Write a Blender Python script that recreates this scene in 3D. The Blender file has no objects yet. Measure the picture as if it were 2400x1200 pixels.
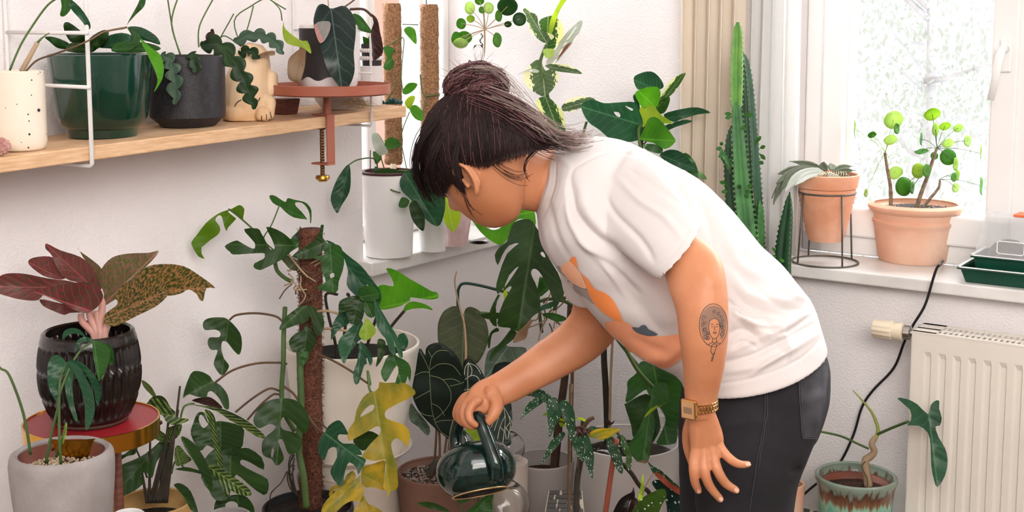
import bpy, bmesh, math, random
from mathutils import Vector, Matrix, noise
from mathutils.geometry import delaunay_2d_cdt
from mathutils.bvhtree import BVHTree
random.seed(7)
S = bpy.context.scene
COL = S.collection
H, F, PITCH = 1.45, 3000.0, math.radians(6.8)
# ---------------------------------------------------------------- camera
cam_data = bpy.data.cameras.new('camera')
cam = bpy.data.objects.new('camera', cam_data); COL.objects.link(cam); S.camera = cam
cam_data.sensor_width = 36; cam_data.lens = 45; cam_data.shift_y = -0.08
cam_data.clip_start = 0.05; cam_data.clip_end = 200
cam.location = (0, 0, H); cam.rotation_euler = (math.radians(90) - PITCH, 0, 0)
# ---------------------------------------------------------------- view
S.view_settings.view_transform = 'Standard'; S.view_settings.look = 'None'
S.view_settings.gamma = 1; S.view_settings.use_curve_mapping = False
S.view_settings.exposure = 0.27
# ---------------------------------------------------------------- room frame
AL = math.radians(34.4)
E1 = Vector((math.cos(AL), -math.sin(AL), 0)); E2 = Vector((-math.sin(AL), -math.cos(AL), 0))
C0 = Vector((-0.03696, 3.72236, 0))
def R(a, b, z): return C0 + E1*a + E2*b + Vector((0, 0, z))
FW = Vector((0, math.cos(PITCH), -math.sin(PITCH))); UP = Vector((0, math.sin(PITCH), math.cos(PITCH))); RT = Vector((1, 0, 0))
CAM = Vector((0, 0, H))
def ray(x, y): return RT*((x-1200)/F) + UP*((408-y)/F) + FW
def P(x, y, d): return CAM + ray(x, y)*d
def on_z(x, y, z):
    r = ray(x, y); return CAM + r*((z-H)/r.z)
def on_b(x, y, b):          # point on the plane parallel to the right wall
    r = ray(x, y); return CAM + r*((b-(CAM-C0).dot(E2))/r.dot(E2))
def on_a(x, y, a):
    r = ray(x, y); return CAM + r*((a-(CAM-C0).dot(E1))/r.dot(E1))
def dep(p): return (p-CAM).dot(FW)
def topx(p):
    q = p-CAM; d = q.dot(FW); return (1200+F*q.dot(RT)/d, 408-F*q.dot(UP)/d)
# ---------------------------------------------------------------- world and lights
w = bpy.data.worlds.new('sky'); S.world = w; w.use_nodes = True
nt = w.node_tree; bg = nt.nodes['Background']
bg.inputs[0].default_value = (0.93, 0.97, 1.0, 1); bg.inputs[1].default_value = 1.6
def area(name, loc, target, sx, sy, power, color):
    l = bpy.data.lights.new(name, 'AREA'); l.shape = 'RECTANGLE'; l.size = sx; l.size_y = sy
    l.energy = power; l.color = color
    o = bpy.data.objects.new(name, l); COL.objects.link(o); o.location = loc
    o.rotation_euler = (Vector(target)-Vector(loc)).to_track_quat('-Z', 'Y').to_euler()
    return o
area('window_daylight', R(1.7, -1.1, 2.5), R(0.9, 0.9, 0.8), 1.8, 1.1, 135, (0.97, 0.98, 1.0))
area('side_window_daylight', R(-1.0, 0.35, 2.3), R(0.6, 0.7, 0.9), 0.9, 0.9, 60, (0.97, 0.98, 1.0))
area('rear_fill_light', R(2.3, 2.9, 2.45), R(0.3, 0.1, 1.2), 2.0, 0.8, 22, (1.0, 0.97, 0.95))  # added fill behind the camera; no window is built there
area('room_fill_light', R(3.1, 3.3, 2.15), R(0.2, 0.3, 1.15), 2.6, 0.9, 56, (1.0, 0.94, 0.88))  # added warm fill lamp from the rear, without a known source
# ---------------------------------------------------------------- materials
MATS = {}
def nodes(name):
    m = bpy.data.materials.new(name); m.use_nodes = True
    return m, m.node_tree, m.node_tree.nodes['Principled BSDF']
def N(nt, t, **k):
    n = nt.nodes.new(t)
    for a, v in k.items(): setattr(n, a, v)
    return n
def ramp(nt, stops, interp='LINEAR'):
    n = nt.nodes.new('ShaderNodeValToRGB'); cr = n.color_ramp; cr.interpolation = interp
    while len(cr.elements) < len(stops): cr.elements.new(0.5)
    for e, (p, c) in zip(cr.elements, stops):
        e.position = p; e.color = (c[0], c[1], c[2], 1)
    return n
def srgb(h):
    h = h.lstrip('#'); c = [int(h[i:i+2], 16)/255 for i in (0, 2, 4)]
    return tuple(((x+0.055)/1.055)**2.4 if x > 0.04045 else x/12.92 for x in c)
def mat(name, col, rough=0.6, metal=0.0, var=0.12, vs=8.0, bump=0.0, bs=60.0, coat=0.0, col2=None, trans=0.0, stretch=None, spec=0.5, ior=1.45, alpha=1.0):
    """plain procedural surface: two tones mixed by noise, optional bump"""
    if name in MATS: return MATS[name]
    m, t, p = nodes(name); MATS[name] = m
    c = srgb(col) if isinstance(col, str) else col
    c2 = srgb(col2) if col2 else tuple(x*(1-var) for x in c)
    tc = N(t, 'ShaderNodeTexCoord'); nz = N(t, 'ShaderNodeTexNoise'); nz.inputs['Scale'].default_value = vs; nz.inputs['Detail'].default_value = 6
    src = tc.outputs['Object']
    if stretch:
        mp = N(t, 'ShaderNodeMapping'); mp.inputs['Scale'].default_value = stretch; t.links.new(src, mp.inputs[0]); src = mp.outputs[0]
    t.links.new(src, nz.inputs['Vector'])
    r = ramp(t, [(0.35, c), (0.68, c2)]); t.links.new(nz.outputs['Fac'], r.inputs[0]); t.links.new(r.outputs[0], p.inputs['Base Color'])
    p.inputs['Roughness'].default_value = rough; p.inputs['Metallic'].default_value = metal
    p.inputs['Coat Weight'].default_value = coat; p.inputs['Coat Roughness'].default_value = 0.06
    p.inputs['Transmission Weight'].default_value = trans; p.inputs['Specular IOR Level'].default_value = spec; p.inputs['IOR'].default_value = ior
    p.inputs['Alpha'].default_value = alpha
    if bump:
        n2 = N(t, 'ShaderNodeTexNoise'); n2.inputs['Scale'].default_value = bs; n2.inputs['Detail'].default_value = 4
        t.links.new(src, n2.inputs['Vector'])
        b = N(t, 'ShaderNodeBump'); b.inputs['Strength'].default_value = bump; b.inputs['Distance'].default_value = 0.004
        t.links.new(n2.outputs['Fac'], b.inputs['Height']); t.links.new(b.outputs[0], p.inputs['Normal'])
    return m
def leafmat(name, c1, c2, vein=None, kind='plain', freq=9, vw=0.12, rough=0.42, tl=0.28, edge=None, back=None):
    """leaf: tone noise, midrib and side veins from the leaf's own UV (u across -1..1, v along 0..1), variegation, some translucency"""
    if name in MATS: return MATS[name]
    m, t, p = nodes(name); MATS[name] = m; L = t.links.new
    uv = N(t, 'ShaderNodeUVMap'); sp = N(t, 'ShaderNodeSeparateXYZ'); L(uv.outputs[0], sp.inputs[0])
    def M(op, a, b=None, c=None):
        n = N(t, 'ShaderNodeMath', operation=op)
        for i, v in enumerate((a, b, c)):
            if v is None: continue
            if isinstance(v, (int, float)): n.inputs[i].default_value = v
            else: L(v, n.inputs[i])
        return n.outputs[0]
    def mix(f, a, b):
        n = N(t, 'ShaderNodeMix', data_type='RGBA'); L(f, n.inputs[0])
        for i, v in ((6, a), (7, b)):
            if isinstance(v, tuple): n.inputs[i].default_value = (*v, 1)
            else: L(v, n.inputs[i])
        return n.outputs[2]
    kd = 0.50 if tl < .35 else 0.72
    C1, C2 = (tuple(x*kd for x in srgb(c)) for c in (c1, c2)); V = tuple(x*.8 for x in srgb(vein)) if vein and vein != 'none' else tuple(min(1, x*1.6+0.02) for x in C1)
    tc = N(t, 'ShaderNodeTexCoord'); nz = N(t, 'ShaderNodeTexNoise'); nz.inputs['Scale'].default_value = 14; nz.inputs['Detail'].default_value = 5
    L(tc.outputs['Object'], nz.inputs['Vector'])
    r = ramp(t, [(0.36, C1), (0.64, C2)]); L(nz.outputs['Fac'], r.inputs[0]); col = r.outputs[0]
    au = M('ABSOLUTE', sp.outputs[0])
    if kind == 'margin':           # cream margin with a ragged inner edge
        n3 = N(t, 'ShaderNodeTexNoise'); n3.inputs['Scale'].default_value = 9; L(uv.outputs[0], n3.inputs['Vector'])
        f = M('GREATER_THAN', M('ADD', au, M('MULTIPLY', n3.outputs['Fac'], 0.9)), 1.02)
        col = mix(f, col, srgb(edge))
    if kind == 'patch':            # irregular sectors
        n3 = N(t, 'ShaderNodeTexNoise'); n3.inputs['Scale'].default_value = 2.2; L(uv.outputs[0], n3.inputs['Vector'])
        f = M('GREATER_THAN', n3.outputs['Fac'], 0.56); col = mix(f, col, srgb(edge))
    if kind == 'soft':             # yellowing that fades in smoothly
        n3 = N(t, 'ShaderNodeTexNoise'); n3.inputs['Scale'].default_value = 1.6; n3.inputs['Detail'].default_value = 3; L(uv.outputs[0], n3.inputs['Vector'])
        mr = N(t, 'ShaderNodeMapRange'); mr.inputs[1].default_value = 0.38; mr.inputs[2].default_value = 0.66; L(n3.outputs['Fac'], mr.inputs[0]); col = mix(mr.outputs[0], col, srgb(edge))
    if kind == 'mottle':           # feathered speckle running out along the side veins
        mp = N(t, 'ShaderNodeMapping'); mp.inputs['Scale'].default_value = (9, 30, 1)
        cb = N(t, 'ShaderNodeCombineXYZ'); L(au, cb.inputs[0]); L(M('SUBTRACT', sp.outputs[1], M('MULTIPLY', au, 0.22)), cb.inputs[1]); L(cb.outputs[0], mp.inputs[0])
        n3 = N(t, 'ShaderNodeTexNoise'); n3.inputs['Scale'].default_value = 1.0; n3.inputs['Detail'].default_value = 3; L(mp.outputs[0], n3.inputs['Vector'])
        mr = N(t, 'ShaderNodeMapRange'); mr.inputs[1].default_value = 0.47; mr.inputs[2].default_value = 0.55; L(n3.outputs['Fac'], mr.inputs[0])
        col = mix(mr.outputs[0], col, srgb(edge))
    if kind == 'dots':
        vo = N(t, 'ShaderNodeTexVoronoi'); vo.inputs['Scale'].default_value = 1.0
        mp = N(t, 'ShaderNodeMapping'); mp.inputs['Scale'].default_value = (4.5, freq, 1); L(uv.outputs[0], mp.inputs[0]); L(mp.outputs[0], vo.inputs['Vector'])
        f = M('LESS_THAN', vo.outputs['Distance'], vw*1.8); col = mix(f, col, srgb(edge))
    if kind == 'stripe':           # painted feather pattern
        nq = N(t, 'ShaderNodeTexNoise'); nq.inputs['Scale'].default_value = 5.0; nq.inputs['Detail'].default_value = 4; L(uv.outputs[0], nq.inputs['Vector'])
        f = M('ADD', M('SINE', M('MULTIPLY', M('SUBTRACT', sp.outputs[1], M('MULTIPLY', au, 0.35)), freq*6.28)), M('MULTIPLY', M('SUBTRACT', nq.outputs['Fac'], .5), 3.5))
        mq = N(t, 'ShaderNodeMapRange'); mq.inputs[1].default_value = -0.1; mq.inputs[2].default_value = 1.1; L(f, mq.inputs[0]); f = M('MULTIPLY', M('MULTIPLY', mq.outputs[0], .75), M('LESS_THAN', au, 0.8)); col = mix(f, col, srgb(edge))
    if kind != 'dots' and vein != 'none':
        nv = N(t, 'ShaderNodeTexNoise'); nv.inputs['Scale'].default_value = 3.0; L(uv.outputs[0], nv.inputs['Vector'])
        cv = M('ADD', M('SUBTRACT', sp.outputs[1], M('MULTIPLY', au, 0.30)), M('MULTIPLY', nv.outputs['Fac'], 0.12))
        sv = M('GREATER_THAN', M('SINE', M('MULTIPLY', cv, freq*6.28)), 1.0-vw*vw*4)
        sv = M('MULTIPLY', sv, 0.2 if kind != 'web' else 1.0)
        if kind == 'web': sv = M('MAXIMUM', sv, M('MULTIPLY', M('LESS_THAN', M('ABSOLUTE', M('SUBTRACT', au, 0.55)), 0.025), 0.9))
        mr = M('LESS_THAN', au, 0.028)
        col = mix(M('MAXIMUM', sv, M('MULTIPLY', mr, 0.5)), col, V)
    L(col, p.inputs['Base Color']); p.inputs['Roughness'].default_value = rough; p.inputs['Specular IOR Level'].default_value = 0.28
    b = N(t, 'ShaderNodeBump'); b.inputs['Strength'].default_value = 0.12; b.inputs['Distance'].default_value = 0.0015
    L(M('SINE', M('MULTIPLY', M('SUBTRACT', sp.outputs[1], M('MULTIPLY', au, 0.30)), freq*6.28)), b.inputs['Height']); L(b.outputs[0], p.inputs['Normal'])
    tr = N(t, 'ShaderNodeBsdfTranslucent'); hs = N(t, 'ShaderNodeHueSaturation'); hs.inputs['Saturation'].default_value = 1.15; hs.inputs['Value'].default_value = 1.9
    hs.inputs['Hue'].default_value = 0.485
    L(col, hs.inputs['Color']); L(hs.outputs[0], tr.inputs[0])
    ms = N(t, 'ShaderNodeMixShader'); ms.inputs[0].default_value = tl
    L(p.outputs[0], ms.inputs[1]); L(tr.outputs[0], ms.inputs[2]); L(ms.outputs[0], t.nodes['Material Output'].inputs[0])
    return m
# ---------------------------------------------------------------- object helpers
WL = {}
def thing(name, label, cat, loc, group=None):
    o = bpy.data.objects.new(name, None); COL.objects.link(o); o.location = loc; o.empty_display_size = 0.05
    o['label'] = label; o['category'] = cat
    if group: o['group'] = group
    WL[o.name] = Vector(loc); return o
def obj(name, verts, faces, m, parent=None, smooth=True, uvs=None, label=None, kind=None, cat=None, group=None, auto=None):
    """link one mesh object; verts are world coordinates"""
    off = WL[parent.name] if parent is not None else Vector((0, 0, 0))
    me = bpy.data.meshes.new(name); me.from_pydata([tuple(Vector(v)-off) for v in verts], [], faces)
    if smooth: me.polygons.foreach_set('use_smooth', [True]*len(me.polygons))
    if uvs:
        ul = me.uv_layers.new(name='UVMap')
        for lp in me.loops: ul.data[lp.index].uv = uvs[lp.vertex_index]
    if m is not None: me.materials.append(m)
    me.update()
    if auto is not None: me.set_sharp_from_angle(angle=math.radians(auto))
    o = bpy.data.objects.new(name, me); COL.objects.link(o)
    if parent is not None: o.parent = parent
    WL[o.name] = off
    if label: o['label'] = label
    if kind: o['kind'] = kind
    if cat: o['category'] = cat
    if group: o['group'] = group
    return o
class MB:
    def __init__(s): s.v = []; s.f = []
    def add(s, v, f):
        n = len(s.v); s.v += [Vector(q) for q in v]; s.f += [tuple(i+n for i in q) for q in f]; return s
    def box(s, o, x, y, z):                 # corner + three edge vectors
        o = Vector(o); c = [o, o+x, o+x+y, o+y, o+z, o+x+z, o+x+y+z, o+y+z]
        fs = [(0, 3, 2, 1), (4, 5, 6, 7), (0, 1, 5, 4), (1, 2, 6, 5), (2, 3, 7, 6), (3, 0, 4, 7)]
        if x.cross(y).dot(z) < 0: fs = [tuple(reversed(q)) for q in fs]
        return s.add(c, fs)
    def rbox(s, a0, a1, b0, b1, z0, z1):    # box in the room's frame
        return s.box(R(a0, b0, z0), E1*(a1-a0), E2*(b1-b0), Vector((0, 0, z1-z0)))
    def tube(s, pts, r, n=8, closed=False, cap=True):
        pts = [Vector(q) for q in pts]; k = len(pts); rs = r if isinstance(r, (list, tuple)) else [r]*k
        base = len(s.v); prev = None
        for i, q in enumerate(pts):
            if closed: tg = pts[(i+1) % k]-pts[i-1]
            else: tg = pts[min(i+1, k-1)]-pts[max(i-1, 0)]
            if tg.length < 1e-9: tg = Vector((0, 0, 1))
            tg.normalize()
            if prev is None: u = tg.orthogonal().normalized()
            else:
                u = prev-tg*prev.dot(tg); u = u.normalized() if u.length > 1e-6 else tg.orthogonal().normalized()
            prev = u; v = tg.cross(u)
            for j in range(n):
                an = 2*math.pi*j/n; s.v.append(q+(u*math.cos(an)+v*math.sin(an))*rs[i])
        m_ = k if closed else k-1
        for i in range(m_):
            for j in range(n):
                a = base+i*n+j; b = base+i*n+(j+1) % n; c = base+((i+1) % k)*n+(j+1) % n; d = base+((i+1) % k)*n+j
                s.f.append((a, b, c, d))
        if cap and not closed:
            s.f.append(tuple(base+j for j in reversed(range(n)))); s.f.append(tuple(base+(k-1)*n+j for j in range(n)))
        return s
    def lathe(s, c, prof, n=48, wob=None):
        """closed profile of (r, z) turned about the vertical through c"""
        base = len(s.v); k = len(prof); c = Vector(c)
        for (r, z) in prof:
            for j in range(n):
                an = 2*math.pi*j/n; rr = max(r, 1e-4)
                if wob: rr = wob(rr, an, z)
                s.v.append(Vector((c.x+rr*math.cos(an), c.y+rr*math.sin(an), z)))
        for i in range(k-1):
            for j in range(n):
                s.f.append((base+i*n+j, base+i*n+(j+1) % n, base+(i+1)*n+(j+1) % n, base+(i+1)*n+j))
        return s
    def ball(s, c, r, n=10, sc=(1, 1, 1)):
        prof = [(r*math.sin(math.pi*i/n), -r*math.cos(math.pi*i/n)) for i in range(n+1)]
        b = len(s.v); s.lathe((0, 0, 0), prof, n*2)
        for i in range(b, len(s.v)):
            q = s.v[i]; s.v[i] = Vector((q.x*sc[0], q.y*sc[1], q.z*sc[2]))+Vector(c)
        return s
    def build(s, name, m, parent=None, smooth=False, **k): return obj(name, s.v, s.f, m, parent, smooth=smooth, **k)
def bevel(o, w=0.003, seg=2):
    md = o.modifiers.new('bevel', 'BEVEL'); md.width = w; md.segments = seg; md.limit_method = 'ANGLE'; md.angle_limit = 0.6
    return o
def cr(pts, n=6, closed=False):
    """Catmull-Rom through points (any dimension)"""
    out = []; k = len(pts); pts = [tuple(q) for q in pts]
    for i in range(k if closed else k-1):
        if closed: p0, p1, p2, p3 = pts[i-1], pts[i], pts[(i+1) % k], pts[(i+2) % k]
        else: p0, p1, p2, p3 = pts[max(i-1, 0)], pts[i], pts[i+1], pts[min(i+2, k-1)]
        for j in range(n):
            t = j/n
            out.append(tuple(0.5*((2*b)+(c-a)*t+(2*a-5*b+4*c-d)*t*t+(3*b-a-3*c+d)*t**3) for a, b, c, d in zip(p0, p1, p2, p3)))
    if not closed: out.append(pts[-1])
    return out
def stem(name, pts, r, m, parent, n=7, **k):
    """tube through (x, y, depth) picture points; r in metres, number or (start, end)"""
    q = cr(pts, 5); w3 = [P(*a) for a in q]
    rs = [r[0]+(r[1]-r[0])*i/(len(w3)-1) for i in range(len(w3))] if isinstance(r, tuple) else r
    return MB().tube(w3, rs, n).build(name, m, parent, smooth=True, **k)
def zat(x, y, d, yref):
    """height of the point seen at row y on the vertical line standing at P(x, yref, d)"""
    q = P(x, yref, d); r = ray(x, y); hd = math.hypot(q.x, q.y)
    return H + r.z*hd/math.hypot(r.x, r.y)
def pot(name, x, yref, d, prof, m, parent, th=0.006, inner=0.35, n=48, wob=None, floor_z=None, **k):
    """vessel from a traced side profile [(row, half width px)], bottom to rim; hollow down to `inner` of the height"""
    base = P(x, yref, d); c = Vector((base.x, base.y, 0)); f = math.hypot(base.x, base.y)
    pr = [(hw*d/F, zat(x, y, d, yref)) for y, hw in prof]
    if floor_z is not None:
        pr[0] = (pr[0][0], floor_z)
    z0, z1 = pr[0][1], pr[-1][1]; zi = z1-(z1-z0)*inner
    def rat(z):
        for (r1, a), (r2, b) in zip(pr, pr[1:]):
            if min(a, b) <= z <= max(a, b) and a != b: return r1+(r2-r1)*(z-a)/(b-a)
        return pr[-1][0]
    inn = [(pr[-1][0]-th*0.5, z1+th*0.35), (pr[-1][0]-th, z1)]
    K = 5
    for i in range(1, K+1):
        z = z1-(z1-zi)*i/K; inn.append((max(rat(z)-th, 0.002), z))
    full = [(0, z0)] + pr + inn + [(0, zi)]
    o = MB().lathe(c, full, n, wob).build(name, m, parent, smooth=True, auto=42, **k)
    return o, Vector((c.x, c.y, z0)), zi, rat(zi)-th, c, z1
def soil(c, r, z, m, parent, name='soil', lump=0.004, grains=0, gm=None, gr=0.004):
    n = 24; v = [Vector((c.x, c.y, z))]; f = []
    rings = 5
    for i in range(1, rings+1):
        for j in range(n):
            an = 2*math.pi*j/n; rr = r*i/rings
            v.append(Vector((c.x+rr*math.cos(an), c.y+rr*math.sin(an), z+random.uniform(-lump, lump)*(1 if i < rings else 0))))
    for j in range(n): f.append((0, 1+j, 1+(j+1) % n))
    for i in range(rings-1):
        for j in range(n): f.append((1+i*n+j, 1+(i+1)*n+j, 1+(i+1)*n+(j+1) % n, 1+i*n+(j+1) % n))
    o = obj(name, v, f, m, parent)
    if grains:
        g = MB()
        ico = [(0, 0, 1), (0.9, 0, 0), (0, 0.9, 0), (-0.9, 0, 0), (0, -0.9, 0), (0, 0, -1)]; fi = [(0, 1, 2), (0, 2, 3), (0, 3, 4), (0, 4, 1), (5, 2, 1), (5, 3, 2), (5, 4, 3), (5, 1, 4)]
        for _ in range(grains):
            an = random.uniform(0, 6.283); rr = r*math.sqrt(random.random())*0.97; q = gr*random.uniform(0.5, 1.3)
            rot = Matrix.Rotation(random.uniform(0, 6), 3, 'Z')@Matrix.Rotation(random.uniform(0, 6), 3, 'X')
            cc = Vector((c.x+rr*math.cos(an), c.y+rr*math.sin(an), z+q*0.4))
            g.add([cc+rot@Vector(e)*q for e in ico], fi)
        g.build('gravel', gm, parent, smooth=False, kind='stuff')
    return o
# ---------------------------------------------------------------- leaves
PROF = {
 'ovate': lambda s: (math.sin(math.pi*s**0.62))**0.9 if 0 < s < 1 else 0,
 'lance': lambda s: (math.sin(math.pi*s**0.8))**1.15 if 0 < s < 1 else 0,
 'obov': lambda s: (math.sin(math.pi*s**1.35))**0.75 if 0 < s < 1 else 0,
 'ellip': lambda s: (math.sin(math.pi*s))**0.75 if 0 < s < 1 else 0,
 'round': lambda s: math.sqrt(max(0, 1-(2*s-1)**2)),
 'heart': lambda s: (math.sin(math.pi*min(1, s**0.5)))**0.85 if 0 < s < 1 else 0,
 'strap': lambda s: min(1, s*9)*min(1, (1-s)*4)**0.7,
}
def leaf(parent, b, t, wd, m, prof='ovate', roll=0.0, fold=0.25, bow=0.0, arch=0.0, wave=0.0, ns=10, ntt=6, name='leaf', cord=0.0, **k):
    """leaf from base b=(x,y,d) to tip t=(x,y,d); wd half width px; roll turns it about its midrib; arch lifts the middle (m);
    bow bends the midrib sideways (px); cord swings the base back into two lobes"""
    B, T = P(*b), P(*t); ax = T-B; L = ax.length; an = ax.normalized()
    view = ((B+T)/2-CAM).normalized()
    ac = an.cross(view)
    if ac.length < 0.15: ac = RT - an*RT.dot(an)
    ac.normalize(); nr = ac.cross(an).normalized()
    if nr.dot(view) > 0: nr = -nr
    cR, sR = math.cos(roll), math.sin(roll)
    ac2 = ac*cR + nr*sR; nr2 = nr*cR - ac*sR
    hw = wd*(b[2]+t[2])/2/F; f = PROF[prof]; ph = random.uniform(0, 6)
    v = []; uv = []; fs = []
    for i in range(ns+1):
        s = i/ns; s = 0.5-0.5*math.cos(math.pi*s)
        mid = B + ax*s + ac2*(bow*(b[2]+t[2])/2/F*4*s*(1-s)) + nr2*(arch*4*s*(1-s)) + Vector((0, 0, 0))
        ww = hw*f(s)
        if i == 0: ww = hw*max(0.02, f(0.001)*0.3)
        for j in range(ntt+1):
            q = -1+2*j/ntt
            back = -cord*hw*abs(q)*(1-s)**5*1.6
            off = ac2*(q*ww) + nr2*(fold*abs(q)*ww - 0*q) + nr2*(wave*hw*math.sin(s*9+ph+q*1.5)*abs(q)) + an*back
            v.append(mid+off); uv.append((q*0.999, s))
    W = ntt+1
    for i in range(ns):
        for j in range(ntt): fs.append((i*W+j, i*W+j+1, (i+1)*W+j+1, (i+1)*W+j))
    return obj(name, v, fs, m, parent, uvs=uv, **k)
def leafp(parent, pts, base, tip, d0, d1, m, fold=0.25, arch=0.0, name='leaf', sm=3, wave=0.003, tilt=0.0, grid=13, holes=(), th=0.0, uvw=None, **k):
    """leaf with a lobed outline given in picture points; depth runs d0 (base) to d1 (tip), wings folded about the midrib"""
    bx, by = base; tx, ty = tip; ax, ay = tx-bx, ty-by; LL = math.hypot(ax, ay); ax /= LL; ay /= LL
    out = cr(pts, sm, True) if sm > 1 else list(pts)
    xs = [q[0] for q in out]; ys = [q[1] for q in out]
    def inside(poly, x, y):
        c = False; j = len(poly)-1
        for i in range(len(poly)):
            if (poly[i][1] > y) != (poly[j][1] > y) and x < (poly[j][0]-poly[i][0])*(y-poly[i][1])/(poly[j][1]-poly[i][1])+poly[i][0]: c = not c
            j = i
        return c
    V = [Vector(q) for q in out]; E = [(i, (i+1) % len(out)) for i in range(len(out))]; FF = [list(range(len(out)))]
    hl = []
    for h in holes:
        hh = cr(h, 3, True); n0 = len(V); V += [Vector(q) for q in hh]; E += [(n0+i, n0+(i+1) % len(hh)) for i in range(len(hh))]; hl.append(hh)
    y = min(ys)+grid/2
    while y < max(ys):
        x = min(xs)+grid/2+(grid/2 if int(y/grid) % 2 else 0)
        while x < max(xs):
            if inside(out, x, y) and not any(inside(h, x, y) for h in hl):
                if min((x-a)**2+(y-b)**2 for a, b in out) > (grid*0.4)**2: V.append(Vector((x, y)))
            x += grid
        y += grid
    n1 = len(V); s = 0
    while s < LL:
        q = (bx+ax*s, by+ay*s)
        if inside(out, *q) and not any(inside(h, *q) for h in hl): V.append(Vector(q))
        s += grid
    r = delaunay_2d_cdt(V, E, FF if not hl else [], 1 if not hl else 0, 0.4)
    vs, fs = r[0], r[2]
    keep = []
    for f in fs:
        cx = sum(vs[i][0] for i in f)/3; cy = sum(vs[i][1] for i in f)/3
        if inside(out, cx, cy) and not any(inside(h, cx, cy) for h in hl): keep.append(tuple(f))
    tmax = uvw or max(1.0, max(abs((q[0]-bx)*(-ay)+(q[1]-by)*ax) for q in out)); ph = random.uniform(0, 6)
    w3 = []; uv = []; dm = (d0+d1)/2
    for q in vs:
        s_ = ((q[0]-bx)*ax+(q[1]-by)*ay)/LL; t_ = ((q[0]-bx)*(-ay)+(q[1]-by)*ax)
        d = d0+(d1-d0)*s_ - fold*abs(t_)*dm/F + tilt*t_*dm/F - arch*4*s_*(1-s_) + wave*math.sin(s_*11+ph+t_*0.03)
        w3.append(P(q[0], q[1], d)); uv.append((max(-1, min(1, t_/tmax)), s_))
    # face the camera
    if keep:
        a, b, c = (w3[i] for i in keep[0])
        if (b-a).cross(c-a).dot(a-CAM) > 0: keep = [tuple(reversed(f)) for f in keep]
    o = obj(name, w3, keep, m, parent, uvs=uv, **k)
    if th:
        md = o.modifiers.new('thickness', 'SOLIDIFY'); md.thickness = th; md.offset = 0
    return o
# ================================================================ materials shared
M_wall = mat('wall_plaster', '#f3eeee', 0.9, var=0.05, vs=3, bump=0.55, bs=190)
M_ceil = mat('ceiling_paint', '#f4f2f2', 0.9, var=0.03)
M_floor = mat('floor_boards', '#5f4028', 0.5, col2='#4a301d', vs=5, stretch=(1, 8, 1))
M_white = mat('white_lacquer', '#f4f3f1', 0.35, var=0.03)
M_marble = mat('sill_stone', '#eceae7', 0.28, col2='#dad7d3', vs=9)
M_wire = mat('white_wire', '#e3e1df', 0.4, var=0.05)
M_wood = mat('oak_board', '#dcb892', 0.6, col2='#c49a72', vs=6, stretch=(3, 3, 30), bump=0.15, bs=30)
M_soil = mat('dark_soil', '#2b211b', 0.95, col2='#120e0c', vs=60, bump=0.8, bs=120)
M_soilred = mat('brown_soil', '#4a2b1e', 0.95, col2='#22150f', vs=70, bump=0.8, bs=120)
M_grit = mat('pumice_grit', '#c9b79c', 0.9, col2='#8a755c', vs=90)
M_grey_grit = mat('grey_grit', '#9d8f86', 0.9, col2='#5d5049', vs=90)
M_terra = mat('terracotta', '#dfa88c', 0.8, col2='#eac6ae', vs=7, bump=0.25, bs=60)
M_terra2 = mat('terracotta_ridged', '#d8936e', 0.8, col2='#e8b498', vs=10, bump=0.3, bs=60)
M_glass = mat('window_glass', (1, 1, 1), 0.0, var=0, trans=1.0, ior=1.05)
M_clear = mat('clear_glass', (0.97, 0.98, 0.98), 0.02, var=0, trans=1.0, ior=1.3)
def structure(mb, name, m, **k): return mb.build(name, m, kind='structure', **k)
SILL = 0.845
# floor, ceiling, walls ------------------------------------------------------
structure(MB().rbox(-0.6, 4.2, -0.6, 4.6, -0.05, 0.0), 'floor', M_floor)
structure(MB().rbox(-0.3, 4.2, -0.3, 4.6, 2.75, 2.8), 'ceiling', M_ceil)
structure(MB().rbox(-0.3, 0, 0.607, 4.6, 0, 2.75).rbox(-0.3, 0, 0, 0.607, 0, SILL-0.035).rbox(-0.3, 0, 0, 0.607, 2.35, 2.75), 'wall_left', M_wall)
structure(MB().rbox(-0.3, 0.865, -0.3, 0, 0, 2.75).rbox(0.865, 4.2, -0.3, 0, 0, SILL-0.03).rbox(0.865, 4.2, -0.3, 0, 2.35, 2.75).rbox(2.6, 4.2, -0.3, 0, SILL-0.03, 2.35), 'wall_right', M_wall)
structure(MB().rbox(-0.3, 4.2, 4.6, 4.7, 0, 2.75), 'wall_back', M_wall)
structure(MB().rbox(4.2, 4.3, -0.3, 4.7, 0, 2.75), 'wall_far_right', M_wall)
# windows -------------------------------------------------------------------
def bar(p, a0, a1, b0, b1, z0, z1, name='frame_bar', m=None, w_=0.006):
    return bevel(MB().rbox(a0, a1, b0, b1, z0, z1).build(name, m or M_white, p), w_)
w2 = thing('window_2', 'bright white framed casement window behind the terracotta pots', 'window', R(1.2, -0.2, SILL)); w2['kind'] = 'structure'
del w2['category']; del w2['label']
bar(w2, 0.865, 0.925, -0.26, -0.17, SILL, 2.35, 'outer_frame')
bar(w2, 0.915, 0.972, -0.235, -0.155, SILL+0.045, 2.30, 'sash_frame')
bar(w2, 0.955, 0.985, -0.225, -0.19, SILL+0.11, 2.25, 'glazing_bead', w_=0.004)
bar(w2, 1.338, 1.40, -0.235, -0.155, SILL+0.045, 2.30, 'sash_frame')
bar(w2, 1.385, 1.45, -0.26, -0.165, SILL, 2.35, 'outer_frame')
bar(w2, 1.445, 1.51, -0.235, -0.155, SILL+0.045, 2.30, 'sash_frame')
bar(w2, 0.865, 2.6, -0.26, -0.17, SILL, SILL+0.06, 'outer_frame')
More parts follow.
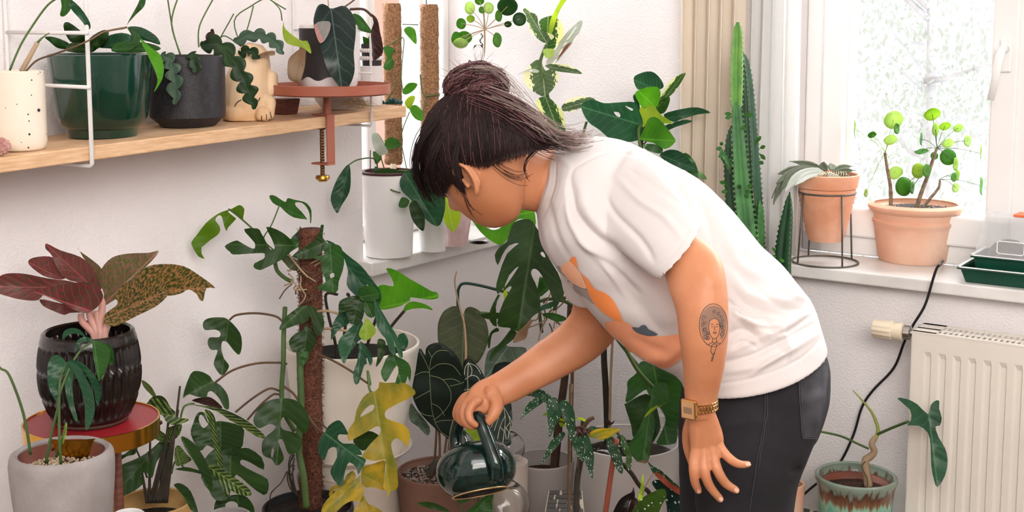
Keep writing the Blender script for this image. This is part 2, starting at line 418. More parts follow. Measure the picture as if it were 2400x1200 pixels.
bar(w2, 0.92, 1.40, -0.235, -0.155, SILL+0.05, SILL+0.125, 'sash_frame')
bar(w2, 1.45, 2.55, -0.235, -0.155, SILL+0.05, SILL+0.125, 'sash_frame')
bar(w2, 2.5, 2.6, -0.26, -0.165, SILL, 2.35, 'outer_frame')
bar(w2, 0.865, 2.6, -0.26, -0.165, 2.27, 2.35, 'outer_frame')
MB().rbox(0.97, 1.34, -0.205, -0.2, SILL+0.11, 2.26).build('window_pane', M_glass, w2)
MB().rbox(1.50, 2.52, -0.205, -0.2, SILL+0.11, 2.26).build('window_pane', M_glass, w2)
# handle: plate and lever
hb = on_b(2358, 120, -0.15)
hp = (hb-C0); ha, hz = hp.dot(E1), hb.z
pl = bevel(MB().rbox(ha-0.014, ha+0.014, -0.156, -0.146, hz-0.05, hz+0.03).build('handle_plate', M_white, w2), 0.004)
MB().tube([R(ha, -0.15, hz+0.005), R(ha, -0.115, hz+0.005), R(ha-0.003, -0.105, hz-0.01), R(ha-0.02, -0.105, hz-0.115)], [0.009, 0.009, 0.010, 0.008], 10).build('handle_lever', M_white, w2, smooth=True)
bevel(MB().rbox(0.86, 2.62, -0.17, 0.05, SILL-0.03, SILL).build('trim_1', M_marble, None, kind='structure'), 0.004)
# left window
w1 = thing('window_1', 'x', 'window', R(-0.2, 0.3, SILL)); w1['kind'] = 'structure'; del w1['category']; del w1['label']
bar(w1, -0.26, -0.18, 0.0, 0.028, SILL, 2.35, 'outer_frame')
bar(w1, -0.26, -0.18, 0.118, 0.140, SILL, 2.35, 'mullion')
bar(w1, -0.26, -0.18, 0.335, 0.375, SILL, 2.35, 'mullion')
bar(w1, -0.26, -0.18, 0.57, 0.607, SILL, 2.35, 'outer_frame')
bar(w1, -0.262, -0.178, 0.0, 0.607, SILL, SILL+0.045, 'outer_frame')
bar(w1, -0.262, -0.178, 0.0, 0.607, 2.28, 2.35, 'outer_frame')
MB().rbox(-0.222, -0.218, 0.02, 0.12, SILL+0.04, 2.29).build('window_pane', M_glass, w1)
MB().rbox(-0.222, -0.218, 0.145, 0.345, SILL+0.04, 2.29).build('window_pane', M_glass, w1)
MB().rbox(-0.222, -0.218, 0.37, 0.58, SILL+0.04, 2.29).build('window_pane', M_glass, w1)
bevel(MB().rbox(-0.2, 0.05, 0.001, 0.63, SILL-0.035, SILL).build('trim_2', M_marble, None, kind='structure'), 0.004)
# low plaster-coloured bench and mosaic bench that carry the plants at the bottom
BEN = 0.25
bt = thing('plant_bench', 'long pale low bench against the left wall, under the plants at the bottom edge', 'bench', R(0.25, 1.2, 0))
M_ben = mat('pale_board', '#cdbfb2', 0.7, var=0.06)
bevel(MB().rbox(0.01, 0.48, 0.66, 2.1, BEN-0.03, BEN).build('bench_top', M_ben, bt), 0.004)
for a_, b_ in ((0.03, 0.68), (0.43, 0.68), (0.03, 2.04), (0.43, 2.04)): MB().rbox(a_, a_+0.04, b_, b_+0.04, 0, BEN-0.03).build('leg', M_ben, bt)
# outside: neighbour's facade beyond the left window, trees beyond the right window
M_fac = mat('pink_facade', '#cf9f8c', 0.9, var=0.04)
fb = thing('neighbour_building', 'pale pink facade outside, seen through the left window between the moss poles', 'building', R(-4.5, -3, -4))
MB().rbox(-5.2, -4.5, -6.6, 0.9, -4, 7).build('facade', M_fac, fb)
for b0 in (-2.6, -1.0):
    for z0 in (-2.4, 0.55, 3.5):
        o = MB().rbox(-4.5, -4.44, b0, b0+0.12, z0, z0+1.5).rbox(-4.5, -4.44, b0+0.98, b0+1.1, z0, z0+1.5).rbox(-4.5, -4.44, b0, b0+1.1, z0, z0+0.12).rbox(-4.5, -4.44, b0, b0+1.1, z0+1.38, z0+1.5).rbox(-4.5, -4.45, b0+0.5, b0+0.6, z0, z0+1.5).build('window_frame', M_white, fb)
MB().rbox(-4.5, -4.42, -6.6, 0.9, 0.1, 0.22).build('ledge', M_white, fb)
M_green_out = leafmat('hazed_leaf', '#e9f0e0', '#f2f5ec', 'none', tl=0.3, rough=0.7)  # near-white leaf colour paints in the bright outdoor haze
M_bark = mat('hazed_bark', '#dddbdc', 0.9, var=0.25)  # bark whitened by the same painted haze
def outdoor_tree(base, ht, spread, n, seed, label):
    rnd = random.Random(seed); t = thing('garden_tree', label, 'tree', base, 'trees outside the right window')
    tw = MB(); lf = MB(); base = Vector(base)
    tw.tube([base, base+Vector((0.1, 0, ht*0.5)), base+Vector((0, 0.1, ht))], [0.07, 0.05, 0.02], 8)
    tips = []
    for i in range(26):
        z = ht*rnd.uniform(0.2, 0.98); an = rnd.uniform(0, 6.283); q = base+Vector((0, 0, z)); L = spread*rnd.uniform(0.5, 1)
        pts = [q]
        for j in range(5): pts.append(pts[-1]+Vector((math.cos(an), math.sin(an), rnd.uniform(-0.1, 0.7)))*L/5); an += rnd.uniform(-0.4, 0.4)
        tw.tube(pts, [0.03, 0.025, 0.018, 0.013, 0.009, 0.005], 5); tips += pts[1:]
    for _ in range(n):
        q = rnd.choice(tips)+Vector((rnd.gauss(0, .28), rnd.gauss(0, .28), rnd.gauss(0, .28))); r_ = rnd.uniform(0.02, 0.042)
        m_ = Matrix.Rotation(rnd.uniform(0, 6), 3, 'Z')@Matrix.Rotation(rnd.uniform(0, 3), 3, 'X')
        lf.add([q+m_@Vector(e)*r_ for e in ((0, -1, 0), (.55, 0, .1), (0, 1, 0), (-.55, 0, .1))], [(0, 1, 2, 3)])
    tw.build('branches', M_bark, t, smooth=True, kind='stuff'); lf.build('foliage', M_green_out, t, kind='stuff')
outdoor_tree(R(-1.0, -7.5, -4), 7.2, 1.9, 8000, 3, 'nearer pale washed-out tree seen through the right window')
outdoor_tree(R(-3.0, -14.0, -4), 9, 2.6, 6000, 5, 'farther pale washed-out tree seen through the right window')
# ================================================================ curtains
def curtain(name, label, x0, x1, ztop, zbot, b, folds, m, amp=0.018, seed=1, n=90):
    rnd = random.Random(seed); pa = (on_b(x0, 300, b)-C0).dot(E1); pb = (on_b(x1, 300, b)-C0).dot(E1)
    phs = [rnd.uniform(0.75, 1.3) for _ in range(40)]
    v = []; f = []; nz_ = 14
    for j in range(nz_+1):
        z = ztop+(zbot-ztop)*j/nz_
        for i in range(n+1):
            s = i/n; q = s*folds; kf = phs[int(q) % 40]; drift = 0.006*math.sin(j*0.5+q)
            v.append(R(pa+(pb-pa)*s+0.006*math.sin(q*6.28*2), b+amp*kf*math.sin(q*6.283+0.25*math.sin(j*0.4))+drift, z))
    for j in range(nz_):
        for i in range(n): f.append((j*(n+1)+i, j*(n+1)+i+1, (j+1)*(n+1)+i+1, (j+1)*(n+1)+i))
    o = obj(name, v, f, m, label=label, cat='curtain'); md = o.modifiers.new('thickness', 'SOLIDIFY'); md.thickness = 0.0015
    return o
def fabric(name, col, tl):
    m, t, p = nodes(name); p.inputs['Base Color'].default_value = (*srgb(col), 1); p.inputs['Roughness'].default_value = 0.9
    wv = N(t, 'ShaderNodeTexNoise'); wv.inputs['Scale'].default_value = 700; b = N(t, 'ShaderNodeBump'); b.inputs['Strength'].default_value = 0.15; b.inputs['Distance'].default_value = 0.001
    t.links.new(wv.outputs['Fac'], b.inputs['Height']); t.links.new(b.outputs[0], p.inputs['Normal'])
    tr = N(t, 'ShaderNodeBsdfTranslucent'); tr.inputs[0].default_value = (*srgb(col), 1)
    ms = N(t, 'ShaderNodeMixShader'); ms.inputs[0].default_value = tl
    t.links.new(p.outputs[0], ms.inputs[1]); t.links.new(tr.outputs[0], ms.inputs[2]); t.links.new(ms.outputs[0], t.nodes['Material Output'].inputs[0]); return m
curtain('curtain', 'opaque beige curtain gathered in folds behind the tall cactus, left of the sheer one', 1592, 1737, 2.56, 0.35, 0.050, 4.6, fabric('beige_cloth', '#f1e6d6', 0.35), 0.016, 3)
curtain('sheer_curtain', 'sheer white curtain hanging at the left edge of the right window', 1752, 1872, 2.56, 0.86, 0.017, 4.2, fabric('sheer_cloth', '#fbfbfa', 0.6), 0.011, 5)
MB().tube([R(0.45, 0.035, 2.58), R(2.7, 0.035, 2.58)], 0.012, 12).build('curtain_rod', M_white, smooth=True, kind='structure')  # unseen rod that the curtains hang from
# ================================================================ radiator
rd = thing('radiator', 'cream ribbed panel radiator under the right window', 'radiator', R(1.9, 0.08, 0.1))
M_rad = mat('radiator_enamel', '#eae3d8', 0.4, var=0.03)
ra0, ra1, rz0, rz1 = 1.258, 2.45, 0.12, 0.738
pitch = 0.0335; nb = int((ra1-ra0-0.06)/pitch); vs_ = []; fs_ = []
prof = [(ra0, 0.0), (ra0+0.03, 0.0)]
for i in range(nb):
    s0 = ra0+0.03+i*pitch
    prof += [(s0+0.004, -0.005), (s0+pitch*0.42, -0.005), (s0+pitch*0.5, 0.0), (s0+pitch*0.94, 0.0)]
prof += [(ra1, 0.0)]
for (a_, db) in prof:
    vs_ += [R(a_, 0.13+db*0, rz1-0.004), R(a_, 0.13+db*0, rz1-0.045), R(a_, 0.13+db, rz1-0.058), R(a_, 0.13+db, rz0+0.03), R(a_, 0.13, rz0)]
for i in range(len(prof)-1):
    for j in range(4): fs_.append((i*5+j, i*5+j+1, (i+1)*5+j+1, (i+1)*5+j))
o = obj('front_panel', vs_, fs_, M_rad, rd, smooth=False); md = o.modifiers.new('t', 'SOLIDIFY'); md.thickness = 0.003; md.offset = -1
bevel(MB().rbox(ra0, ra0+0.003, 0.04, 0.13, rz0, rz1).build('side_panel', M_rad, rd), 0.001)
MB().rbox(ra0, ra1, 0.035, 0.04, rz0, rz1-0.01).build('back_panel', M_rad, rd)
# top grille: frame bars and cross slats, two rows of slots
g = MB().rbox(ra0, ra1, 0.120, 0.131, rz1-0.004, rz1).rbox(ra0, ra1, 0.083, 0.093, rz1-0.003, rz1).rbox(ra0, ra1, 0.035, 0.048, rz1-0.003, rz1).rbox(ra0, ra0+0.055, 0.035, 0.13, rz1-0.003, rz1)
g.build('grille_frame', M_rad, rd)
k_ = 0; a_ = ra0+0.06
while a_ < ra1-0.02 and k_ < 120:
    MB().rbox(a_, a_+0.0058, 0.047, 0.121, rz1-0.004, rz1-0.001).build('grille_slat', M_rad, rd); a_ += 0.0125; k_ += 1
MB().rbox(ra0+0.01, ra1-0.01, 0.05, 0.12, rz0+0.1, rz0+0.5).build('convector', mat('fin_shade', '#4b4741', 0.7), rd)  # dark colour stands in for shade below the grille slots
# valve: knob with ribs, collar, nut, pipe
v1 = on_b(2048, 775, 0.075); v2 = on_b(2135, 782, 0.085); vb = (v1-C0).dot(E2)
za = v2.z; va0 = (v1-C0).dot(E1); va1 = (v2-C0).dot(E1)
def axl(prof, name, m, rib=0, par=None, zc=za, bc=0.08):
    n = 48; v = []; f = []
    for (a_, r) in prof:
        for j in range(n):
            an = 2*math.pi*j/n; rr = r*(1+(0.07 if (rib and j % 4 < 2) else 0)); v.append(R(a_, bc+rr*math.cos(an), zc+rr*math.sin(an)))
    for i in range(len(prof)-1):
        for j in range(n): f.append((i*n+j, i*n+(j+1) % n, (i+1)*n+(j+1) % n, (i+1)*n+j))
    f.append(tuple(range(n))); f.append(tuple(reversed(range(len(v)-n, len(v)))))
    return obj(name, v, f, m, par, auto=40)
tv = thing('radiator_valve', 'ribbed cream thermostat knob on the left end of the radiator', 'thermostat valve', R(va0, 0.08, za))
M_cream = mat('cream_plastic', '#f0e2c8', 0.45, var=0.03)
LN = va1-va0
axl([(va0, 0.017), (va0+0.004, 0.0205), (va0+LN*0.5, 0.022), (va0+LN*0.52, 0.020)], 'knob', M_cream, 1, tv)
axl([(va0+LN*0.52, 0.0195), (va0+LN*0.72, 0.0225), (va0+LN*0.78, 0.0225), (va0+LN*0.8, 0.016)], 'collar', M_cream, 0, tv)
axl([(va0+LN*0.8, 0.012), (va0+LN*0.82, 0.016), (va0+LN*0.97, 0.016), (va0+LN*0.99, 0.01)], 'nut', mat('chrome', '#c9c6c0', 0.25, 1.0), 1, tv)
axl([(va0+LN*0.97, 0.008), (ra0+0.012, 0.008)], 'pipe', MATS['chrome'], 0, tv)
# ================================================================ mosaic bench
mb_ = thing('mosaic_ledge', 'low ledge topped with dark broken-tile mosaic at the wall behind the drip-glazed pot', 'ledge', R(1.09, 0.05, 0))
MZ = 0.205
M_grout = mat('pale_grout', '#d8cdb8', 0.9)
M_tile = mat('charcoal_tile', '#3b3a38', 0.35, col2='#565350', vs=20)
MB().rbox(0.945, 1.235, 0.002, 0.10, MZ-0.05, MZ-0.002).build('slab', M_grout, mb_)
for a_, b_ in ((0.95, 0.03), (1.19, 0.03)): MB().rbox(a_, a_+0.04, b_, b_+0.04, 0, MZ-0.05).build('leg', M_grout, mb_)
rt_ = random.Random(4); rows = 3; nt_ = 0
for i in range(rows):
    b0 = 0.008+i*0.0292; a_ = 0.948+rt_.uniform(0, 0.02)
    while a_ < 1.18 and nt_ < 290:
        L_ = rt_.uniform(0.025, 0.06)
        j = [rt_.uniform(-0.004, 0.004) for _ in range(4)]
        c = [R(a_+j[0], b0, MZ), R(a_+L_+j[1], b0, MZ), R(a_+L_+j[2]+0.004, b0+0.0235, MZ), R(a_+j[3]+0.002, b0+0.0235, MZ)]
        MB().add(c+[q-Vector((0, 0, 0.004)) for q in c], [(0, 1, 2, 3), (4, 7, 6, 5), (0, 4, 5, 1), (1, 5, 6, 2), (2, 6, 7, 3), (3, 7, 4, 0)]).build('tile', M_tile, mb_)
        nt_ += 1; a_ += L_+0.006
# ================================================================ wall shelf
SH1, SH0 = 1.247, 1.222; SB = 0.722
sh = thing('wall_shelf', 'oak board shelf on the left wall with white wire side frames', 'shelf', R(0.12, 1.3, SH0))
bm_ = MB()
def SHZ(b): return 1.254-.0268*(b-.726)
bevel(bm_.add([R(a_, b_, SHZ(b_)-dz) for dz in (.026, 0) for a_, b_ in ((.012, SB), (.24, SB), (.24, 2.6), (.012, 2.6))], [(0, 1, 2, 3), (7, 6, 5, 4), (0, 4, 5, 1), (1, 5, 6, 2), (2, 6, 7, 3), (3, 7, 4, 0)]).build('board', M_wood, sh), 0.0025)
for bb in (0.853, 1.610):
    SH0 = SHZ(bb)-.027; f_ = MB(); A0, A1 = 0.245, 0.010
    f_.tube([R(A0, bb, 2.3), R(A0, bb, SH0-0.004), R(A0-0.004, bb, SH0-0.008), R(A1+0.004, bb, SH0-0.008), R(A1, bb, SH0-0.004), R(A1, bb, 2.3)], 0.0040 if bb > 1 else 0.0028, 8)
    for zz in (1.335, 1.43, 1.525, 1.62, 1.72): f_.tube([R(A1, bb, zz), R(A0+0.006, bb+0.004, zz)], 0.0036 if bb > 1 else 0.0024, 6)
    f_.build('wire_frame', M_wire, sh, smooth=True)
# ================================================================ the person
def loft(stations, n=32, e=1.0, sub=3, v=None):
    """closed solid; each station (x1, y1, x2, y2, depth, half depth m): both silhouette edges as picture points"""
    st = cr(stations, sub); mb = MB(); V0 = Vector(v or (0, 1, 0))
    rings = []
    for (x1, y1, x2, y2, d, rz) in st:
        a, b = P(x1, y1, d), P(x2, y2, d); c = (a+b)/2; u = (a-b)/2
        ring = []
        for j in range(n):
            an = 2*math.pi*j/n; cu, sv = math.cos(an), math.sin(an)
            cu = math.copysign(abs(cu)**e, cu); sv = math.copysign(abs(sv)**e, sv)
            ring.append(c+u*cu+V0*(rz*sv))
        rings.append((c, ring))
    # rounded caps
    def shrink(c, ring, k, push): return [c+(q-c)*k+push for q in ring]
    t0 = (rings[0][0]-rings[1][0]).normalized(); t1 = (rings[-1][0]-rings[-2][0]).normalized()
    s0 = (rings[0][1][0]-rings[0][0]).length*0.3; s1 = (rings[-1][1][0]-rings[-1][0]).length*0.3
    R_ = [shrink(*rings[0], 0.5, t0*s0), shrink(*rings[0], 0.85, t0*s0*0.6)]+[r[1] for r in rings]+[shrink(*rings[-1], 0.85, t1*s1*0.6), shrink(*rings[-1], 0.5, t1*s1)]
    for r in R_: mb.v += r
    for i in range(len(R_)-1):
        for j in range(n): mb.f.append((i*n+j, i*n+(j+1) % n, (i+1)*n+(j+1) % n, (i+1)*n+j))
    mb.f.append(tuple(reversed(range(n)))); k = (len(R_)-1)*n; mb.f.append(tuple(range(k, k+n)))
    return mb
def chain(pts, rs, n=12, world=False):
    w3 = [Vector(q) if world else P(*q) for q in pts]
    q = cr([(*p, r) for p, r in zip(w3, rs)], 4)
    pp = [Vector(a[:3]) for a in q]; rr = [a[3] for a in q]
    t0 = (pp[0]-pp[1]).normalized(); t1 = (pp[-1]-pp[-2]).normalized()
    pp = [pp[0]+t0*rr[0]*0.9, pp[0]+t0*rr[0]*0.55]+pp+[pp[-1]+t1*rr[-1]*0.55, pp[-1]+t1*rr[-1]*0.9]
    rr = [rr[0]*0.4, rr[0]*0.82]+rr+[rr[-1]*0.82, rr[-1]*0.4]
    return MB().tube(pp, rr, n)
def fixwind(mb):
    bm = bmesh.new(); vs = [bm.verts.new(v) for v in mb.v]
    for f in mb.f:
        try: bm.faces.new([vs[i] for i in f])
        except ValueError: pass
    bmesh.ops.recalc_face_normals(bm, faces=bm.faces); me = bpy.data.meshes.new('tmp'); bm.to_mesh(me); bm.free(); return me
def solid(parts, voxel, smooth=4, f=0.5):
    """union of closed solids as one continuous surface; returns (verts, faces)"""
    bm = bmesh.new()
    for mb in parts:
        me = fixwind(mb); bm.from_mesh(me); bpy.data.meshes.remove(me)
    me = bpy.data.meshes.new('tmp'); bm.to_mesh(me); bm.free()
    o = bpy.data.objects.new('tmp', me); COL.objects.link(o)
    md = o.modifiers.new('r', 'REMESH'); md.mode = 'VOXEL'; md.voxel_size = voxel; md.adaptivity = 0
    ms = o.modifiers.new('s', 'SMOOTH'); ms.factor = f; ms.iterations = smooth
    ev = o.evaluated_get(bpy.context.evaluated_depsgraph_get()); m2 = bpy.data.meshes.new_from_object(ev)
    vs = [v.co.copy() for v in m2.vertices]; fs = [tuple(p.vertices) for p in m2.polygons]; ns = [v.normal.copy() for v in m2.vertices]
    bpy.data.objects.remove(o); bpy.data.meshes.remove(me); bpy.data.meshes.remove(m2)
    return vs, fs, ns
def segdist(px_, py_, pts):
    best = 1e9; bt = 0
    for i in range(len(pts)-1):
        (x1, y1), (x2, y2) = pts[i], pts[i+1]; dx, dy = x2-x1, y2-y1; L2 = dx*dx+dy*dy
        t = max(0, min(1, ((px_-x1)*dx+(py_-y1)*dy)/L2)); d = math.hypot(px_-x1-dx*t, py_-y1-dy*t)
        if d < best: best = d; bt = (i+t)/(len(pts)-1)
    return best, bt
def folds(vs, ns, strokes, fine=0.0, fscale=20, side=True):
    out = []; st = [(cr(p, 4), w_, a) for p, w_, a in strokes]
    bb = [(min(q[0] for q in p)-3*w_, max(q[0] for q in p)+3*w_, min(q[1] for q in p)-3*w_, max(q[1] for q in p)+3*w_) for p, w_, a in st]
    for v, n in zip(vs, ns):
        x, y = topx(v); d = 0.0; fc = max(0.0, min(1.0, -n.dot((v-CAM).normalized())*2+0.3))
        if fc > 0:
            for (p, w_, a), b in zip(st, bb):
                if b[0] < x < b[1] and b[2] < y < b[3]:
                    ds, t = segdist(x, y, p)
                    if ds < 3*w_: d += a*math.exp(-(ds/w_)**2)*math.sin(math.pi*min(1, max(0, t*0.94+0.03)))**0.5*fc
        if fine: d += fine*noise.noise(Vector((v.x*fscale*0.6, v.y*fscale*0.6, v.z*fscale*1.4)))
        out.append(v+n*d)
    return out
def drape(name, outline, bvh, off, m, parent, sm=3, grid=7, jitter=0, **k):
    out = cr(outline, sm, True) if sm > 1 else list(outline)
    V = [Vector(q) for q in out]; n0 = len(V)
    def inside(x, y):
        c = False; j = len(out)-1
        for i in range(len(out)):
            if (out[i][1] > y) != (out[j][1] > y) and x < (out[j][0]-out[i][0])*(y-out[i][1])/(out[j][1]-out[i][1])+out[i][0]: c = not c
            j = i
        return c
    y = min(q[1] for q in out)+grid/2
    while y < max(q[1] for q in out):
        x = min(q[0] for q in out)+grid/2
        while x < max(q[0] for q in out):
            if inside(x, y) and min((x-a)**2+(y-b)**2 for a, b in out) > (grid*0.4)**2: V.append(Vector((x, y)))
            x += grid
        y += grid
    r = delaunay_2d_cdt(V, [(i, (i+1) % n0) for i in range(n0)], [list(range(n0))], 1, 0.05)
    w3 = []; ok = []
    for q in r[0]:
        rr = ray(q[0], q[1]).normalized(); h = bvh.ray_cast(CAM, rr)
        if h[0] is None: w3.append(Vector((0, 0, 0))); ok.append(False)
        else: w3.append(h[0]+h[1]*off*(1 if h[1].dot(rr) < 0 else -1)); ok.append(True)
    fs = []
    for f in r[2]:
        if all(ok[i] for i in f):
            if max((w3[f[0]]-w3[f[1]]).length, (w3[f[1]]-w3[f[2]]).length) < 0.05:
                a, b, c = (w3[i] for i in f[:3]); fs.append(tuple(f) if (b-a).cross(c-a).dot(a-CAM) < 0 else tuple(reversed(f)))
    used = sorted({i for f in fs for i in f}); mp = {i: j for j, i in enumerate(used)}
    return obj(name, [w3[i] for i in used], [tuple(mp[i] for i in f) for f in fs], m, parent, **k)
def stroke(name, lines, bvh, off, m, parent, width=0.0006, sm=4, n=6, smooth=True, **k):
    """thin raised lines draped over a surface, given as picture polylines"""
    mb = MB()
    for ln in lines:
        pts = []
        for q in (cr(ln, sm) if len(ln) > 2 else [tuple(ln[0][i]+(ln[1][i]-ln[0][i])*t/6 for i in (0, 1)) for t in range(7)]):
            rr = ray(q[0], q[1]).normalized(); h = bvh.ray_cast(CAM, rr)
            if h[0] is not None: pts.append(h[0]+h[1]*off*(1 if h[1].dot(rr) < 0 else -1))
        if len(pts) > 1: mb.tube(pts, width, n)
    return mb.build(name, m, parent, smooth=smooth, **k) if mb.v else None
# ---- materials
def skinmat():
    m, t, p = nodes('skin'); tc = N(t, 'ShaderNodeTexCoord'); nz = N(t, 'ShaderNodeTexNoise'); nz.inputs['Scale'].default_value = 9; nz.inputs['Detail'].default_value = 5
    t.links.new(tc.outputs['Object'], nz.inputs['Vector']); r = ramp(t, [(0.3, srgb('#bd7850')), (0.7, srgb('#d2926b'))]); t.links.new(nz.outputs['Fac'], r.inputs[0]); t.links.new(r.outputs[0], p.inputs['Base Color'])
    p.inputs['Roughness'].default_value = 0.48; p.inputs['Subsurface Weight'].default_value = 0.18; p.inputs['Subsurface Radius'].default_value = (0.02, 0.007, 0.004); p.inputs['Subsurface Scale'].default_value = 0.5
    n2 = N(t, 'ShaderNodeTexNoise'); n2.inputs['Scale'].default_value = 350; t.links.new(tc.outputs['Object'], n2.inputs['Vector'])
    b = N(t, 'ShaderNodeBump'); b.inputs['Strength'].default_value = 0.12; b.inputs['Distance'].default_value = 0.001; t.links.new(n2.outputs['Fac'], b.inputs['Height']); t.links.new(b.outputs[0], p.inputs['Normal']); return m
M_skin = skinmat()
M_shirt = fabric('white_jersey', '#dad4d2', 0.04)
M_jeans = mat('washed_black_denim', '#121114', 0.9, col2='#26252a', vs=7, bump=0.35, bs=900)
M_hair = mat('dark_brown_hair', '#1c1211', 0.5, col2='#2c1d1c', vs=12, spec=.25)
M_hair2 = mat('mauve_brown_hair', '#563236', 0.55, col2='#7a5256', vs=25, spec=.2)
M_hair3 = mat('ash_hair', '#a39089', 0.45, col2='#7b665f', vs=25)
M_gold = mat('gold_metal', '#d9ab6a', 0.28, 1.0, var=0.1)
pers = thing('person', 'person in a white T-shirt and black jeans bending over to water the plants', 'person', P(1730, 1640, 2.47)*1.0)
pers.location.z = 0; WL[pers.name] = Vector(pers.location)
# ---- head frame
HC = P(1134, 376, 2.40); yaw = math.radians(33); KH = 1.10
h_f = (RT*-0.8 + UP*-0.6)*math.cos(yaw) + FW*math.sin(yaw)
h_u = RT*-0.6 + UP*0.8
h_s = h_u.cross(h_f).normalized()
if h_s.dot(FW) > 0: h_s = -h_s
def HL(s, f, u): return HC + (h_s*s + h_f*f + h_u*u)*KH
def head():
    mb = MB(); n, m_ = 72, 56; g = lambda x, y, z, cx, cy, cz, sg: math.exp(-((x-cx)**2+(y-cy)**2+(z-cz)**2)/(sg*sg))
    for i in range(m_+1):
        th = math.pi*i/m_
        for j in range(n):
            ph = 2*math.pi*j/n
            x, y, z = math.sin(th)*math.sin(ph), math.sin(th)*math.cos(ph), math.cos(th)   # side, forward, up
            s, f, u = x*0.071, y*0.093, z*0.113
            if u < 0:                                # jaw: narrower, flatter front, back pulled in under the skull
                k = min(1, -u/0.113); s *= 1-0.34*k**1.3
                f = f+0.030*k**1.2 if f > 0 else f*(1-0.45*k)+0.022*k
            if f > 0.03: s *= 1-0.10*(f-0.03)/0.07
            f += 0.022*g(s, f, u, 0, 0.098, -0.030, 0.013) + 0.010*g(s, f, u, 0, 0.096, -0.008, 0.013)
            f += 0.005*g(s, f, u, 0, 0.092, 0.020, 0.03)
            for sd in (-1, 1):
                f -= 0.010*g(s, f, u, sd*0.031, 0.088, 0.000, 0.017); f += 0.005*g(s, f, u, sd*0.011, 0.10, -0.036, 0.008)
                s += sd*0.004*g(s, f, u, sd*0.055, 0.06, -0.025, 0.03)
            f += 0.008*g(s, f, u, 0, 0.105, -0.062, 0.010)*max(0.2, 1-abs(s)/0.03) - 0.004*g(s, f, u, 0, 0.105, -0.066, 0.004) + 0.006*g(s, f, u, 0, 0.1, -0.073, 0.010)
            f += 0.008*g(s, f, u, 0, 0.1, -0.103, 0.018)
            mb.v.append(HL(s, f, u))
    for i in range(m_):
        for j in range(n): mb.f.append((i*n+j, i*n+(j+1) % n, (i+1)*n+(j+1) % n, (i+1)*n+j))
    return mb
def ear(sd):
    """ear lobe, helix and bowl in head coordinates"""
    q = []
    base = (0.073*sd, -0.004, -0.012)
    def E(df, du, ds=0.0): return HL(base[0]+sd*ds, base[1]+df, base[2]+du)
    parts = [chain([E(0.010, 0.004, 0.004), E(0.014, 0.018, 0.008), E(0.006, 0.030, 0.011), E(-0.008, 0.031, 0.014), E(-0.018, 0.020, 0.016), E(-0.018, 0.004, 0.015), E(-0.012, -0.012, 0.012), E(-0.004, -0.022, 0.009), E(0.004, -0.026, 0.006)],
                   [0.0032, 0.0034, 0.0036, 0.0038, 0.0038, 0.0036, 0.004, 0.0055, 0.005], 8, True)]
    parts.append(chain([E(-0.010, 0.018, 0.008), E(-0.012, 0.004, 0.010), E(-0.008, -0.008, 0.009), E(0.000, -0.014, 0.006)], [0.003, 0.0035, 0.0035, 0.003], 8, True))
    parts.append(chain([E(0.010, -0.002, 0.003), E(0.008, -0.008, 0.005)], [0.0042, 0.004], 8, True))
    m = MB(); m.ball((0, 0, 0), 1, 8); parts.append(MB().add([E(-0.006+v.x*0.013, 0.004+v.y*0.026, 0.001+v.z*0.007) for v in m.v], m.f))
    return parts
DT = 2.48
neck = loft([(1370, 372, 1310, 490, DT, .075), (1300, 348, 1262, 497, DT-.01, .062), (1262, 330, 1232, 492, DT-.03, .056), (1225, 318, 1196, 488, DT-.05, .055), (1190, 315, 1160, 470, 2.42, .055)], 28)
core = loft([(1283, 362, 1262, 490, DT, .06), (1335, 345, 1285, 540, DT, .10), (1420, 345, 1325, 610, DT, .13), (1540, 390, 1410, 710, DT, .13), (1680, 480, 1500, 800, DT, .13), (1800, 620, 1570, 840, DT, .13), (1890, 760, 1630, 880, DT, .13), (1900, 900, 1640, 950, DT, .13)], 32)
arm_near = loft([(1470, 385, 1385, 480, 2.40, .05), (1550, 480, 1480, 560, 2.31, .045), (1622, 545, 1550, 634, 2.24, .043), (1668, 578, 1568, 682, 2.215, .043), (1692, 615, 1583, 725, 2.20, .043), (1703, 665, 1588, 757, 2.195, .043),
                 (1707, 730, 1591, 788, 2.195, .042), (1706, 790, 1597, 826, 2.20, .040), (1698, 855, 1601, 872, 2.215, .035), (1685, 915, 1604, 922, 2.235, .028), (1676, 950, 1608, 955, 2.245, .024), (1674, 972, 1611, 976, 2.25, .022)], 32)
palm_near = loft([(1675, 962, 1611, 968, 2.248, .021), (1686, 990, 1613, 998, 2.255, .0175), (1695, 1018, 1616, 1030, 2.262, .0155), (1696, 1042, 1618, 1058, 2.268, .014), (1690, 1062, 1618, 1082, 2.272, .0115)], 28, 0.85)
rr = 0.0088
fing_near = [
    chain([(1634, 1045, 2.264), (1627, 1075, 2.262), (1626, 1103, 2.258), (1629, 1130, 2.266), (1637, 1150, 2.278)], [.0095, .0098, .0092, .0082, .0066]),
    chain([(1650, 1045, 2.262), (1649, 1075, 2.258), (1652, 1108, 2.252), (1664, 1140, 2.262), (1688, 1170, 2.276)], [.0100, .0100, .0094, .0084, .0068]),
    chain([(1664, 1040, 2.262), (1672, 1070, 2.258), (1683, 1105, 2.252), (1701, 1133, 2.262), (1725, 1149, 2.274)], [.0100, .0098, .0094, .0084, .0068]),
    chain([(1674, 1025, 2.264), (1690, 1052, 2.262), (1711, 1076, 2.256), (1733, 1088, 2.262), (1753, 1088, 2.270)], [.0098, .0092, .0086, .0076, .0062]),
    chain([(1622, 985, 2.262), (1612, 1015, 2.285), (1613, 1050, 2.300), (1622, 1085, 2.305)], [.0120, .0105, .0095, .0075])]
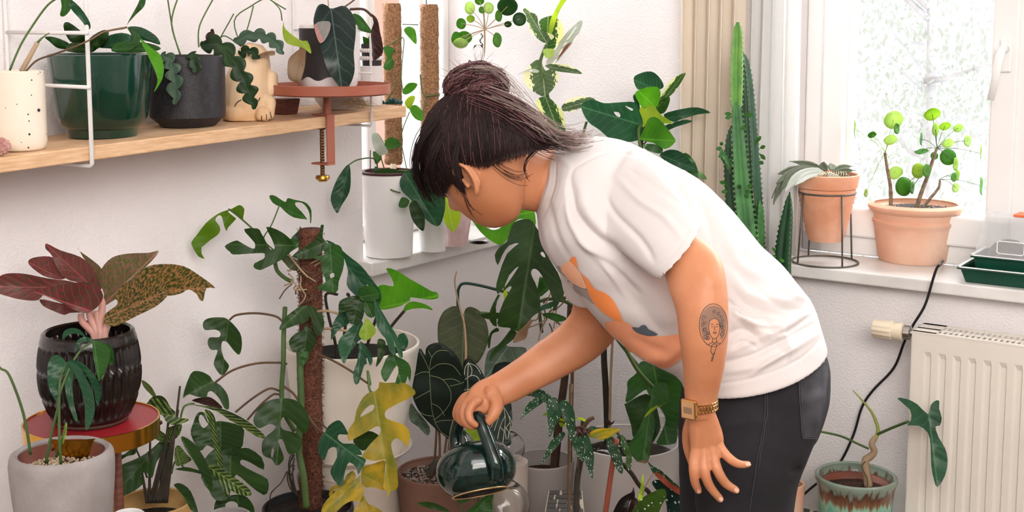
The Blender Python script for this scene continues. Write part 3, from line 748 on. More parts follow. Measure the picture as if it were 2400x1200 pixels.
arm_far = loft([(1345, 600, 1455, 600, 2.58, .045), (1341, 655, 1448, 660, 2.62, .044), (1342, 700, 1444, 712, 2.64, .043), (1340, 728, 1452, 765, 2.655, .042), (1328, 748, 1436, 800, 2.66, .042), (1298, 776, 1392, 842, 2.66, .040),
                (1250, 812, 1326, 880, 2.65, .036), (1205, 846, 1262, 912, 2.635, .031), (1165, 872, 1212, 938, 2.62, .026), (1140, 886, 1182, 950, 2.61, .024)], 32)
palm_far = loft([(1142, 886, 1182, 950, 2.61, .024), (1122, 894, 1165, 962, 2.60, .026), (1103, 910, 1150, 968, 2.59, .032), (1094, 926, 1120, 968, 2.585, .034)], 28, 0.9)
fing_far = [
    chain([(1112, 925, 2.625), (1090, 932, 2.63), (1074, 955, 2.625), (1070, 975, 2.605), (1082, 988, 2.590)], [.0105, .0105, .0095, .0088, .0072]),
    chain([(1112, 930, 2.595), (1091, 938, 2.60), (1077, 962, 2.592), (1081, 986, 2.578), (1097, 996, 2.566)], [.0105, .0105, .0096, .0090, .0074]),
    chain([(1116, 934, 2.570), (1097, 942, 2.572), (1086, 966, 2.562), (1092, 990, 2.553), (1107, 1000, 2.548)], [.0105, .0102, .0096, .0090, .0074]),
    chain([(1122, 938, 2.548), (1108, 948, 2.546), (1099, 968, 2.538), (1103, 986, 2.533), (1115, 996, 2.535)], [.0100, .0096, .0088, .0080, .0066]),
    chain([(1160, 935, 2.575), (1163, 953, 2.562), (1155, 974, 2.552), (1143, 990, 2.55)], [.0165, .0150, .0120, .0090]), chain([(1150, 922, 2.582), (1138, 945, 2.578), (1132, 958, 2.580)], [.0180, .0160, .0120])]
foot_n = []
sv, sf, sn = solid([head(), neck, core, arm_near, palm_near, arm_far, palm_far]+fing_near+fing_far+ear(1)+ear(-1), 0.0024, 3, 0.5)
# wrist and knuckle creases
sk = folds(sv, sn, [([(1640, 1092), (1662, 1086)], 3, -.0006), ([(1672, 1090), (1690, 1082)], 3, -.0006), ([(1703, 1068), (1716, 1060)], 3, -.0006), ([(1680, 975), (1692, 985)], 3, -.0012), ([(1682, 990), (1697, 1003)], 3, -.0012), ([(1686, 1008), (1698, 1020)], 3, -.001),
    ([(1632, 1000), (1630, 1060)], 5, .0014), ([(1652, 1000), (1650, 1062)], 5, .0012), ([(1668, 1000), (1672, 1058)], 5, .0012), ([(1133, 905), (1136, 930), (1150, 955)], 5, -.002), ([(1640, 640), (1680, 668)], 18, .003), ([(1250, 870), (1200, 900)], 20, .001)])
body = obj('body', sk, sf, M_skin, pers, label='bare arms, neck and turned-away face')
bvh_skin = BVHTree.FromPolygons(sk, sf)
# eyes and brows (turned away from this side)
M_eye = mat('eye_white', '#f2eeea', 0.2, var=0.02); M_iris = mat('brown_iris', '#3a2416', 0.2)
for sd in (-1, 1):
    e_ = MB().ball(HL(sd*0.031, 0.082, 0.0), 0.0118, 8).build('eye', M_eye, pers, smooth=True)
    MB().ball(HL(sd*0.031, 0.0905, 0.0), 0.0056, 6).build('iris', M_iris, e_, smooth=True)
    chain([HL(sd*0.014, 0.098, 0.018), HL(sd*0.03, 0.096, 0.022), HL(sd*0.048, 0.084, 0.017)], [.002, .0026, .0015], 6, True).build('eyebrow', M_hair, pers, smooth=True)
M_lip = mat('lips', '#b8635a', 0.45)
# ---- nails on the near hand
M_nail = mat('nail', '#f0bda4', 0.25, var=0.03)
for (x, y, an, s) in ((1639, 1156, 70, 4), (1693, 1174, 48, 5), (1730, 1152, 35, 5), (1757, 1088, 0, 4.5)):
    ca, sa = math.cos(math.radians(an)), math.sin(math.radians(an))
    drape('fingernail', [(x+ca*a*s*1.3-sa*b*s-ca*3, y+sa*a*s*1.3+ca*b*s-sa*3) for a, b in ((-1, -.7), (0, -.85), (.8, -.7), (1, 0), (.8, .7), (0, .85), (-1, .7), (-1.15, 0))], bvh_skin, .0006, M_nail, pers, 2, 3)
# ---- tattoo on the near forearm: round curly head of hair, face, neck, handle
M_ink = mat('tattoo_ink', '#4c4340', 0.6, var=0.1); M_inks = mat('tattoo_shade', '#8e6d5b', 0.55, var=0.1)
TX, TY = 1672, 764
def T(*pts): return [(TX+a, TY+b) for a, b in pts]
ring = [(33*math.cos(t/14*6.283), 50*math.sin(t/14*6.283)-2) for t in range(15)]
rt = random.Random(8); curls = []
for i in range(26):
    an = rt.uniform(0, 6.283); q = rt.uniform(0.55, 0.9); cx, cy = 30*q*math.cos(an), 46*q*math.sin(an)-2
    if abs(cx-4) < 13 and -8 < cy < 60: continue
    r0 = rt.uniform(3.5, 6.5); a0 = rt.uniform(0, 6)
    curls.append(T(*[(cx+r0*(1-k/12)*math.cos(a0+k*0.75), cy+r0*1.1*(1-k/12)*math.sin(a0+k*0.75)) for k in range(9)]))
drape('tattoo_shading', T((-30, 0), (-26, -28), (-10, -46), (12, -45), (27, -28), (30, 0), (24, 26), (17, 30), (17, 6), (12, -14), (2, -18), (-9, -12), (-13, 4), (-12, 30), (-22, 28)), bvh_skin, .0004, M_inks, pers, 3, 5)
face = [T((-9, -12), (-11, 4), (-9, 18), (-2, 28), (5, 29), (12, 20), (15, 4), (12, -12), (2, -18), (-9, -12)), T((-6, -3), (-3, -5), (0, -3)), T((6, -3), (9, -5), (12, -3)), T((-5, 1), (-3, 2), (-1, 1)), T((6, 1), (8, 2), (10, 1)), T((3, 0), (2, 8), (5, 9)), T((-1, 15), (2, 14), (4, 15), (7, 14), (4, 18), (-1, 15)),
        T((-2, 29), (-3, 38), (-14, 44)), T((7, 29), (8, 38), (18, 42)), T((-4, 36), (2, 40), (9, 36)), T((-6, 60), (-4, 46), (3, 42), (8, 46), (2, 62), (-2, 66), (-6, 60)), T((0, 64), (-5, 82)), T((3, 62), (-3, 83))]
stroke('tattoo', [T(*ring)]+curls+face, bvh_skin, .0002, M_ink, pers, .00055)
# mole on the ear lobe, forearm
# ---- shirt
sh_t = loft([(1286, 356, 1258, 500, DT, .068), (1310, 338, 1260, 528, DT, .105), (1345, 324, 1270, 572, DT, .150), (1405, 322, 1300, 620, DT, .172), (1480, 336, 1345, 680, DT, .180), (1560, 376, 1392, 738, DT, .172), (1640, 424, 1436, 786, DT, .160), (1720, 496, 1486, 830, DT, .150),
             (1790, 582, 1535, 856, DT, .148), (1852, 642, 1572, 872, DT, .156), (1900, 712, 1588, 886, DT, .165), (1922, 768, 1597, 896, DT, .170), (1931, 806, 1600, 905, DT, .174), (1930, 812, 1604, 908, DT, .166), (1915, 800, 1620, 893, DT, .150)], 64)
slv_n = loft([(1480, 350, 1345, 480, 2.42, .085), (1545, 388, 1405, 545, 2.345, .078), (1600, 455, 1470, 600, 2.275, .069), (1640, 517, 1531, 648, 2.235, .066), (1641, 522, 1535, 651, 2.232, .064), (1622, 524, 1535, 634, 2.250, .050)], 48)
slv_f = loft([(1320, 560, 1455, 560, 2.56, .075), (1312, 630, 1450, 640, 2.60, .064), (1322, 690, 1420, 706, 2.62, .056), (1333, 706, 1404, 714, 2.625, .054), (1342, 700, 1400, 706, 2.62, .046)], 40)
tv_, tf_, tn_ = solid([sh_t, slv_n, slv_f], 0.0030, 9, 0.5)
FS = [([(1700, 700), (1750, 735), (1800, 738)], 6, -.008), ([(1715, 730), (1765, 760), (1830, 765)], 6, .008), ([(1780, 690), (1840, 722), (1890, 728)], 7, -.006), ([(1760, 880), (1800, 850), (1860, 815)], 6, .006), ([(1720, 815), (1745, 800), (1775, 815)], 5, -.006), ([(1800, 790), (1850, 775), (1895, 745)], 6, -.006), ([(1830, 660), (1850, 690), (1890, 705)], 8, .006), ([(1410, 440), (1440, 500), (1500, 560), (1530, 610)], 8, -.005), ([(1450, 420), (1500, 470), (1560, 510), (1600, 560)], 9, .005), ([(1480, 400), (1540, 440), (1600, 480)], 6, -.003), ([(1390, 590), (1450, 640), (1500, 690)], 8, -.006), ([(1355, 560), (1420, 620), (1470, 700)], 9, .006), ([(1620, 780), (1590, 820), (1560, 845)], 8, .006), ([(1338, 425), (1345, 490), (1385, 545), (1445, 588)], 10, -.012), ([(1330, 450), (1338, 520), (1375, 572), (1430, 610)], 9, .006), ([(1362, 440), (1380, 500), (1430, 555)], 12, .006),
      ([(1345, 396), (1420, 358), (1500, 365), (1560, 398)], 4, -.0025), ([(1345, 396), (1335, 420), (1332, 460)], 5, -.003), ([(1300, 360), (1340, 392)], 7, .003),
      ([(1560, 398), (1600, 450), (1632, 520)], 7, -.006), ([(1590, 400), (1640, 455), (1690, 520), (1710, 600)], 14, .005),
      ([(1640, 470), (1665, 540), (1668, 580)], 9, -.005), ([(1715, 560), (1735, 620), (1790, 650)], 14, .006), ([(1735, 590), (1790, 625), (1830, 640)], 10, -.004),
      ([(1712, 640), (1750, 690), (1830, 705), (1870, 700)], 12, .007), ([(1720, 680), (1760, 720), (1850, 740)], 9, -.007), ([(1712, 760), (1740, 745), (1790, 780), (1850, 790)], 10, .008),
      ([(1706, 785), (1745, 772), (1785, 805)], 8, -.008), ([(1700, 830), (1760, 800), (1820, 780), (1890, 730)], 10, .007), ([(1700, 850), (1770, 830), (1850, 790), (1905, 760)], 7, -.007),
      ([(1700, 872), (1780, 858), (1850, 822), (1910, 785)], 9, .006), ([(1790, 740), (1812, 780), (1840, 840)], 7, -.004), ([(1735, 720), (1700, 750)], 8, .006), ([(1820, 760), (1846, 800), (1850, 840)], 6, .004),
      ([(1600, 860), (1605, 888)], 6, .004), ([(1470, 640), (1540, 700), (1580, 760)], 22, .006), ([(1440, 640), (1500, 720), (1560, 790)], 16, -.005), ([(1500, 842), (1560, 835), (1590, 800)], 12, .006), ([(1480, 790), (1530, 815), (1580, 830)], 10, -.005),
      ([(1270, 520), (1290, 590), (1318, 650)], 8, .005), ([(1285, 470), (1300, 540), (1330, 600)], 8, -.004), ([(1262, 505), (1285, 440), (1292, 370)], 4, .003), ([(1272, 510), (1296, 440), (1304, 370)], 3, -.003),
      ([(1538, 628), (1585, 585), (1625, 516)], 3, -.002), ([(1608, 896), (1700, 898), (1800, 876), (1880, 838), (1922, 795)], 3, -.0022)]
tv2 = folds(tv_, tn_, FS, .0028, 16)
shirt = obj('t_shirt', tv2, tf_, M_shirt, pers, label='loose white cotton T-shirt with a flat colour print on the chest')
bvh_shirt = BVHTree.FromPolygons(tv2, tf_)
def px6(*p): return [(1250+a*0.4834, 320+b*0.4834) for a, b in p]
M_pg = mat('print_grey', '#a9a09b', 0.9, var=0.03); M_pp = mat('print_peach', '#f6b995', 0.9, var=0.04); M_po = mat('print_orange', '#f7924f', 0.9, var=0.04); M_ps = mat('print_salmon', '#f4a77f', 0.9, var=0.05); M_pn = mat('print_slate', '#566068', 0.9, var=0.04); M_pc = mat('print_cream', '#f4e2cf', 0.9, var=0.02)
drape('print_grey_band', px6((115, 628), (135, 632), (170, 690), (220, 730), (270, 745), (300, 812), (255, 780), (205, 748), (150, 690)), bvh_shirt, .0020, M_pg, shirt, 2)
drape('print_peach_shape', px6((135, 632), (178, 602), (225, 650), (262, 730), (235, 728), (190, 705), (160, 672)), bvh_shirt, .0022, M_pp, shirt, 2)
drape('print_orange_shape', px6((178, 600), (205, 578), (225, 645), (268, 690), (300, 735), (350, 755), (395, 800), (437, 898), (370, 870), (310, 820), (270, 755), (250, 690), (215, 628)), bvh_shirt, .0024, M_po, shirt, 2)
drape('print_salmon_shape', px6((352, 895), (440, 893), (482, 918), (520, 950), (600, 966), (660, 962), (712, 958), (726, 1010), (720, 1070), (660, 1116), (590, 1114), (520, 1084), (450, 1034), (395, 980), (360, 935)), bvh_shirt, .0020, M_ps, shirt, 2)
drape('print_hat_shape', px6((480, 918), (512, 921), (525, 910), (545, 911), (560, 930), (605, 955), (570, 963), (530, 955), (500, 942)), bvh_shirt, .0032, M_pn, shirt, 2, 5)
# ---- jeans: pelvis, two legs
jn = loft([(1916, 770, 1612, 862, DT, .140), (1928, 812, 1602, 896, DT, .150), (1940, 860, 1597, 935, DT, .154), (1941, 905, 1593, 965, DT, .154), (1934, 950, 1591, 1000, DT, .150), (1915, 1010, 1592, 1050, DT, .138)], 48)
leg_n = loft([(1936, 900, 1640, 940, 2.42, .095), (1928, 970, 1632, 1000, 2.415, .093), (1900, 1050, 1626, 1060, 2.41, .088), (1872, 1120, 1625, 1120, 2.405, .083), (1858, 1200, 1632, 1200, 2.40, .076), (1845, 1290, 1655, 1290, 2.40, .066), (1830, 1420, 1675, 1420, 2.41, .058), (1800, 1600, 1690, 1600, 2.42, .048), (1795, 1735, 1695, 1735, 2.42, .046)], 40)
leg_f = loft([(1850, 930, 1592, 960, 2.55, .092), (1830, 1050, 1591, 1050, 2.56, .088), (1800, 1130, 1592, 1130, 2.56, .083), (1775, 1210, 1596, 1210, 2.56, .076), (1765, 1300, 1610, 1300, 2.56, .066), (1755, 1420, 1620, 1420, 2.56, .056), (1735, 1580, 1635, 1580, 2.56, .047), (1730, 1650, 1640, 1650, 2.56, .045)], 40)
jv, jf, jnn = solid([jn, leg_n, leg_f], 0.0045, 4, 0.5)
jv = folds(jv, jnn, [([(1855, 1110), (1880, 1098)], 8, -.006), ([(1700, 1000), (1760, 985), (1800, 990)], 14, .004), ([(1690, 950), (1740, 940), (1800, 960)], 12, -.003), ([(1790, 912), (1795, 1000), (1775, 1100), (1760, 1200)], 4, .002)], .0015, 22)
jeans = obj('jeans', jv, jf, M_jeans, pers, label='washed black denim jeans')
bvh_j = BVHTree.FromPolygons(jv, jf)
M_st = mat('grey_stitching', '#4b494e', 0.8); M_denim2 = mat('pocket_denim', '#2b2a2e', 0.85, col2='#424146', vs=20, bump=0.35, bs=900)
pk = drape('back_pocket', [(1868, 872), (1900, 858), (1935, 838), (1938, 870), (1934, 930), (1920, 1000), (1912, 1027), (1880, 1027), (1876, 980), (1871, 920)], bvh_j, .0022, M_denim2, jeans, 1, 9)
stroke('stitching', [[(1868, 872), (1900, 858), (1934, 838)], [(1868, 882), (1900, 868), (1934, 849)], [(1868, 872), (1872, 930), (1878, 1027)], [(1878, 1027), (1912, 1027)], [(1873, 880), (1877, 930), (1883, 1022)], [(1883, 1022), (1910, 1022)], [(1792, 905), (1794, 960), (1786, 1020), (1772, 1100), (1757, 1200)], [(1796, 905), (1798, 960), (1790, 1020), (1776, 1100)], [(1866, 868), (1930, 828)]], bvh_j, .0028, M_st, jeans, .0006)
# ---- shoes
M_shoe = mat('white_sneaker', '#e9e7e4', 0.5)
for (x, y, d, nm) in ((1745, 1770, 2.42, 'n'), (1685, 1690, 2.56, 'f')):
    q = P(x, y, d); q.z = 0
    f_ = Vector((-1, 0.05, 0)); s_ = Vector((0.05, 1, 0)); mb = MB(); st_ = [(-0.08, .030, .075), (-0.05, .038, .10), (0.0, .040, .105), (0.06, .042, .075), (0.12, .046, .055), (0.165, .038, .045), (0.185, .015, .03)]
    n_ = 16
    for (l, ww, hh) in st_:
        for j in range(n_):
            an = 2*math.pi*j/n_; mb.v.append(q+f_*l+s_*(ww*math.cos(an))+Vector((0, 0, hh/2+0.004+hh/2*math.copysign(abs(math.sin(an))**0.7, math.sin(an)))))
    for i in range(len(st_)-1):
        for j in range(n_): mb.f.append((i*n_+j, i*n_+(j+1) % n_, (i+1)*n_+(j+1) % n_, (i+1)*n_+j))
    mb.f.append(tuple(range(n_))); mb.f.append(tuple(range((len(st_)-1)*n_, len(st_)*n_)))
    mb.build('shoe', M_shoe, pers, smooth=True)
# ---- watch
wt = MB(); WC = [P(1677, 946, 2.247), P(1608, 950, 2.245)]; wc = (WC[0]+WC[1])/2; wu = (WC[0]-WC[1])/2*1.07; wv = Vector((0, 1, 0))*0.0275
wax = wu.normalized().cross(wv.normalized()).normalized()
if wax.z < 0: wax = -wax
rw = random.Random(2)
def wp(an, off=0.0): return wc + wu*math.cos(an)*(1+off/wu.length) + wv*math.sin(an)*(1+off/0.0275)
nl = 30; k_ = 0
for i in range(nl):
    a0 = 2*math.pi*i/nl; a1 = 2*math.pi*(i+0.86)/nl; am = (a0+a1)/2
    if 3.55 < am < 4.35: continue
    for r_, (z0, z1) in enumerate(((-.0085, -.0045), (-.0035, .0035), (.0045, .0085))):
        sh_ = 0.0 if r_ != 1 else 0.1
        o = wp(a0+sh_); t = wp(a1+sh_)-o; nn = (wp(am+sh_, .003)-wp(am+sh_)); MB().box(o+wax*z0, t, wax*(z1-z0), nn).build('watch_link', M_gold, pers if False else pers) if False else wt.box(o+wax*z0, t, wax*(z1-z0), nn)
wb = bevel(wt.build('watch_band', M_gold, pers, label='gold link band'), .0006, 1)
# case sits on the left front of the wrist
am = 3.95; cc = wp(am, .003); tn = (wp(am+.1)-wp(am-.1)).normalized(); nn = tn.cross(wax).normalized()
if nn.dot(cc-wc) < 0: nn = -nn
case = bevel(MB().box(cc-tn*.0155-wax*.0175, tn*.031, wax*.035, nn*.008).build('watch_case', M_gold, pers, label='gold rectangular case'), .0025, 3)
M_dial = mat('watch_dial', '#c99a6b', 0.15, 0.3, var=0.1); M_lcd = mat('watch_display', '#8f7355', 0.1, 0.2)
dl = MB().box(cc-tn*.0125-wax*.0145+nn*.0076, tn*.025, wax*.029, nn*.0012).build('watch_dial', M_dial, case)
MB().box(cc-tn*.0085-wax*.006+nn*.0086, tn*.017, wax*.011, nn*.0006).build('watch_display', M_lcd, case)
for q in (-.011, .011): MB().box(cc+tn*.0155+wax*(q-.001), tn*.002, wax*.003, nn*.004).build('watch_button', M_gold, case)
# ---- hair
hair_poly = [(1012, 478), (1000, 462), (984, 440), (975, 405), (976, 352), (990, 308), (1012, 276), (1040, 258), (1080, 225), (1160, 225), (1230, 250), (1290, 285), (1312, 325), (1300, 350), (1262, 352), (1200, 368), (1150, 384), (1118, 392), (1098, 382), (1076, 392), (1080, 420), (1086, 456), (1070, 440), (1052, 425), (1040, 440), (1034, 458)]
def inpoly(poly, x, y):
    c = False; j = len(poly)-1
    for i in range(len(poly)):
        if (poly[i][1] > y) != (poly[j][1] > y) and x < (poly[j][0]-poly[i][0])*(y-poly[i][1])/(poly[j][1]-poly[i][1])+poly[i][0]: c = not c
        j = i
    return c
def capr(dv):
    """hair cap radius for a direction given in head coordinates (side, forward, up)"""
    s, f, u = dv; r = 1/math.sqrt((s/0.079)**2+(f/0.103)**2+(u/0.118)**2)
    back = max(0, -f*0.9+u*0.1); r *= 1+0.15*max(0, -f)**2*(1 if u > -0.4 else 0.8)
    return r
def cap(dv, off=0.0): r = capr(dv)+off; return HL(dv[0]*r, dv[1]*r, dv[2]*r)
def ishair(dv):
    q = (abs(dv[0])+1e-4, dv[1], dv[2]); x, y = topx(cap(q)); return inpoly(hair_poly, x, y) or (dv[2] > 0.35 and dv[1] < 0.6)
cv = MB(); n, m_ = 220, 150
for i in range(m_+1):
    th = math.pi*i/m_
    for j in range(n):
        ph = 2*math.pi*j/n; cv.v.append(cap((math.sin(th)*math.sin(ph), math.sin(th)*math.cos(ph), math.cos(th)), -0.0015))
for i in range(m_):
    for j in range(n):
        th = math.pi*(i+.5)/m_; ph = 2*math.pi*(j+.5)/n
        if ishair((math.sin(th)*math.sin(ph), math.sin(th)*math.cos(ph), math.cos(th))): cv.f.append((i*n+j, i*n+(j+1) % n, (i+1)*n+(j+1) % n, (i+1)*n+j))
hair = cv.build('hair', M_hair, pers, smooth=True, label='dark hair pinned up, mauve-brown at the ends')
BD = None
bc = P(1116, 205, 2.40)                       # bun centre
bl = bc-HC; bdir = Vector((bl.dot(h_s), bl.dot(h_f), bl.dot(h_u))).normalized()
rh = random.Random(11)
def strands(name, count, m, rad, src, label=None):
    mb = MB()
    for _ in range(count):
        p = src()
        if p: 
            k = len(p); mb.tube(p, [rad*(0.6+0.4*math.sin(math.pi*min(1, (i+1)/k)))+0.0001 for i in range(k)], 4, cap=False)
    return mb.build(name, m, hair, smooth=True, kind='stuff')
def swept(tone=0):
    for _ in range(40):
        v = Vector((rh.gauss(0, 1), rh.gauss(0, 1), rh.gauss(0, 1))).normalized()
        if v.x < -0.3: continue
        if ishair(v): break
    else: return None
    off = rh.uniform(0.0, 0.004); pts = []; K = 9; wob = rh.uniform(-.05, .05)
    e = (bdir+Vector((rh.gauss(0, .05), rh.gauss(0, .05), rh.gauss(0, .05)))).normalized()
    ang = v.angle(e)
    if ang > 2.6: return None
    for i in range(K):
        t = i/(K-1); q = v.slerp(e, t) if ang > 0.01 else v
        q = (q+Vector((wob, -wob, wob))*math.sin(math.pi*t)).normalized(); pts.append(cap(q, off+0.004*math.sin(math.pi*t)+(0.016*t**6)))
    return pts
strands('hair_strands', 2600, M_hair, .00065, swept)
strands('hair_highlights', 260, M_hair2, .0005, swept)
# fringe falling over the brow and side locks, loose neck wisps: traced strands with jitter
def traced(path, jit, endj, dj=0.01, lift=0):
    def f():
        jx, jy, jd = rh.gauss(0, jit), rh.gauss(0, jit), rh.gauss(0, dj); ex, ey = rh.gauss(0, endj), rh.gauss(0, endj); k = len(path)
        cut = rh.uniform(0.7, 1.0)
        q = [(x+jx+ex*(i/(k-1))**2, y+jy+ey*(i/(k-1))**2, d+jd) for i, (x, y, d) in enumerate(path)]
        q = cr(q, 4); q = q[:max(3, int(len(q)*cut))]
        return [P(*a) for a in q]
    return f
def edge_tuft():
    for _ in range(60):
        v = Vector((rh.uniform(.2, 1), rh.uniform(-1, .9), rh.uniform(-.9, .3))).normalized()
        if ishair(v) and not ishair((v+Vector((0, 0, -.10))).normalized()): break
    else: return None
    e = (bdir+Vector((rh.gauss(0, .05), rh.gauss(0, .05), rh.gauss(0, .05)))).normalized(); v = (v+Vector((0, 0, rh.uniform(-.11, .0)))).normalized(); a_ = v.angle(e)
    return [cap(v.slerp(e, min(1, t*.45)), -.0035+.006*min(1, t*3)) for t in (0, .15, .35, .6, 1)]
strands('hairline', 900, M_hair, .0005, edge_tuft)
strands('fringe', 130, M_hair, .0006, traced([(1030, 280, 2.36), (990, 330, 2.35), (976, 390, 2.37), (988, 435, 2.39), (1012, 474, 2.41)], 5, 7, .012))
strands('fringe', 60, M_hair, .0006, traced([(1045, 300, 2.34), (1015, 360, 2.33), (1005, 410, 2.345), (1020, 448, 2.37), (1034, 462, 2.38)], 6, 8, .01))
strands('side_lock', 40, M_hair, .0006, traced([(1075, 330, 2.31), (1066, 380, 2.305), (1074, 425, 2.31), (1088, 462, 2.32)], 3.5, 5, .005))
strands('side_lock', 9, M_hair, .0004, traced([(1072, 380, 2.305), (1082, 440, 2.31), (1100, 490, 2.33), (1125, 520, 2.345)], 3, 7, .004))
strands('nape_wisp', 10, M_hair, .0004, traced([(1262, 345, 2.36), (1236, 370, 2.34), (1228, 395, 2.34), (1240, 418, 2.35)], 3, 6, .005))
strands('nape_wisp', 10, M_hair, .0004, traced([(1150, 380, 2.31), (1180, 405, 2.32), (1215, 418, 2.33), (1245, 405, 2.35)], 6, 8, .006))
strands('back_hair', 170, M_hair3, .0006, traced([(1180, 262, 2.36), (1250, 285, 2.36), (1300, 318, 2.37), (1345, 328, 2.38), (1395, 318, 2.39)], 11, 9, .02))
strands('back_hair', 240, M_hair2, .0006, traced([(1110, 235, 2.35), (1180, 262, 2.34), (1240, 300, 2.34), (1285, 332, 2.355)], 13, 8, .018))
strands('back_hair', 120, M_hair3, .0006, traced([(1140, 225, 2.345), (1200, 250, 2.335), (1255, 290, 2.335), (1290, 330, 2.35)], 12, 8, .014))
strands('back_hair', 120, M_hair, .0006, traced([(1150, 270, 2.33), (1220, 300, 2.33), (1270, 330, 2.34), (1330, 340, 2.36)], 12, 9, .014))
# the bun
bm_ = MB().ball(bc, 0.042, 12, (1.18, 1, 0.9)); bm_.build('bun', M_hair2, pers, smooth=True, label='messy mauve-brown topknot')
def coil():
    ax = (h_u+Vector((rh.gauss(0, .45), rh.gauss(0, .45), rh.gauss(0, .45)))).normalized(); u = ax.orthogonal().normalized(); v = ax.cross(u)
    r0 = rh.uniform(0.030, 0.046); h0 = rh.uniform(-.022, .022); a0 = rh.uniform(0, 6.283); L_ = rh.uniform(1.5, 5); pts = []
    r0 = math.sqrt(max(1e-5, 0.051**2-h0*h0))*rh.uniform(0.88, 1.06)
    for i in range(11):
        t = i/10; q = u*math.cos(a0+L_*t)+v*math.sin(a0+L_*t); pts.append(bc+Vector(((q*r0+ax*(h0+.008*math.sin(t*5)))[0]*1.15, (q*r0+ax*h0)[1], (q*r0+ax*(h0+.008*math.sin(t*5)))[2]*0.92)))
    return pts
strands('bun_strands', 420, M_hair2, .0007, coil); strands('bun_strands', 160, M_hair, .0007, coil); strands('bun_strands', 60, M_hair3, .0005, coil)
def stray():
    an = rh.uniform(2.6, 6.6); q = bc+RT*math.cos(an)*.035-UP*math.sin(an)*.03; d_ = (RT*math.cos(an)-UP*math.sin(an)+FW*rh.gauss(0, .4)).normalized(); L_ = rh.uniform(.01, .045); s_ = RT*rh.uniform(-.5, 1.0)
    return [q+d_*L_*t+s_*L_*t*t*0.5 for t in (0, .25, .5, .75, 1)]
strands('flyaway_hair', 70, M_hair2, .00028, stray)
strands('flyaway_hair', 26, M_hair3, .0004, traced([(1110, 160, 2.35), (1160, 165, 2.35), (1205, 210, 2.35), (1235, 270, 2.36)], 7, 16, .012))
chain([bc-h_u*0.03+h_s*.0+(h_u.orthogonal().normalized())*0.018*math.cos(0)+Vector((0, 0, 0)), bc-h_u*0.032], [.003, .003], 6, True)
# ================================================================ plants: shared materials and tools
def X(ox, oy, s, *pts): return [(ox+a*s, oy+b*s) for a, b in pts]
L_dark = leafmat('leaf_dark_green', '#28491a', '#365d22', '#4f7038', freq=7, tl=0.16)
L_mid = leafmat('leaf_mid_green', '#33682a', '#427d33', '#648f4a', freq=8, tl=0.24)
L_teal = leafmat('leaf_blue_green', '#285a3c', '#3a714c', '#5f8b66', freq=7, tl=0.16, rough=0.35)
L_bright = leafmat('leaf_bright_green', '#3f8a25', '#5aa233', '#7dbb4f', freq=8, tl=0.4)
L_lime = leafmat('leaf_lime', '#8fb53b', '#a9c84f', '#c7da79', freq=8, tl=0.45)
L_yell = leafmat('leaf_yellowing', '#8a8a2c', '#5f7430', '#a9ad5a', freq=7, tl=0.36, kind='soft', edge='#b79a2c')
L_yellow = leafmat('leaf_yellow', '#a8953a', '#7f8a34', '#bdb462', freq=7, tl=0.36, kind='soft', edge='#b89a38')
L_olive = leafmat('leaf_olive_underside', '#5d6743', '#6b7650', '#8b936b', freq=5, tl=0.2, rough=0.6)
L_velvet = leafmat('leaf_velvet_dark', '#16261c', '#1c2f22', 'none', freq=3.2, tl=0.05, rough=0.55)
L_vein = leafmat('leaf_white_veined', '#34463a', '#3f5246', 'none', freq=4.5, tl=0.08)
L_dried = leafmat('leaf_dried', '#cdb395', '#b48e6a', '#8a6a4c', freq=6, tl=0.3, rough=0.8)
L_red = leafmat('leaf_red_mottled', '#a85054', '#914346', '#cc6a6c', freq=7, tl=0.25, kind='mottle', edge='#45412c')
L_pinkg = leafmat('leaf_pink_green_mottled', '#a98370', '#966a56', '#bd8076', freq=7, tl=0.25, kind='mottle', edge='#4a5a2c')
L_green_r = leafmat('leaf_green_gold_mottled', '#46562a', '#526330', '#b98a66', freq=8, tl=0.25, kind='mottle', edge='#8f6c42')
L_cal = leafmat('leaf_striped', '#2a3f22', '#38512a', '#8da35a', freq=9, tl=0.25, kind='stripe', edge='#7f9a4c')
L_brown = leafmat('leaf_dark_brown', '#3d2420', '#54322a', '#6a443a', freq=6, tl=0.1)
M_stem = mat('green_stem', '#4f6a34', 0.6, col2='#3a5128'); M_stemb = mat('brown_stem', '#6b5237', 0.7, col2='#4a3626'); M_stemd = mat('dark_stem', '#2a241c', 0.8, col2='#3a3328', vs=30, bump=0.4, bs=90)
M_stemp = mat('pink_stem', '#c48f84', 0.5, col2='#d9b3a6'); M_stemt = mat('tan_stem', '#b49a7c', 0.8, col2='#8d7459')
M_coir = mat('coir', '#7d4c38', 0.95, col2='#3a1f16', vs=230, bump=1.0, bs=260)
M_coir_l = mat('coir_light', '#b58a64', 0.95, col2='#704a30', vs=230, bump=1.0, bs=260)
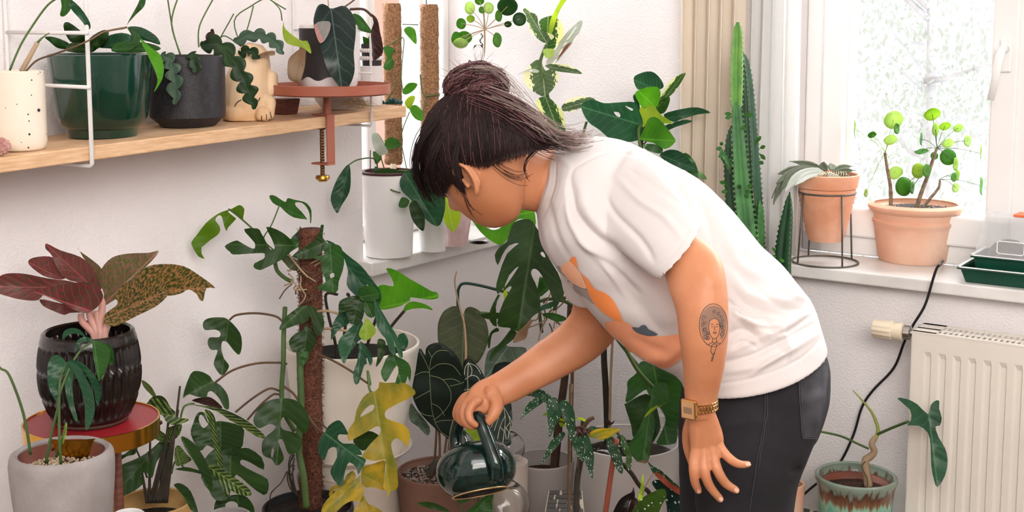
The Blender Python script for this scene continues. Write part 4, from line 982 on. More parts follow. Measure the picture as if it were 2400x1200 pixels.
def moss_pole(parent, x, ytop, ybot, d, hw, m, fib=260, lean=0.0, seed=1, nm='moss_pole', fz=.7):
    """wrapped coir pole with loose fibres"""
    rf = random.Random(seed); base = P(x, (ytop+ybot)/2, d); zt = zat(x, ytop, d, (ytop+ybot)/2); zb = zat(x, ybot, d, (ytop+ybot)/2) if ybot < 5000 else 0
    r = hw*d/F; K = 46; mb = MB(); n = 22
    for i in range(K+1):
        z = zb+(zt-zb)*i/K; rr = r*(0.96+0.07*rf.random()); rr *= 0.9 if i in (0, K) else 1
        for j in range(n):
            an = 6.2832*j/n; q = rr*(1+0.045*noise.noise(Vector((math.cos(an)*2, math.sin(an)*2, z*40))))
            mb.v.append(Vector((base.x+lean*(z-zb)+q*math.cos(an), base.y+q*math.sin(an), z)))
    for i in range(K):
        for j in range(n): mb.f.append((i*n+j, i*n+(j+1) % n, (i+1)*n+(j+1) % n, (i+1)*n+j))
    mb.f.append(tuple(range(K*n, K*n+n))); mb.f.append(tuple(reversed(range(n))))
    o = mb.build(nm, m, parent, smooth=True)
    fb_ = MB()
    for _ in range(fib):
        z = rf.uniform(zb, zt); an = rf.uniform(0, 6.283); q = Vector((base.x+lean*(z-zb), base.y, z)); L_ = rf.uniform(0.15, 0.6)
        pts = [q+Vector((math.cos(an+L_*t), math.sin(an+L_*t), 0))*(r*(1.0+0.22*math.sin(3.1*t)*rf.random()*fz))+Vector((0, 0, (rf.random()-.5)*0.012*t)) for t in (0, .25, .5, .75, 1)]
        fb_.tube(pts, 0.00035, 3, cap=False)
    fb_.build('coir_fibres', m, o, smooth=True, kind='stuff')
    return o
def hexa(x, y, d, w): return P(x, y, d)
def fishbone(parent, spine, hw, lobes, m, name='leaf', **k):
    """zigzag leaf: alternating rounded lobes along a traced spine (x, y, depth)"""
    sp = cr(spine, 12); n = len(sp); Ls = []; Rs = []
    for i in range(n):
        t = i/(n-1); a = sp[max(0, i-1)]; b = sp[min(n-1, i+1)]; dx, dy = b[0]-a[0], b[1]-a[1]; l = math.hypot(dx, dy) or 1
        nx_, ny_ = -dy/l, dx/l; tp = min(1, t*6+0.3)*min(1, (1-t)*4+0.15)
        f1 = 0.28+0.72*abs(math.sin(math.pi*lobes*t))**0.7; f2 = 0.28+0.72*abs(math.sin(math.pi*(lobes*t+0.5)))**0.7
        Ls.append((sp[i], (nx_*hw*f1*tp, ny_*hw*f1*tp))); Rs.append((sp[i], (-nx_*hw*f2*tp, -ny_*hw*f2*tp)))
    v = []; uv = []; f = []
    for i in range(n):
        (x, y, d), (lx, ly) = Ls[i]; (_, (rx, ry)) = Rs[i]
        for q, (ox, oy, dd, u) in enumerate(((lx, ly, -.004, 1), (lx*.5, ly*.5, -.001, .5), (0, 0, 0, 0), (rx*.5, ry*.5, -.001, -.5), (rx, ry, -.004, -1))):
            v.append(P(x+ox, y+oy, d+dd)); uv.append((u, i/(n-1)))
    for i in range(n-1):
        for q in range(4): f.append((i*5+q, i*5+q+1, (i+1)*5+q+1, (i+1)*5+q))
    o = obj(name, v, f, m, parent, uvs=uv, **k); md = o.modifiers.new('thickness', 'SOLIDIFY'); md.thickness = 0.0012; return o
def SHZ(b): return 1.254-.0268*(b-.726)
def shz(x, y, d): return SHZ((P(x, y, d)-C0).dot(E2))
SZ = 1.226
SOILP = lambda t, r, zi, c, m=None, **k: soil(c, r, zi+.004, m or M_soil, t, **k)
# ================================================================ wall shelf: pots from left to right
M_speck = None
def speckmat():
    m, t, p = nodes('speckled_stoneware'); L = t.links.new; tc = N(t, 'ShaderNodeTexCoord'); col = None
    vo = N(t, 'ShaderNodeTexVoronoi'); vo.inputs['Scale'].default_value = 75; vo.inputs['Randomness'].default_value = 1; L(tc.outputs['Object'], vo.inputs['Vector'])
    nz = N(t, 'ShaderNodeTexNoise'); nz.inputs['Scale'].default_value = 22; L(tc.outputs['Object'], nz.inputs['Vector'])
    ml = N(t, 'ShaderNodeMath', operation='MULTIPLY'); ml.inputs[1].default_value = 0.45; L(nz.outputs['Fac'], ml.inputs[0])
    sb = N(t, 'ShaderNodeMath', operation='SUBTRACT'); sb.inputs[1].default_value = 0.10; L(ml.outputs[0], sb.inputs[0])
    ls = N(t, 'ShaderNodeMath', operation='LESS_THAN'); L(vo.outputs['Distance'], ls.inputs[0]); L(sb.outputs[0], ls.inputs[1])
    mx = N(t, 'ShaderNodeMix', data_type='RGBA'); L(ls.outputs[0], mx.inputs[0]); mx.inputs[6].default_value = (*srgb('#e8dccb'), 1); mx.inputs[7].default_value = (*srgb('#26302c'), 1)
    L(mx.outputs[2], p.inputs['Base Color']); p.inputs['Roughness'].default_value = 0.35; return m
M_speck = speckmat()
t = thing('speckled_cup', 'cream cup with black speckles and a cutting on the left end of the wall shelf', 'potted plant', on_z(53, 345, SZ))
D = 2.222; SZ = shz(50, 300, D); t.location = P(53, 335, D); t.location.z = SZ; WL[t.name] = Vector(t.location)
o, b, zi, ri, c, z1 = pot('cup', 50, 300, D, [(352, 46), (345, 53), (330, 57), (290, 57), (240, 57), (168, 57)], M_speck, t, inner=0.1, floor_z=SZ+.0005)
SOILP(t, ri, zi, c, M_stemb)
MB().ball(P(26, 300, D-.0385), 0.0066, 6, (1, .3, 1)).build('glaze_spot', mat('black_glaze', '#14221c', 0.2), t, smooth=True)
for (x, y, r_) in ((91, 258, .0028), (22, 272, .0018), (36, 238, .0016), (44, 304, .0014), (66, 268, .0014), (14, 222, .0016)): MB().ball(P(x, y, D-.0385*math.sqrt(max(.05, 1-((x-50)/57)**2))), r_, 5, (1, .4, 1)).build('glaze_spot', MATS['black_glaze'], t, smooth=True)
stem('stem', [(23, 165, D), (49, 105, D), (82, 52, D), (112, 12, D), (140, -8, D)], .0019, M_stem, t)
stem('stem', [(50, 168, D), (71, 131, D), (88, 100, D)], (.0045, .004), M_stemt, t); stem('shoot', [(88, 100, D), (100, 88, D), (116, 77, D)], (.0025, .0006), M_stem, t)
stem('stem', [(60, 168, D), (86, 142, D), (127, 127, D-.02), (169, 112, D-.03), (210, 94, D-.02), (244, 75, D), (292, 66, D+.02)], .0017, M_stemb, t)
leafp(t, X(0, 0, .375, (380, -30), (440, -30), (445, 50), (405, 100), (375, 95), (385, 40)), (155, -8), (150, 36), D, D+.01, L_mid)
leafp(t, X(0, 0, .375, (430, -10), (500, 45), (562, 140), (556, 185), (500, 120), (440, 50)), (163, -2), (209, 68), D, D+.02, L_teal)
t = thing('pine_cone', 'pinkish brown dried cone lying at the far left end of the wall shelf', 'pine cone', P(8, 345, 2.144)); SZ = shz(8, 345, 2.144); t.location.z = SZ; WL[t.name] = Vector(t.location)
M_cone = mat('cone_scale', '#a4706a', 0.9, col2='#c9a093', vs=40)
cc = P(0, 338, 2.144); cc.z = SZ+0.016; MB().ball(cc, 0.014, 8, (1.2, 1, 1)).build('core', M_cone, t, smooth=True)
for i in range(48):
    zz = 1-2*(i+.5)/48; an = i*2.4; rr_ = math.sqrt(1-zz*zz); dv = Vector((rr_*math.cos(an)*1.15, rr_*math.sin(an), zz)); q = cc+dv*0.0135
    MB().ball(q, 0.0034, 3, (1.1, 1.1, .7)).build('scale', M_cone, t)
# dark green glazed pot
D = 2.429; SZ = shz(241, 300, D)
M_gg = mat('dark_green_glaze', '#0a3b2a', 0.16, col2='#06281d', vs=5, coat=0.5, spec=0.5)
t = thing('green_glazed_pot', 'large glossy dark green footed pot with waxy leaves on the wall shelf', 'potted plant', P(240, 320, D)); t.location.z = SZ; WL[t.name] = Vector(t.location)
o, b, zi, ri, c, z1 = pot('pot', 241, 300, D, [(322, 77), (300, 80), (298, 84), (288, 95), (270, 104), (200, 112), (135, 118), (128, 118)], M_gg, t, inner=0.15, floor_z=SZ+.0005, n=64)
SOILP(t, ri, zi, c)
def hoya(T_, pts, b, tp, d0, d1, m=None): return leafp(T_, X(0, 0, .375, *pts), (b[0]*.375, b[1]*.375), (tp[0]*.375, tp[1]*.375), d0, d1, m or L_mid, th=.0008)
hoya(t, ((398, 150), (430, 140), (500, 190), (560, 250), (500, 270), (440, 260), (405, 200)), (560, 252), (400, 148), D, D-.03, L_dark)
hoya(t, ((280, 232), (340, 232), (430, 270), (425, 305), (360, 300), (310, 260)), (430, 295), (282, 232), D, D-.04, L_mid)
hoya(t, ((800, 170), (880, 170), (970, 220), (1002, 278), (940, 262), (860, 240), (820, 210)), (800, 172), (1002, 278), D-.02, D-.06, L_teal)
hoya(t, ((790, 165), (810, 120), (860, 30), (890, -40), (910, -10), (900, 40), (850, 90), (805, 140)), (790, 165), (895, -30), D-.02, D, L_mid)
hoya(t, ((640, 300), (590, 280), (660, 230), (760, 205), (840, 235), (830, 300)), (640, 300), (840, 240), D-.04, D-.07, L_teal)
hoya(t, ((700, 320), (720, 270), (820, 260), (930, 270), (1005, 300), (960, 320), (820, 330)), (700, 310), (1005, 300), D-.07, D-.09, L_mid)
hoya(t, ((540, 310), (560, 240), (640, 190), (680, 200), (660, 260), (600, 310)), (560, 300), (670, 200), D-.04, D-.07, L_dark)
hoya(t, ((800, 170), (850, 190), (880, 240), (850, 290), (800, 310), (830, 250)), (805, 172), (803, 308), D-.05, D-.09, L_mid)
hoya(t, ((420, 320), (440, 270), (520, 270), (600, 300), (560, 330)), (600, 310), (420, 300), D-.05, D-.1, L_dark)
leafp(t, X(0, 0, .375, (880, 240), (940, 295), (1000, 340), (1024, 420), (1012, 500), (962, 575), (985, 500), (945, 390), (890, 280)), (332, 92), (362, 214), D-.12, D-.13, L_bright)
stem('stem', [(210, 94, D-.02), (244, 75, D-.03), (298, 64, D-.03)], .0018, M_stemb, t)
# black pot with fishbone cactus
D = 2.599; SZ = shz(441, 290, D)
M_blk = mat('matte_black_stoneware', '#1b1a1d', 0.5, col2='#2c2a2e', vs=120, bump=0.2, bs=300)
t = thing('black_fishbone_pot', 'matte black pot with trailing zigzag cactus leaves on the wall shelf', 'potted plant', P(440, 300, D)); t.location.z = SZ; WL[t.name] = Vector(t.location)
o, b, zi, ri, c, z1 = pot('pot', 441, 290, D, [(298, 62), (290, 66), (272, 87), (262, 87), (200, 88), (140, 88), (132, 87)], M_blk, t, inner=0.12, floor_z=SZ+.0005)
SOILP(t, ri, zi, c)
L_fish = leafmat('leaf_fishbone', '#6f8f78', '#58795f', '#86a48c', 'plain', freq=1, tl=0.1, rough=0.5)
L_fishd = leafmat('leaf_fishbone_dark', '#33552c', '#274521', '#5a7d4a', 'plain', freq=1, tl=0.15, rough=0.45)
fishbone(t, [(378, 126, D-.09), (400, 150, D-.105), (409, 190, D-.11), (410, 246, D-.10)], 21, 4.5, L_fish)
fishbone(t, [(448, 122, D-.09), (455, 142, D-.1), (459, 172, D-.1)], 17, 2.5, L_fishd)
fishbone(t, [(470, 108, D-.06), (510, 106, D-.09), (545, 140, D-.11), (569, 185, D-.115), (585, 222, D-.11), (598, 256, D-.10)], 25, 6.5, L_fishd)
fishbone(t, [(482, 102, D-.02), (490, 85, D-.02), (500, 68, D-.02)], 8, 2, L_brown)
for q in ([(422, 128, D), (405, 70, D), (392, -10, D+.02)], [(424, 130, D), (402, 56, D), (418, -8, D)], [(466, 110, D-.02), (468, 60, D), (503, -8, D+.02)]): stem('stem', q, .0016, M_stem, t)
# cat shaped pot
D = 2.715; SZ = shz(575, 270, D)
t = thing('cat_shaped_pot', 'cream ceramic pot shaped like a sleeping cat with paws, right of the black pot', 'potted plant', P(578, 282, D)); t.location.z = SZ; WL[t.name] = Vector(t.location)
M_cat = mat('cream_earthenware', '#e9d3b4', 0.55, col2='#d9a774', vs=3)
def pz(x, y): q = P(x, y, D); return q
pp = [chain([(578, 272, D), (578, 240, D), (580, 200, D), (588, 160, D), (592, 140, D)], [.052, .054, .050, .042, .038], 20), chain([(545, 266, D-.035), (560, 268, D-.038)], [.020, .021], 14),
      chain([(610, 272, D-.045), (612, 262, D-.04)], [.011, .012], 12), chain([(622, 274, D-.045), (622, 264, D-.04)], [.010, .012], 12), chain([(632, 270, D-.035), (630, 240, D-.02)], [.010, .016], 12), chain([(632, 210, D), (637, 180, D)], [.018, .014], 12)]
v_, f_, n_ = solid(pp, .0028, 3)
v_ = [Vector((q.x, q.y, max(q.z, SZ+.0005))) for q in v_]
obj('pot', v_, f_, M_cat, t); bv = BVHTree.FromPolygons(v_, f_)
stroke('painted_eye', [[(550, 250), (556, 240), (566, 234)], [(601, 239), (606, 236), (609, 229)]], bv, .0003, MATS['black_glaze'], t, .0011)
stroke('painted_claw', [[(613, 271), (613, 282)], [(624, 268), (625, 280)], [(633, 262), (636, 276)]], bv, .0003, MATS['black_glaze'], t, .0009)
fishbone(t, [(548, 98, D), (600, 82, D-.03), (640, 96, D-.05), (664, 128, D-.05)], 17, 5, L_fish)
fishbone(t, [(560, 128, D-.03), (585, 118, D-.05), (608, 138, D-.06)], 14, 3, L_fishd)
leafp(t, X(500, 0, .375, (270, 350), (320, 325), (380, 318), (382, 345), (330, 350), (300, 365)), (602, 132), (642, 122), D-.03, D-.05, L_dried)
for q in ([(575, 130, D), (549, 50, D), (592, 12, D), (628, -8, D)], [(560, 125, D), (582, 60, D), (594, 14, D)], [(590, 128, D), (530, 85, D), (512, 97, D)], [(628, -4, D), (650, 10, D), (670, 22, D)], [(510, 100, D), (537, 52, D), (548, 32, D)]): stem('stem', q, .0014, M_stem, t)
# clamp tray
M_cop = mat('copper_lacquer', '#a55f48', 0.45, col2='#94523e', vs=5); M_brass = mat('brass', '#b98a3e', 0.3, 1.0, var=0.15); M_bronz = mat('bronze_thread', '#6b4a30', 0.4, 0.8)
t = thing('clamp_tray', 'round copper-coloured tray clamped to the edge of the wall shelf', 'plant tray', R(0.24, 1.0, 1.24))
tc_ = P(776, 208, 2.76); zt = tc_.z; r_ = 138*2.76/F
# centre rod down to a clamp gripping the board edge
MB().lathe(tc_, [(0, zt-.012), (r_-.004, zt-.012), (r_, zt-.009), (r_+.0005, zt+.010), (r_-.0015, zt+.011), (r_-.0025, zt-.007), (0, zt-.008)], 72).build('tray', M_cop, t, smooth=True, auto=40)
SZ = SHZ((tc_-C0).dot(E2)); er = (tc_-C0); ea, eb = er.dot(E1), er.dot(E2)
px_, pb = ea-.005, eb
MB().tube([R(ea-.012, eb, zt-.012), R(ea-.012, eb, SZ+.003)], .0085, 18).build('post', M_cop, t, smooth=True, auto=40)
mbx = MB(); mbx.rbox(ea-.045, .249, eb-.012, eb+.012, SZ+.0006, SZ+.0045); mbx.rbox(.245, .249, eb-.012, eb+.012, (SZ-.025)-.078, SZ+.0045); mbx.rbox(.20, .249, eb-.012, eb+.012, (SZ-.025)-.082, (SZ-.025)-.078)
bevel(mbx.build('clamp_bracket', M_cop, t), .001)
sc = MB(); zz = (SZ-.025)-.002; pts = []
sc.lathe(R(.222, eb, 0), [(0, (SZ-.025)-.001), (.009, (SZ-.025)-.001), (.009, (SZ-.025)-.005), (.0045, (SZ-.025)-.006)]+[(.0045+.0008*(i % 2), (SZ-.025)-.008-.003*i) for i in range(34)]+[(0, (SZ-.025)-.110)], 14)
sc.build('screw', M_bronz, t, smooth=False)
MB().lathe(R(.222, eb, 0), [(0, (SZ-.025)-.106), (.014, (SZ-.025)-.106), (.0155, (SZ-.025)-.109), (.0155, (SZ-.025)-.114), (.010, (SZ-.025)-.117), (.010, (SZ-.025)-.119), (0, (SZ-.025)-.119)], 24).build('screw_knob', M_brass, t, smooth=True, auto=30)
# black and white vase on the tray
TZ = zt-.0075; D = 2.75
M_vw = mat('white_vase_glaze', '#ddd6d4', 0.35, var=0.04); M_vb = mat('black_vase_glaze', '#2b2527', 0.5, var=0.2, vs=30)
t = thing('black_white_vase', 'black and white vase with a large dark pink-splashed leaf, on the clamped tray', 'potted plant', P(776, 200, D)); t.location.z = TZ+.0005; WL[t.name] = Vector(t.location)
o, b, zi, ri, c, z1 = pot('vase', 772, 190, D, [(213, 56), (208, 60), (196, 66), (180, 68), (150, 67), (100, 67), (66, 68), (60, 67)], M_vw, t, inner=0.2, floor_z=TZ+.0005)
SOILP(t, ri, zi, c)
bm2 = []; n = 40; pr = [(182+4*0, 68.8), (150, 67.8), (100, 67.8), (66, 68.8)]
v_ = []; f_ = []
for i, (y, hw) in enumerate(pr):
    for j in range(n+1):
        an = math.radians(150+150*j/n); rr = hw*D/F; z = zat(772, y, D, 190) - (0.004*math.sin(j*.5) if i == 0 else 0)
        v_.append(Vector((c.x+rr*math.cos(an), c.y+rr*math.sin(an), z)))
for i in range(3):
    for j in range(n): f_.append((i*(n+1)+j, i*(n+1)+j+1, (i+1)*(n+1)+j+1, (i+1)*(n+1)+j))
obj('black_glaze_panel', v_, f_, M_vb, t)
L_princess = leafmat('leaf_pink_princess', '#22342f', '#32463f', '#71837a', freq=6, tl=0.1, rough=0.3)
leafp(t, X(500, 0, .375, (735, 55), (715, 38), (680, 24), (650, 42), (628, 110), (628, 160), (640, 220), (665, 280), (690, 370), (720, 450), (770, 520), (800, 560), (808, 590), (830, 570), (868, 500), (884, 430), (878, 330), (890, 210), (884, 120), (850, 60), (810, 36), (770, 46)), (776, 22), (803, 221), D-.06, D-.10, L_princess, fold=.22, arch=.02)
M_pk = leafmat('leaf_pink_patch', '#c9b8b4', '#a9b0a8', '#d9cfc9', freq=6, tl=.15); M_pk2 = leafmat('leaf_pink_patch2', '#ee9a9a', '#f2b4ac', '#f0c0b8', freq=6, tl=.2)
def onleaf(poly, m, nm, dd):
    L_ = [(q[0], q[1]) for q in X(500, 0, .375, *poly)]
    return leafp(t, L_, (776, 22), (803, 221), D-.06-dd, D-.10-dd, m, fold=.22, arch=.02, name=nm, grid=7, wave=0.0)
onleaf(((640, 150), (690, 132), (730, 140), (728, 190), (705, 240), (680, 265), (655, 240)), M_pk, 'pale_patch', .0045)
onleaf(((630, 160), (645, 150), (660, 190), (685, 240), (678, 268), (660, 262), (640, 210)), M_pk2, 'pink_patch', .0055)
leafp(t, X(500, 0, .375, (985, 85), (1025, 120), (1042, 200), (1062, 300), (1050, 345), (1000, 378), (992, 300), (985, 200), (1002, 140)), (871, 35), (876, 140), D-.02, D-.04, L_brown)
stem('stem', [(820, 22, D-.02), (852, 22, D-.02), (872, 38, D-.02)], .0028, L_brown, t); stem('stem', [(776, 60, D), (776, 40, D-.03), (777, 22, D-.06)], .003, L_brown, t); stem('stem', [(805, 18, D), (830, 0, D), (850, -20, D)], .0018, M_stemb, t); stem('stem', [(770, 15, D), (768, -15, D)], .0015, M_stemt, t)
leafp(t, X(500, 0, .375, (870, 88), (920, 100), (960, 150), (992, 205), (930, 195), (885, 165)), (826, 33), (871, 77), D+.02, D, L_mid)
leaf(t, (768, 60, D), (757, 12, D-.02), 8, L_brown, 'lance')
# patterned pot and white pot standing behind, on the shelf
D = 3.02; SZ = shz(872, 240, D)
t = thing('patterned_cachepot', 'small black and white patterned pot above a white base, behind the dark-leaved vase', 'potted plant', P(870, 200, D)); t.location.z = SZ; WL[t.name] = Vector(t.location)
o, b, zi, ri, c, z1 = pot('pot', 872, 230, D, [(246, 24), (225, 25), (156, 26)], M_vw, t, inner=0.1, floor_z=SZ+.0005)
o, b, zi, ri, c, z1 = pot('patterned_pot', 872, 150, D, [(155, 22), (140, 23), (110, 25), (104, 25)], M_vb, t, inner=0.2)
for k_ in range(14):
    an = math.radians(180+k_*13); rr = 24.6*D/F
    for z_ in (0, 1): MB().ball(Vector((c.x+rr*math.cos(an+z_*.11), c.y+rr*math.sin(an+z_*.11), z1-.014-z_*.018)), .0042, 4, (1, 1, 1.3)).build('painted_dot', M_vw, t, smooth=True)
SOILP(t, ri, zi, c); leaf(t, (865, 105, D), (850, 85, D-.03), 9, L_mid); leaf(t, (872, 105, D), (868, 78, D), 9, L_mid); leaf(t, (880, 105, D), (895, 88, D-.02), 8, L_dark)
# white bowl with raffia under the tray
D = 2.94; SZ = shz(800, 245, D)
t = thing('white_bowl', 'white bowl trimmed with raffia standing on the wall shelf under the copper tray', 'bowl', P(790, 250, D)); t.location.z = SZ; WL[t.name] = Vector(t.location)
o, b, zi, ri, c, z1 = pot('bowl', 800, 245, D, [(250, 44), (246, 52), (236, 60), (226, 63), (222, 63)], M_vw, t, inner=0.85, floor_z=SZ+.0005)
M_raf = mat('raffia', '#e2c79a', 0.9, var=0.2); rf = MB(); rr_ = random.Random(3)
for _ in range(70):
    x0 = 838+rr_.gauss(0, 13); y0 = 233+rr_.gauss(0, 5); rf.tube([P(x0, y0, D-.062), P(x0+rr_.gauss(0, 9), y0+8, D-.068), P(x0+rr_.gauss(0, 18), min(255, y0+16+rr_.gauss(0, 4)), D-.070)], .0006, 4, cap=False)
rf.build('raffia', M_raf, t, smooth=True, kind='stuff')
SZ = SHZ(.737)+.001
t = thing('green_crystal', 'jagged dark green crystal cluster on the right end of the wall shelf', 'crystal', on_z(918, 244, SZ))
M_cry = mat('green_crystal_mineral', '#0d4a3c', 0.15, col2='#062b25', coat=0.4); rr_ = random.Random(6)
base = on_z(918, 244, SZ); cm = MB()
for _ in range(26):
    q = base+RT*rr_.uniform(-.022, .022)+Vector((0, rr_.uniform(-.012, .012), 0)); h_ = rr_.uniform(.006, .018); r_ = rr_.uniform(.003, .006); tip = q+Vector((rr_.uniform(-.006, .006), 0, h_))
    ring = [q+Vector((r_*math.cos(a), r_*math.sin(a), 0)) for a in (0, 1.05, 2.1, 3.14, 4.2, 5.2)]; mid = [v+Vector((0, 0, h_*.6)) for v in ring]
    cm.add(ring+mid+[tip], [(i, (i+1) % 6, 6+(i+1) % 6, 6+i) for i in range(6)]+[(6+i, 6+(i+1) % 6, 12) for i in range(6)])
cm.build('crystals', M_cry, t)
SZ = SHZ(.99)
t = thing('wooden_wedge', 'dark reddish wooden block on the shelf beside the cat pot, behind the tray', 'wood block', R(.05, .93, SZ))
M_dw = mat('red_brown_wood', '#7a4330', 0.6, col2='#55291d', vs=20, stretch=(1, 1, 6))
bevel(MB().add([R(.10, .98, SZ+.0005), R(.14, .98, SZ+.0005), R(.14, 1.02, SZ+.0005), R(.10, 1.02, SZ+.0005), R(.10, .975, SZ+.034), R(.145, .975, SZ+.034), R(.145, 1.02, SZ+.034), R(.10, 1.02, SZ+.034)], [(0, 1, 2, 3), (7, 6, 5, 4), (4, 5, 1, 0), (5, 6, 2, 1), (6, 7, 3, 2), (7, 4, 0, 3)]).build('block', M_dw, t), .002)
t = thing('dried_leaf', 'curled dried leaf with a green end hanging in front of the clamped tray', 'leaf', P(690, 150, 2.60))
leafp(t, X(500, 0, .375, (485, 350), (560, 290), (590, 250), (578, 330), (570, 420), (540, 520), (520, 515), (470, 490), (465, 400)), (712, 95), (693, 192), 2.66, 2.64, L_dried, fold=.5, name='dried_blade', th=.0006)
leafp(t, X(500, 0, .375, (440, 130), (450, 180), (540, 250), (590, 260), (612, 335), (560, 300), (500, 285), (450, 262), (432, 200)), (664, 52), (728, 124), 2.67, 2.65, L_lime, fold=.4, name='green_blade')
stem('stem', [(661, 48, 2.68), (655, 20, 2.66), (628, -6, 2.66)], .0012, M_stem, t)
# ================================================================ left window sill
D = 3.33
t = thing('white_sill_planter', 'tall white planter with a moss pole on the left window sill', 'potted plant', P(912, 600, D)); t.location.z = SILL; WL[t.name] = Vector(t.location)
M_pl = mat('glossy_white_plastic', '#f1f0ef', 0.25, var=0.03); M_insert = mat('dark_red_insert', '#4b2428', 0.4)
o, b, zi, ri, c, z1 = pot('planter', 912, 580, D, [(604, 52), (596, 55), (500, 59), (414, 64), (408, 64)], M_pl, t, inner=0.1, floor_z=SILL+.0005)
MB().lathe(c, [(ri-.002, z1-.004), (ri+.004, z1+.004), (ri+.008, z1+.006), (ri+.008, z1+.009), (ri-.002, z1+.009), (ri-.006, z1-.004)], 40).build('inner_pot', M_insert, t, smooth=True, auto=30)
SOILP(t, ri, zi+.001, c)
moss_pole(t, 921, 8, 385, D+.03, 21, M_coir_l, 500, .0, 4)
MB().tube([P(922, 384, D+.03), P(922, 405, D+.03)], .008, 10).build('pole_core', M_cream, t, smooth=True)
# leaves over the pot
leafp(t, [(817, 385), (797, 408), (782, 438), (775, 470), (790, 500), (800, 482), (819, 450), (822, 412)], (818, 387), (792, 500), D-.28, D-.30, L_teal, fold=.3, uvw=26)
stem('stem', [(817, 387, D-.28), (840, 374, D-.22), (880, 374, D-.06), (885, 420, D)], .0018, M_stem, t)
leafp(t, [(938, 420), (941, 446), (962, 468), (985, 502), (1024, 531), (1040, 505), (1042, 460), (1018, 425), (985, 402), (955, 400)], (950, 408), (1024, 530), D-.08, D-.12, L_teal, fold=.3)
leafp(t, [(934, 484), (942, 462), (960, 470), (952, 486)], (958, 466), (934, 485), D-.1, D-.12, L_mid)
leafp(t, [(960, 478), (975, 470), (992, 500), (996, 520), (991, 542), (970, 522), (961, 498)], (966, 474), (991, 542), D-.12, D-.13, L_dark)
leafp(t, X(930, 150, .3333, (345, 920), (395, 985), (448, 1040), (442, 1110), (400, 1182), (350, 1140), (328, 1080), (330, 980)), (1045, 458), (1063, 543), D-.05, D-.06, L_lime, name='leaf')
leafp(t, X(500, 0, .375, (1000, 1090), (1040, 1060), (1130, 1055), (1230, 1085), (1240, 1120), (1150, 1150), (1060, 1140)), (965, 412), (876, 410), D-.05, D-.07, L_dark)
leafp(t, X(500, 0, .375, (1010, 1040), (1005, 1100), (1030, 1140), (1060, 1110), (1040, 1060)), (882, 392), (886, 426), D-.06, D-.07, L_teal)
stem('stem', [(885, 415, D-.02), (930, 400, D-.06), (985, 406, D-.06)], .0025, M_stem, t); stem('stem', [(890, 400, D-.03), (910, 440, D-.08), (938, 452, D-.1)], .002, M_stem, t)
stem('stem', [(868, 402, D), (868, 352, D)], .0012, M_stemd, t)
leafp(t, X(500, 0, .375, (992, 838), (1030, 833), (1072, 900), (1092, 950), (1040, 972), (1000, 920)), (884, 314), (908, 358), D, D-.01, leafmat('leaf_pale', '#c9d2c4', '#b4c2ac', '#dfe5da', freq=6, tl=.3))
leafp(t, X(500, 0, .375, (1075, 880), (1120, 858), (1168, 890), (1160, 922), (1100, 932), (1078, 950)), (903, 355), (937, 338), D, D-.02, L_mid)
leafp(t, X(500, 0, .375, (998, 945), (1052, 975), (1040, 1010), (1012, 1025)), (892, 358), (880, 384), D-.01, D-.02, L_mid)
stem('stem', [(905, 408, D), (896, 380, D), (888, 350, D)], .0016, M_stem, t)
for b_, p_, m_ in (((962, 58), X(500, 0, .375, (1190, 190), (1222, 165), (1262, 190), (1270, 275), (1232, 245)), L_bright), ((948, 110), X(500, 0, .375, (1060, 300), (1100, 290), (1142, 320), (1112, 342), (1132, 400), (1100, 442), (1062, 420), (1085, 360)), L_mid), ((943, 215), X(500, 0, .375, (1180, 572), (1218, 520), (1275, 524), (1252, 565), (1204, 592)), L_bright), ((952, 250), X(500, 0, .375, (1195, 642), (1230, 600), (1262, 610), (1226, 682)), L_lime), ((960, 258), X(500, 0, .375, (1225, 682), (1260, 655), (1302, 690), (1310, 752), (1262, 742)), L_bright)):
    far = max(p_, key=lambda q: (q[0]-b_[0])**2+(q[1]-b_[1])**2); leafp(t, p_, b_, far, D-.01, D-.03, m_, fold=.3)
for q in ([(905, 108, D-.02), (930, 95, D-.03), (946, 90, D-.03), (944, 130, D-.03), (940, 180, D-.03), (945, 215, D-.03)], [(943, 57, D-.02), (980, 58, D)], [(905, 235, D-.02), (920, 215, D-.04), (928, 190, D-.04), (920, 170, D-.03)], [(960, 262, D-.02), (945, 300, D-.02), (940, 330, D-.02), (948, 372, D-.02), (954, 400, D-.01)]): stem('stem', q, .0013, M_stem, t, n=5)
D = 3.40
t = thing('brown_moss_pole_pot', 'second moss pole in a small pot, right of the white planter on the left sill', 'potted plant', on_z(1008, 560, SILL)); t.location = P(1010, 545, D); t.location.z = SILL; WL[t.name] = Vector(t.location)
o, b, zi, ri, c, z1 = pot('pot', 1014, 540, D, [(548, 30), (520, 34), (450, 40)], M_pl, t, inner=0.2, floor_z=SILL+.0005); SOILP(t, ri, zi, c)
moss_pole(t, 1008, 10, 470, D, 21, M_coir_l, 500, .0, 8)
stem('vine', [(985, 175, D-.03), (990, 215, D-.03), (1000, 225, D-.04), (1030, 222, D-.03), (1000, 230, D-.03), (990, 280, D-.03)], .0016, M_stem, t); stem('stake', [(999, -10, D), (999, 10, D)], .0015, M_stemd, t)
D = 3.48
t = thing('pink_speckled_pot', 'pale pink pot on the left sill below the face of the person', 'pot', P(1036, 545, D)); t.location.z = SILL; WL[t.name] = Vector(t.location)
o, b, zi, ri, c, z1 = pot('pot', 1068, 555, D, [(563, 27), (556, 30), (510, 37), (490, 39)], mat('pink_glaze', '#e3c6c4', 0.4, col2='#d5b2b2', vs=60), t, inner=0.2, floor_z=SILL+.0005); SOILP(t, ri, zi, c)
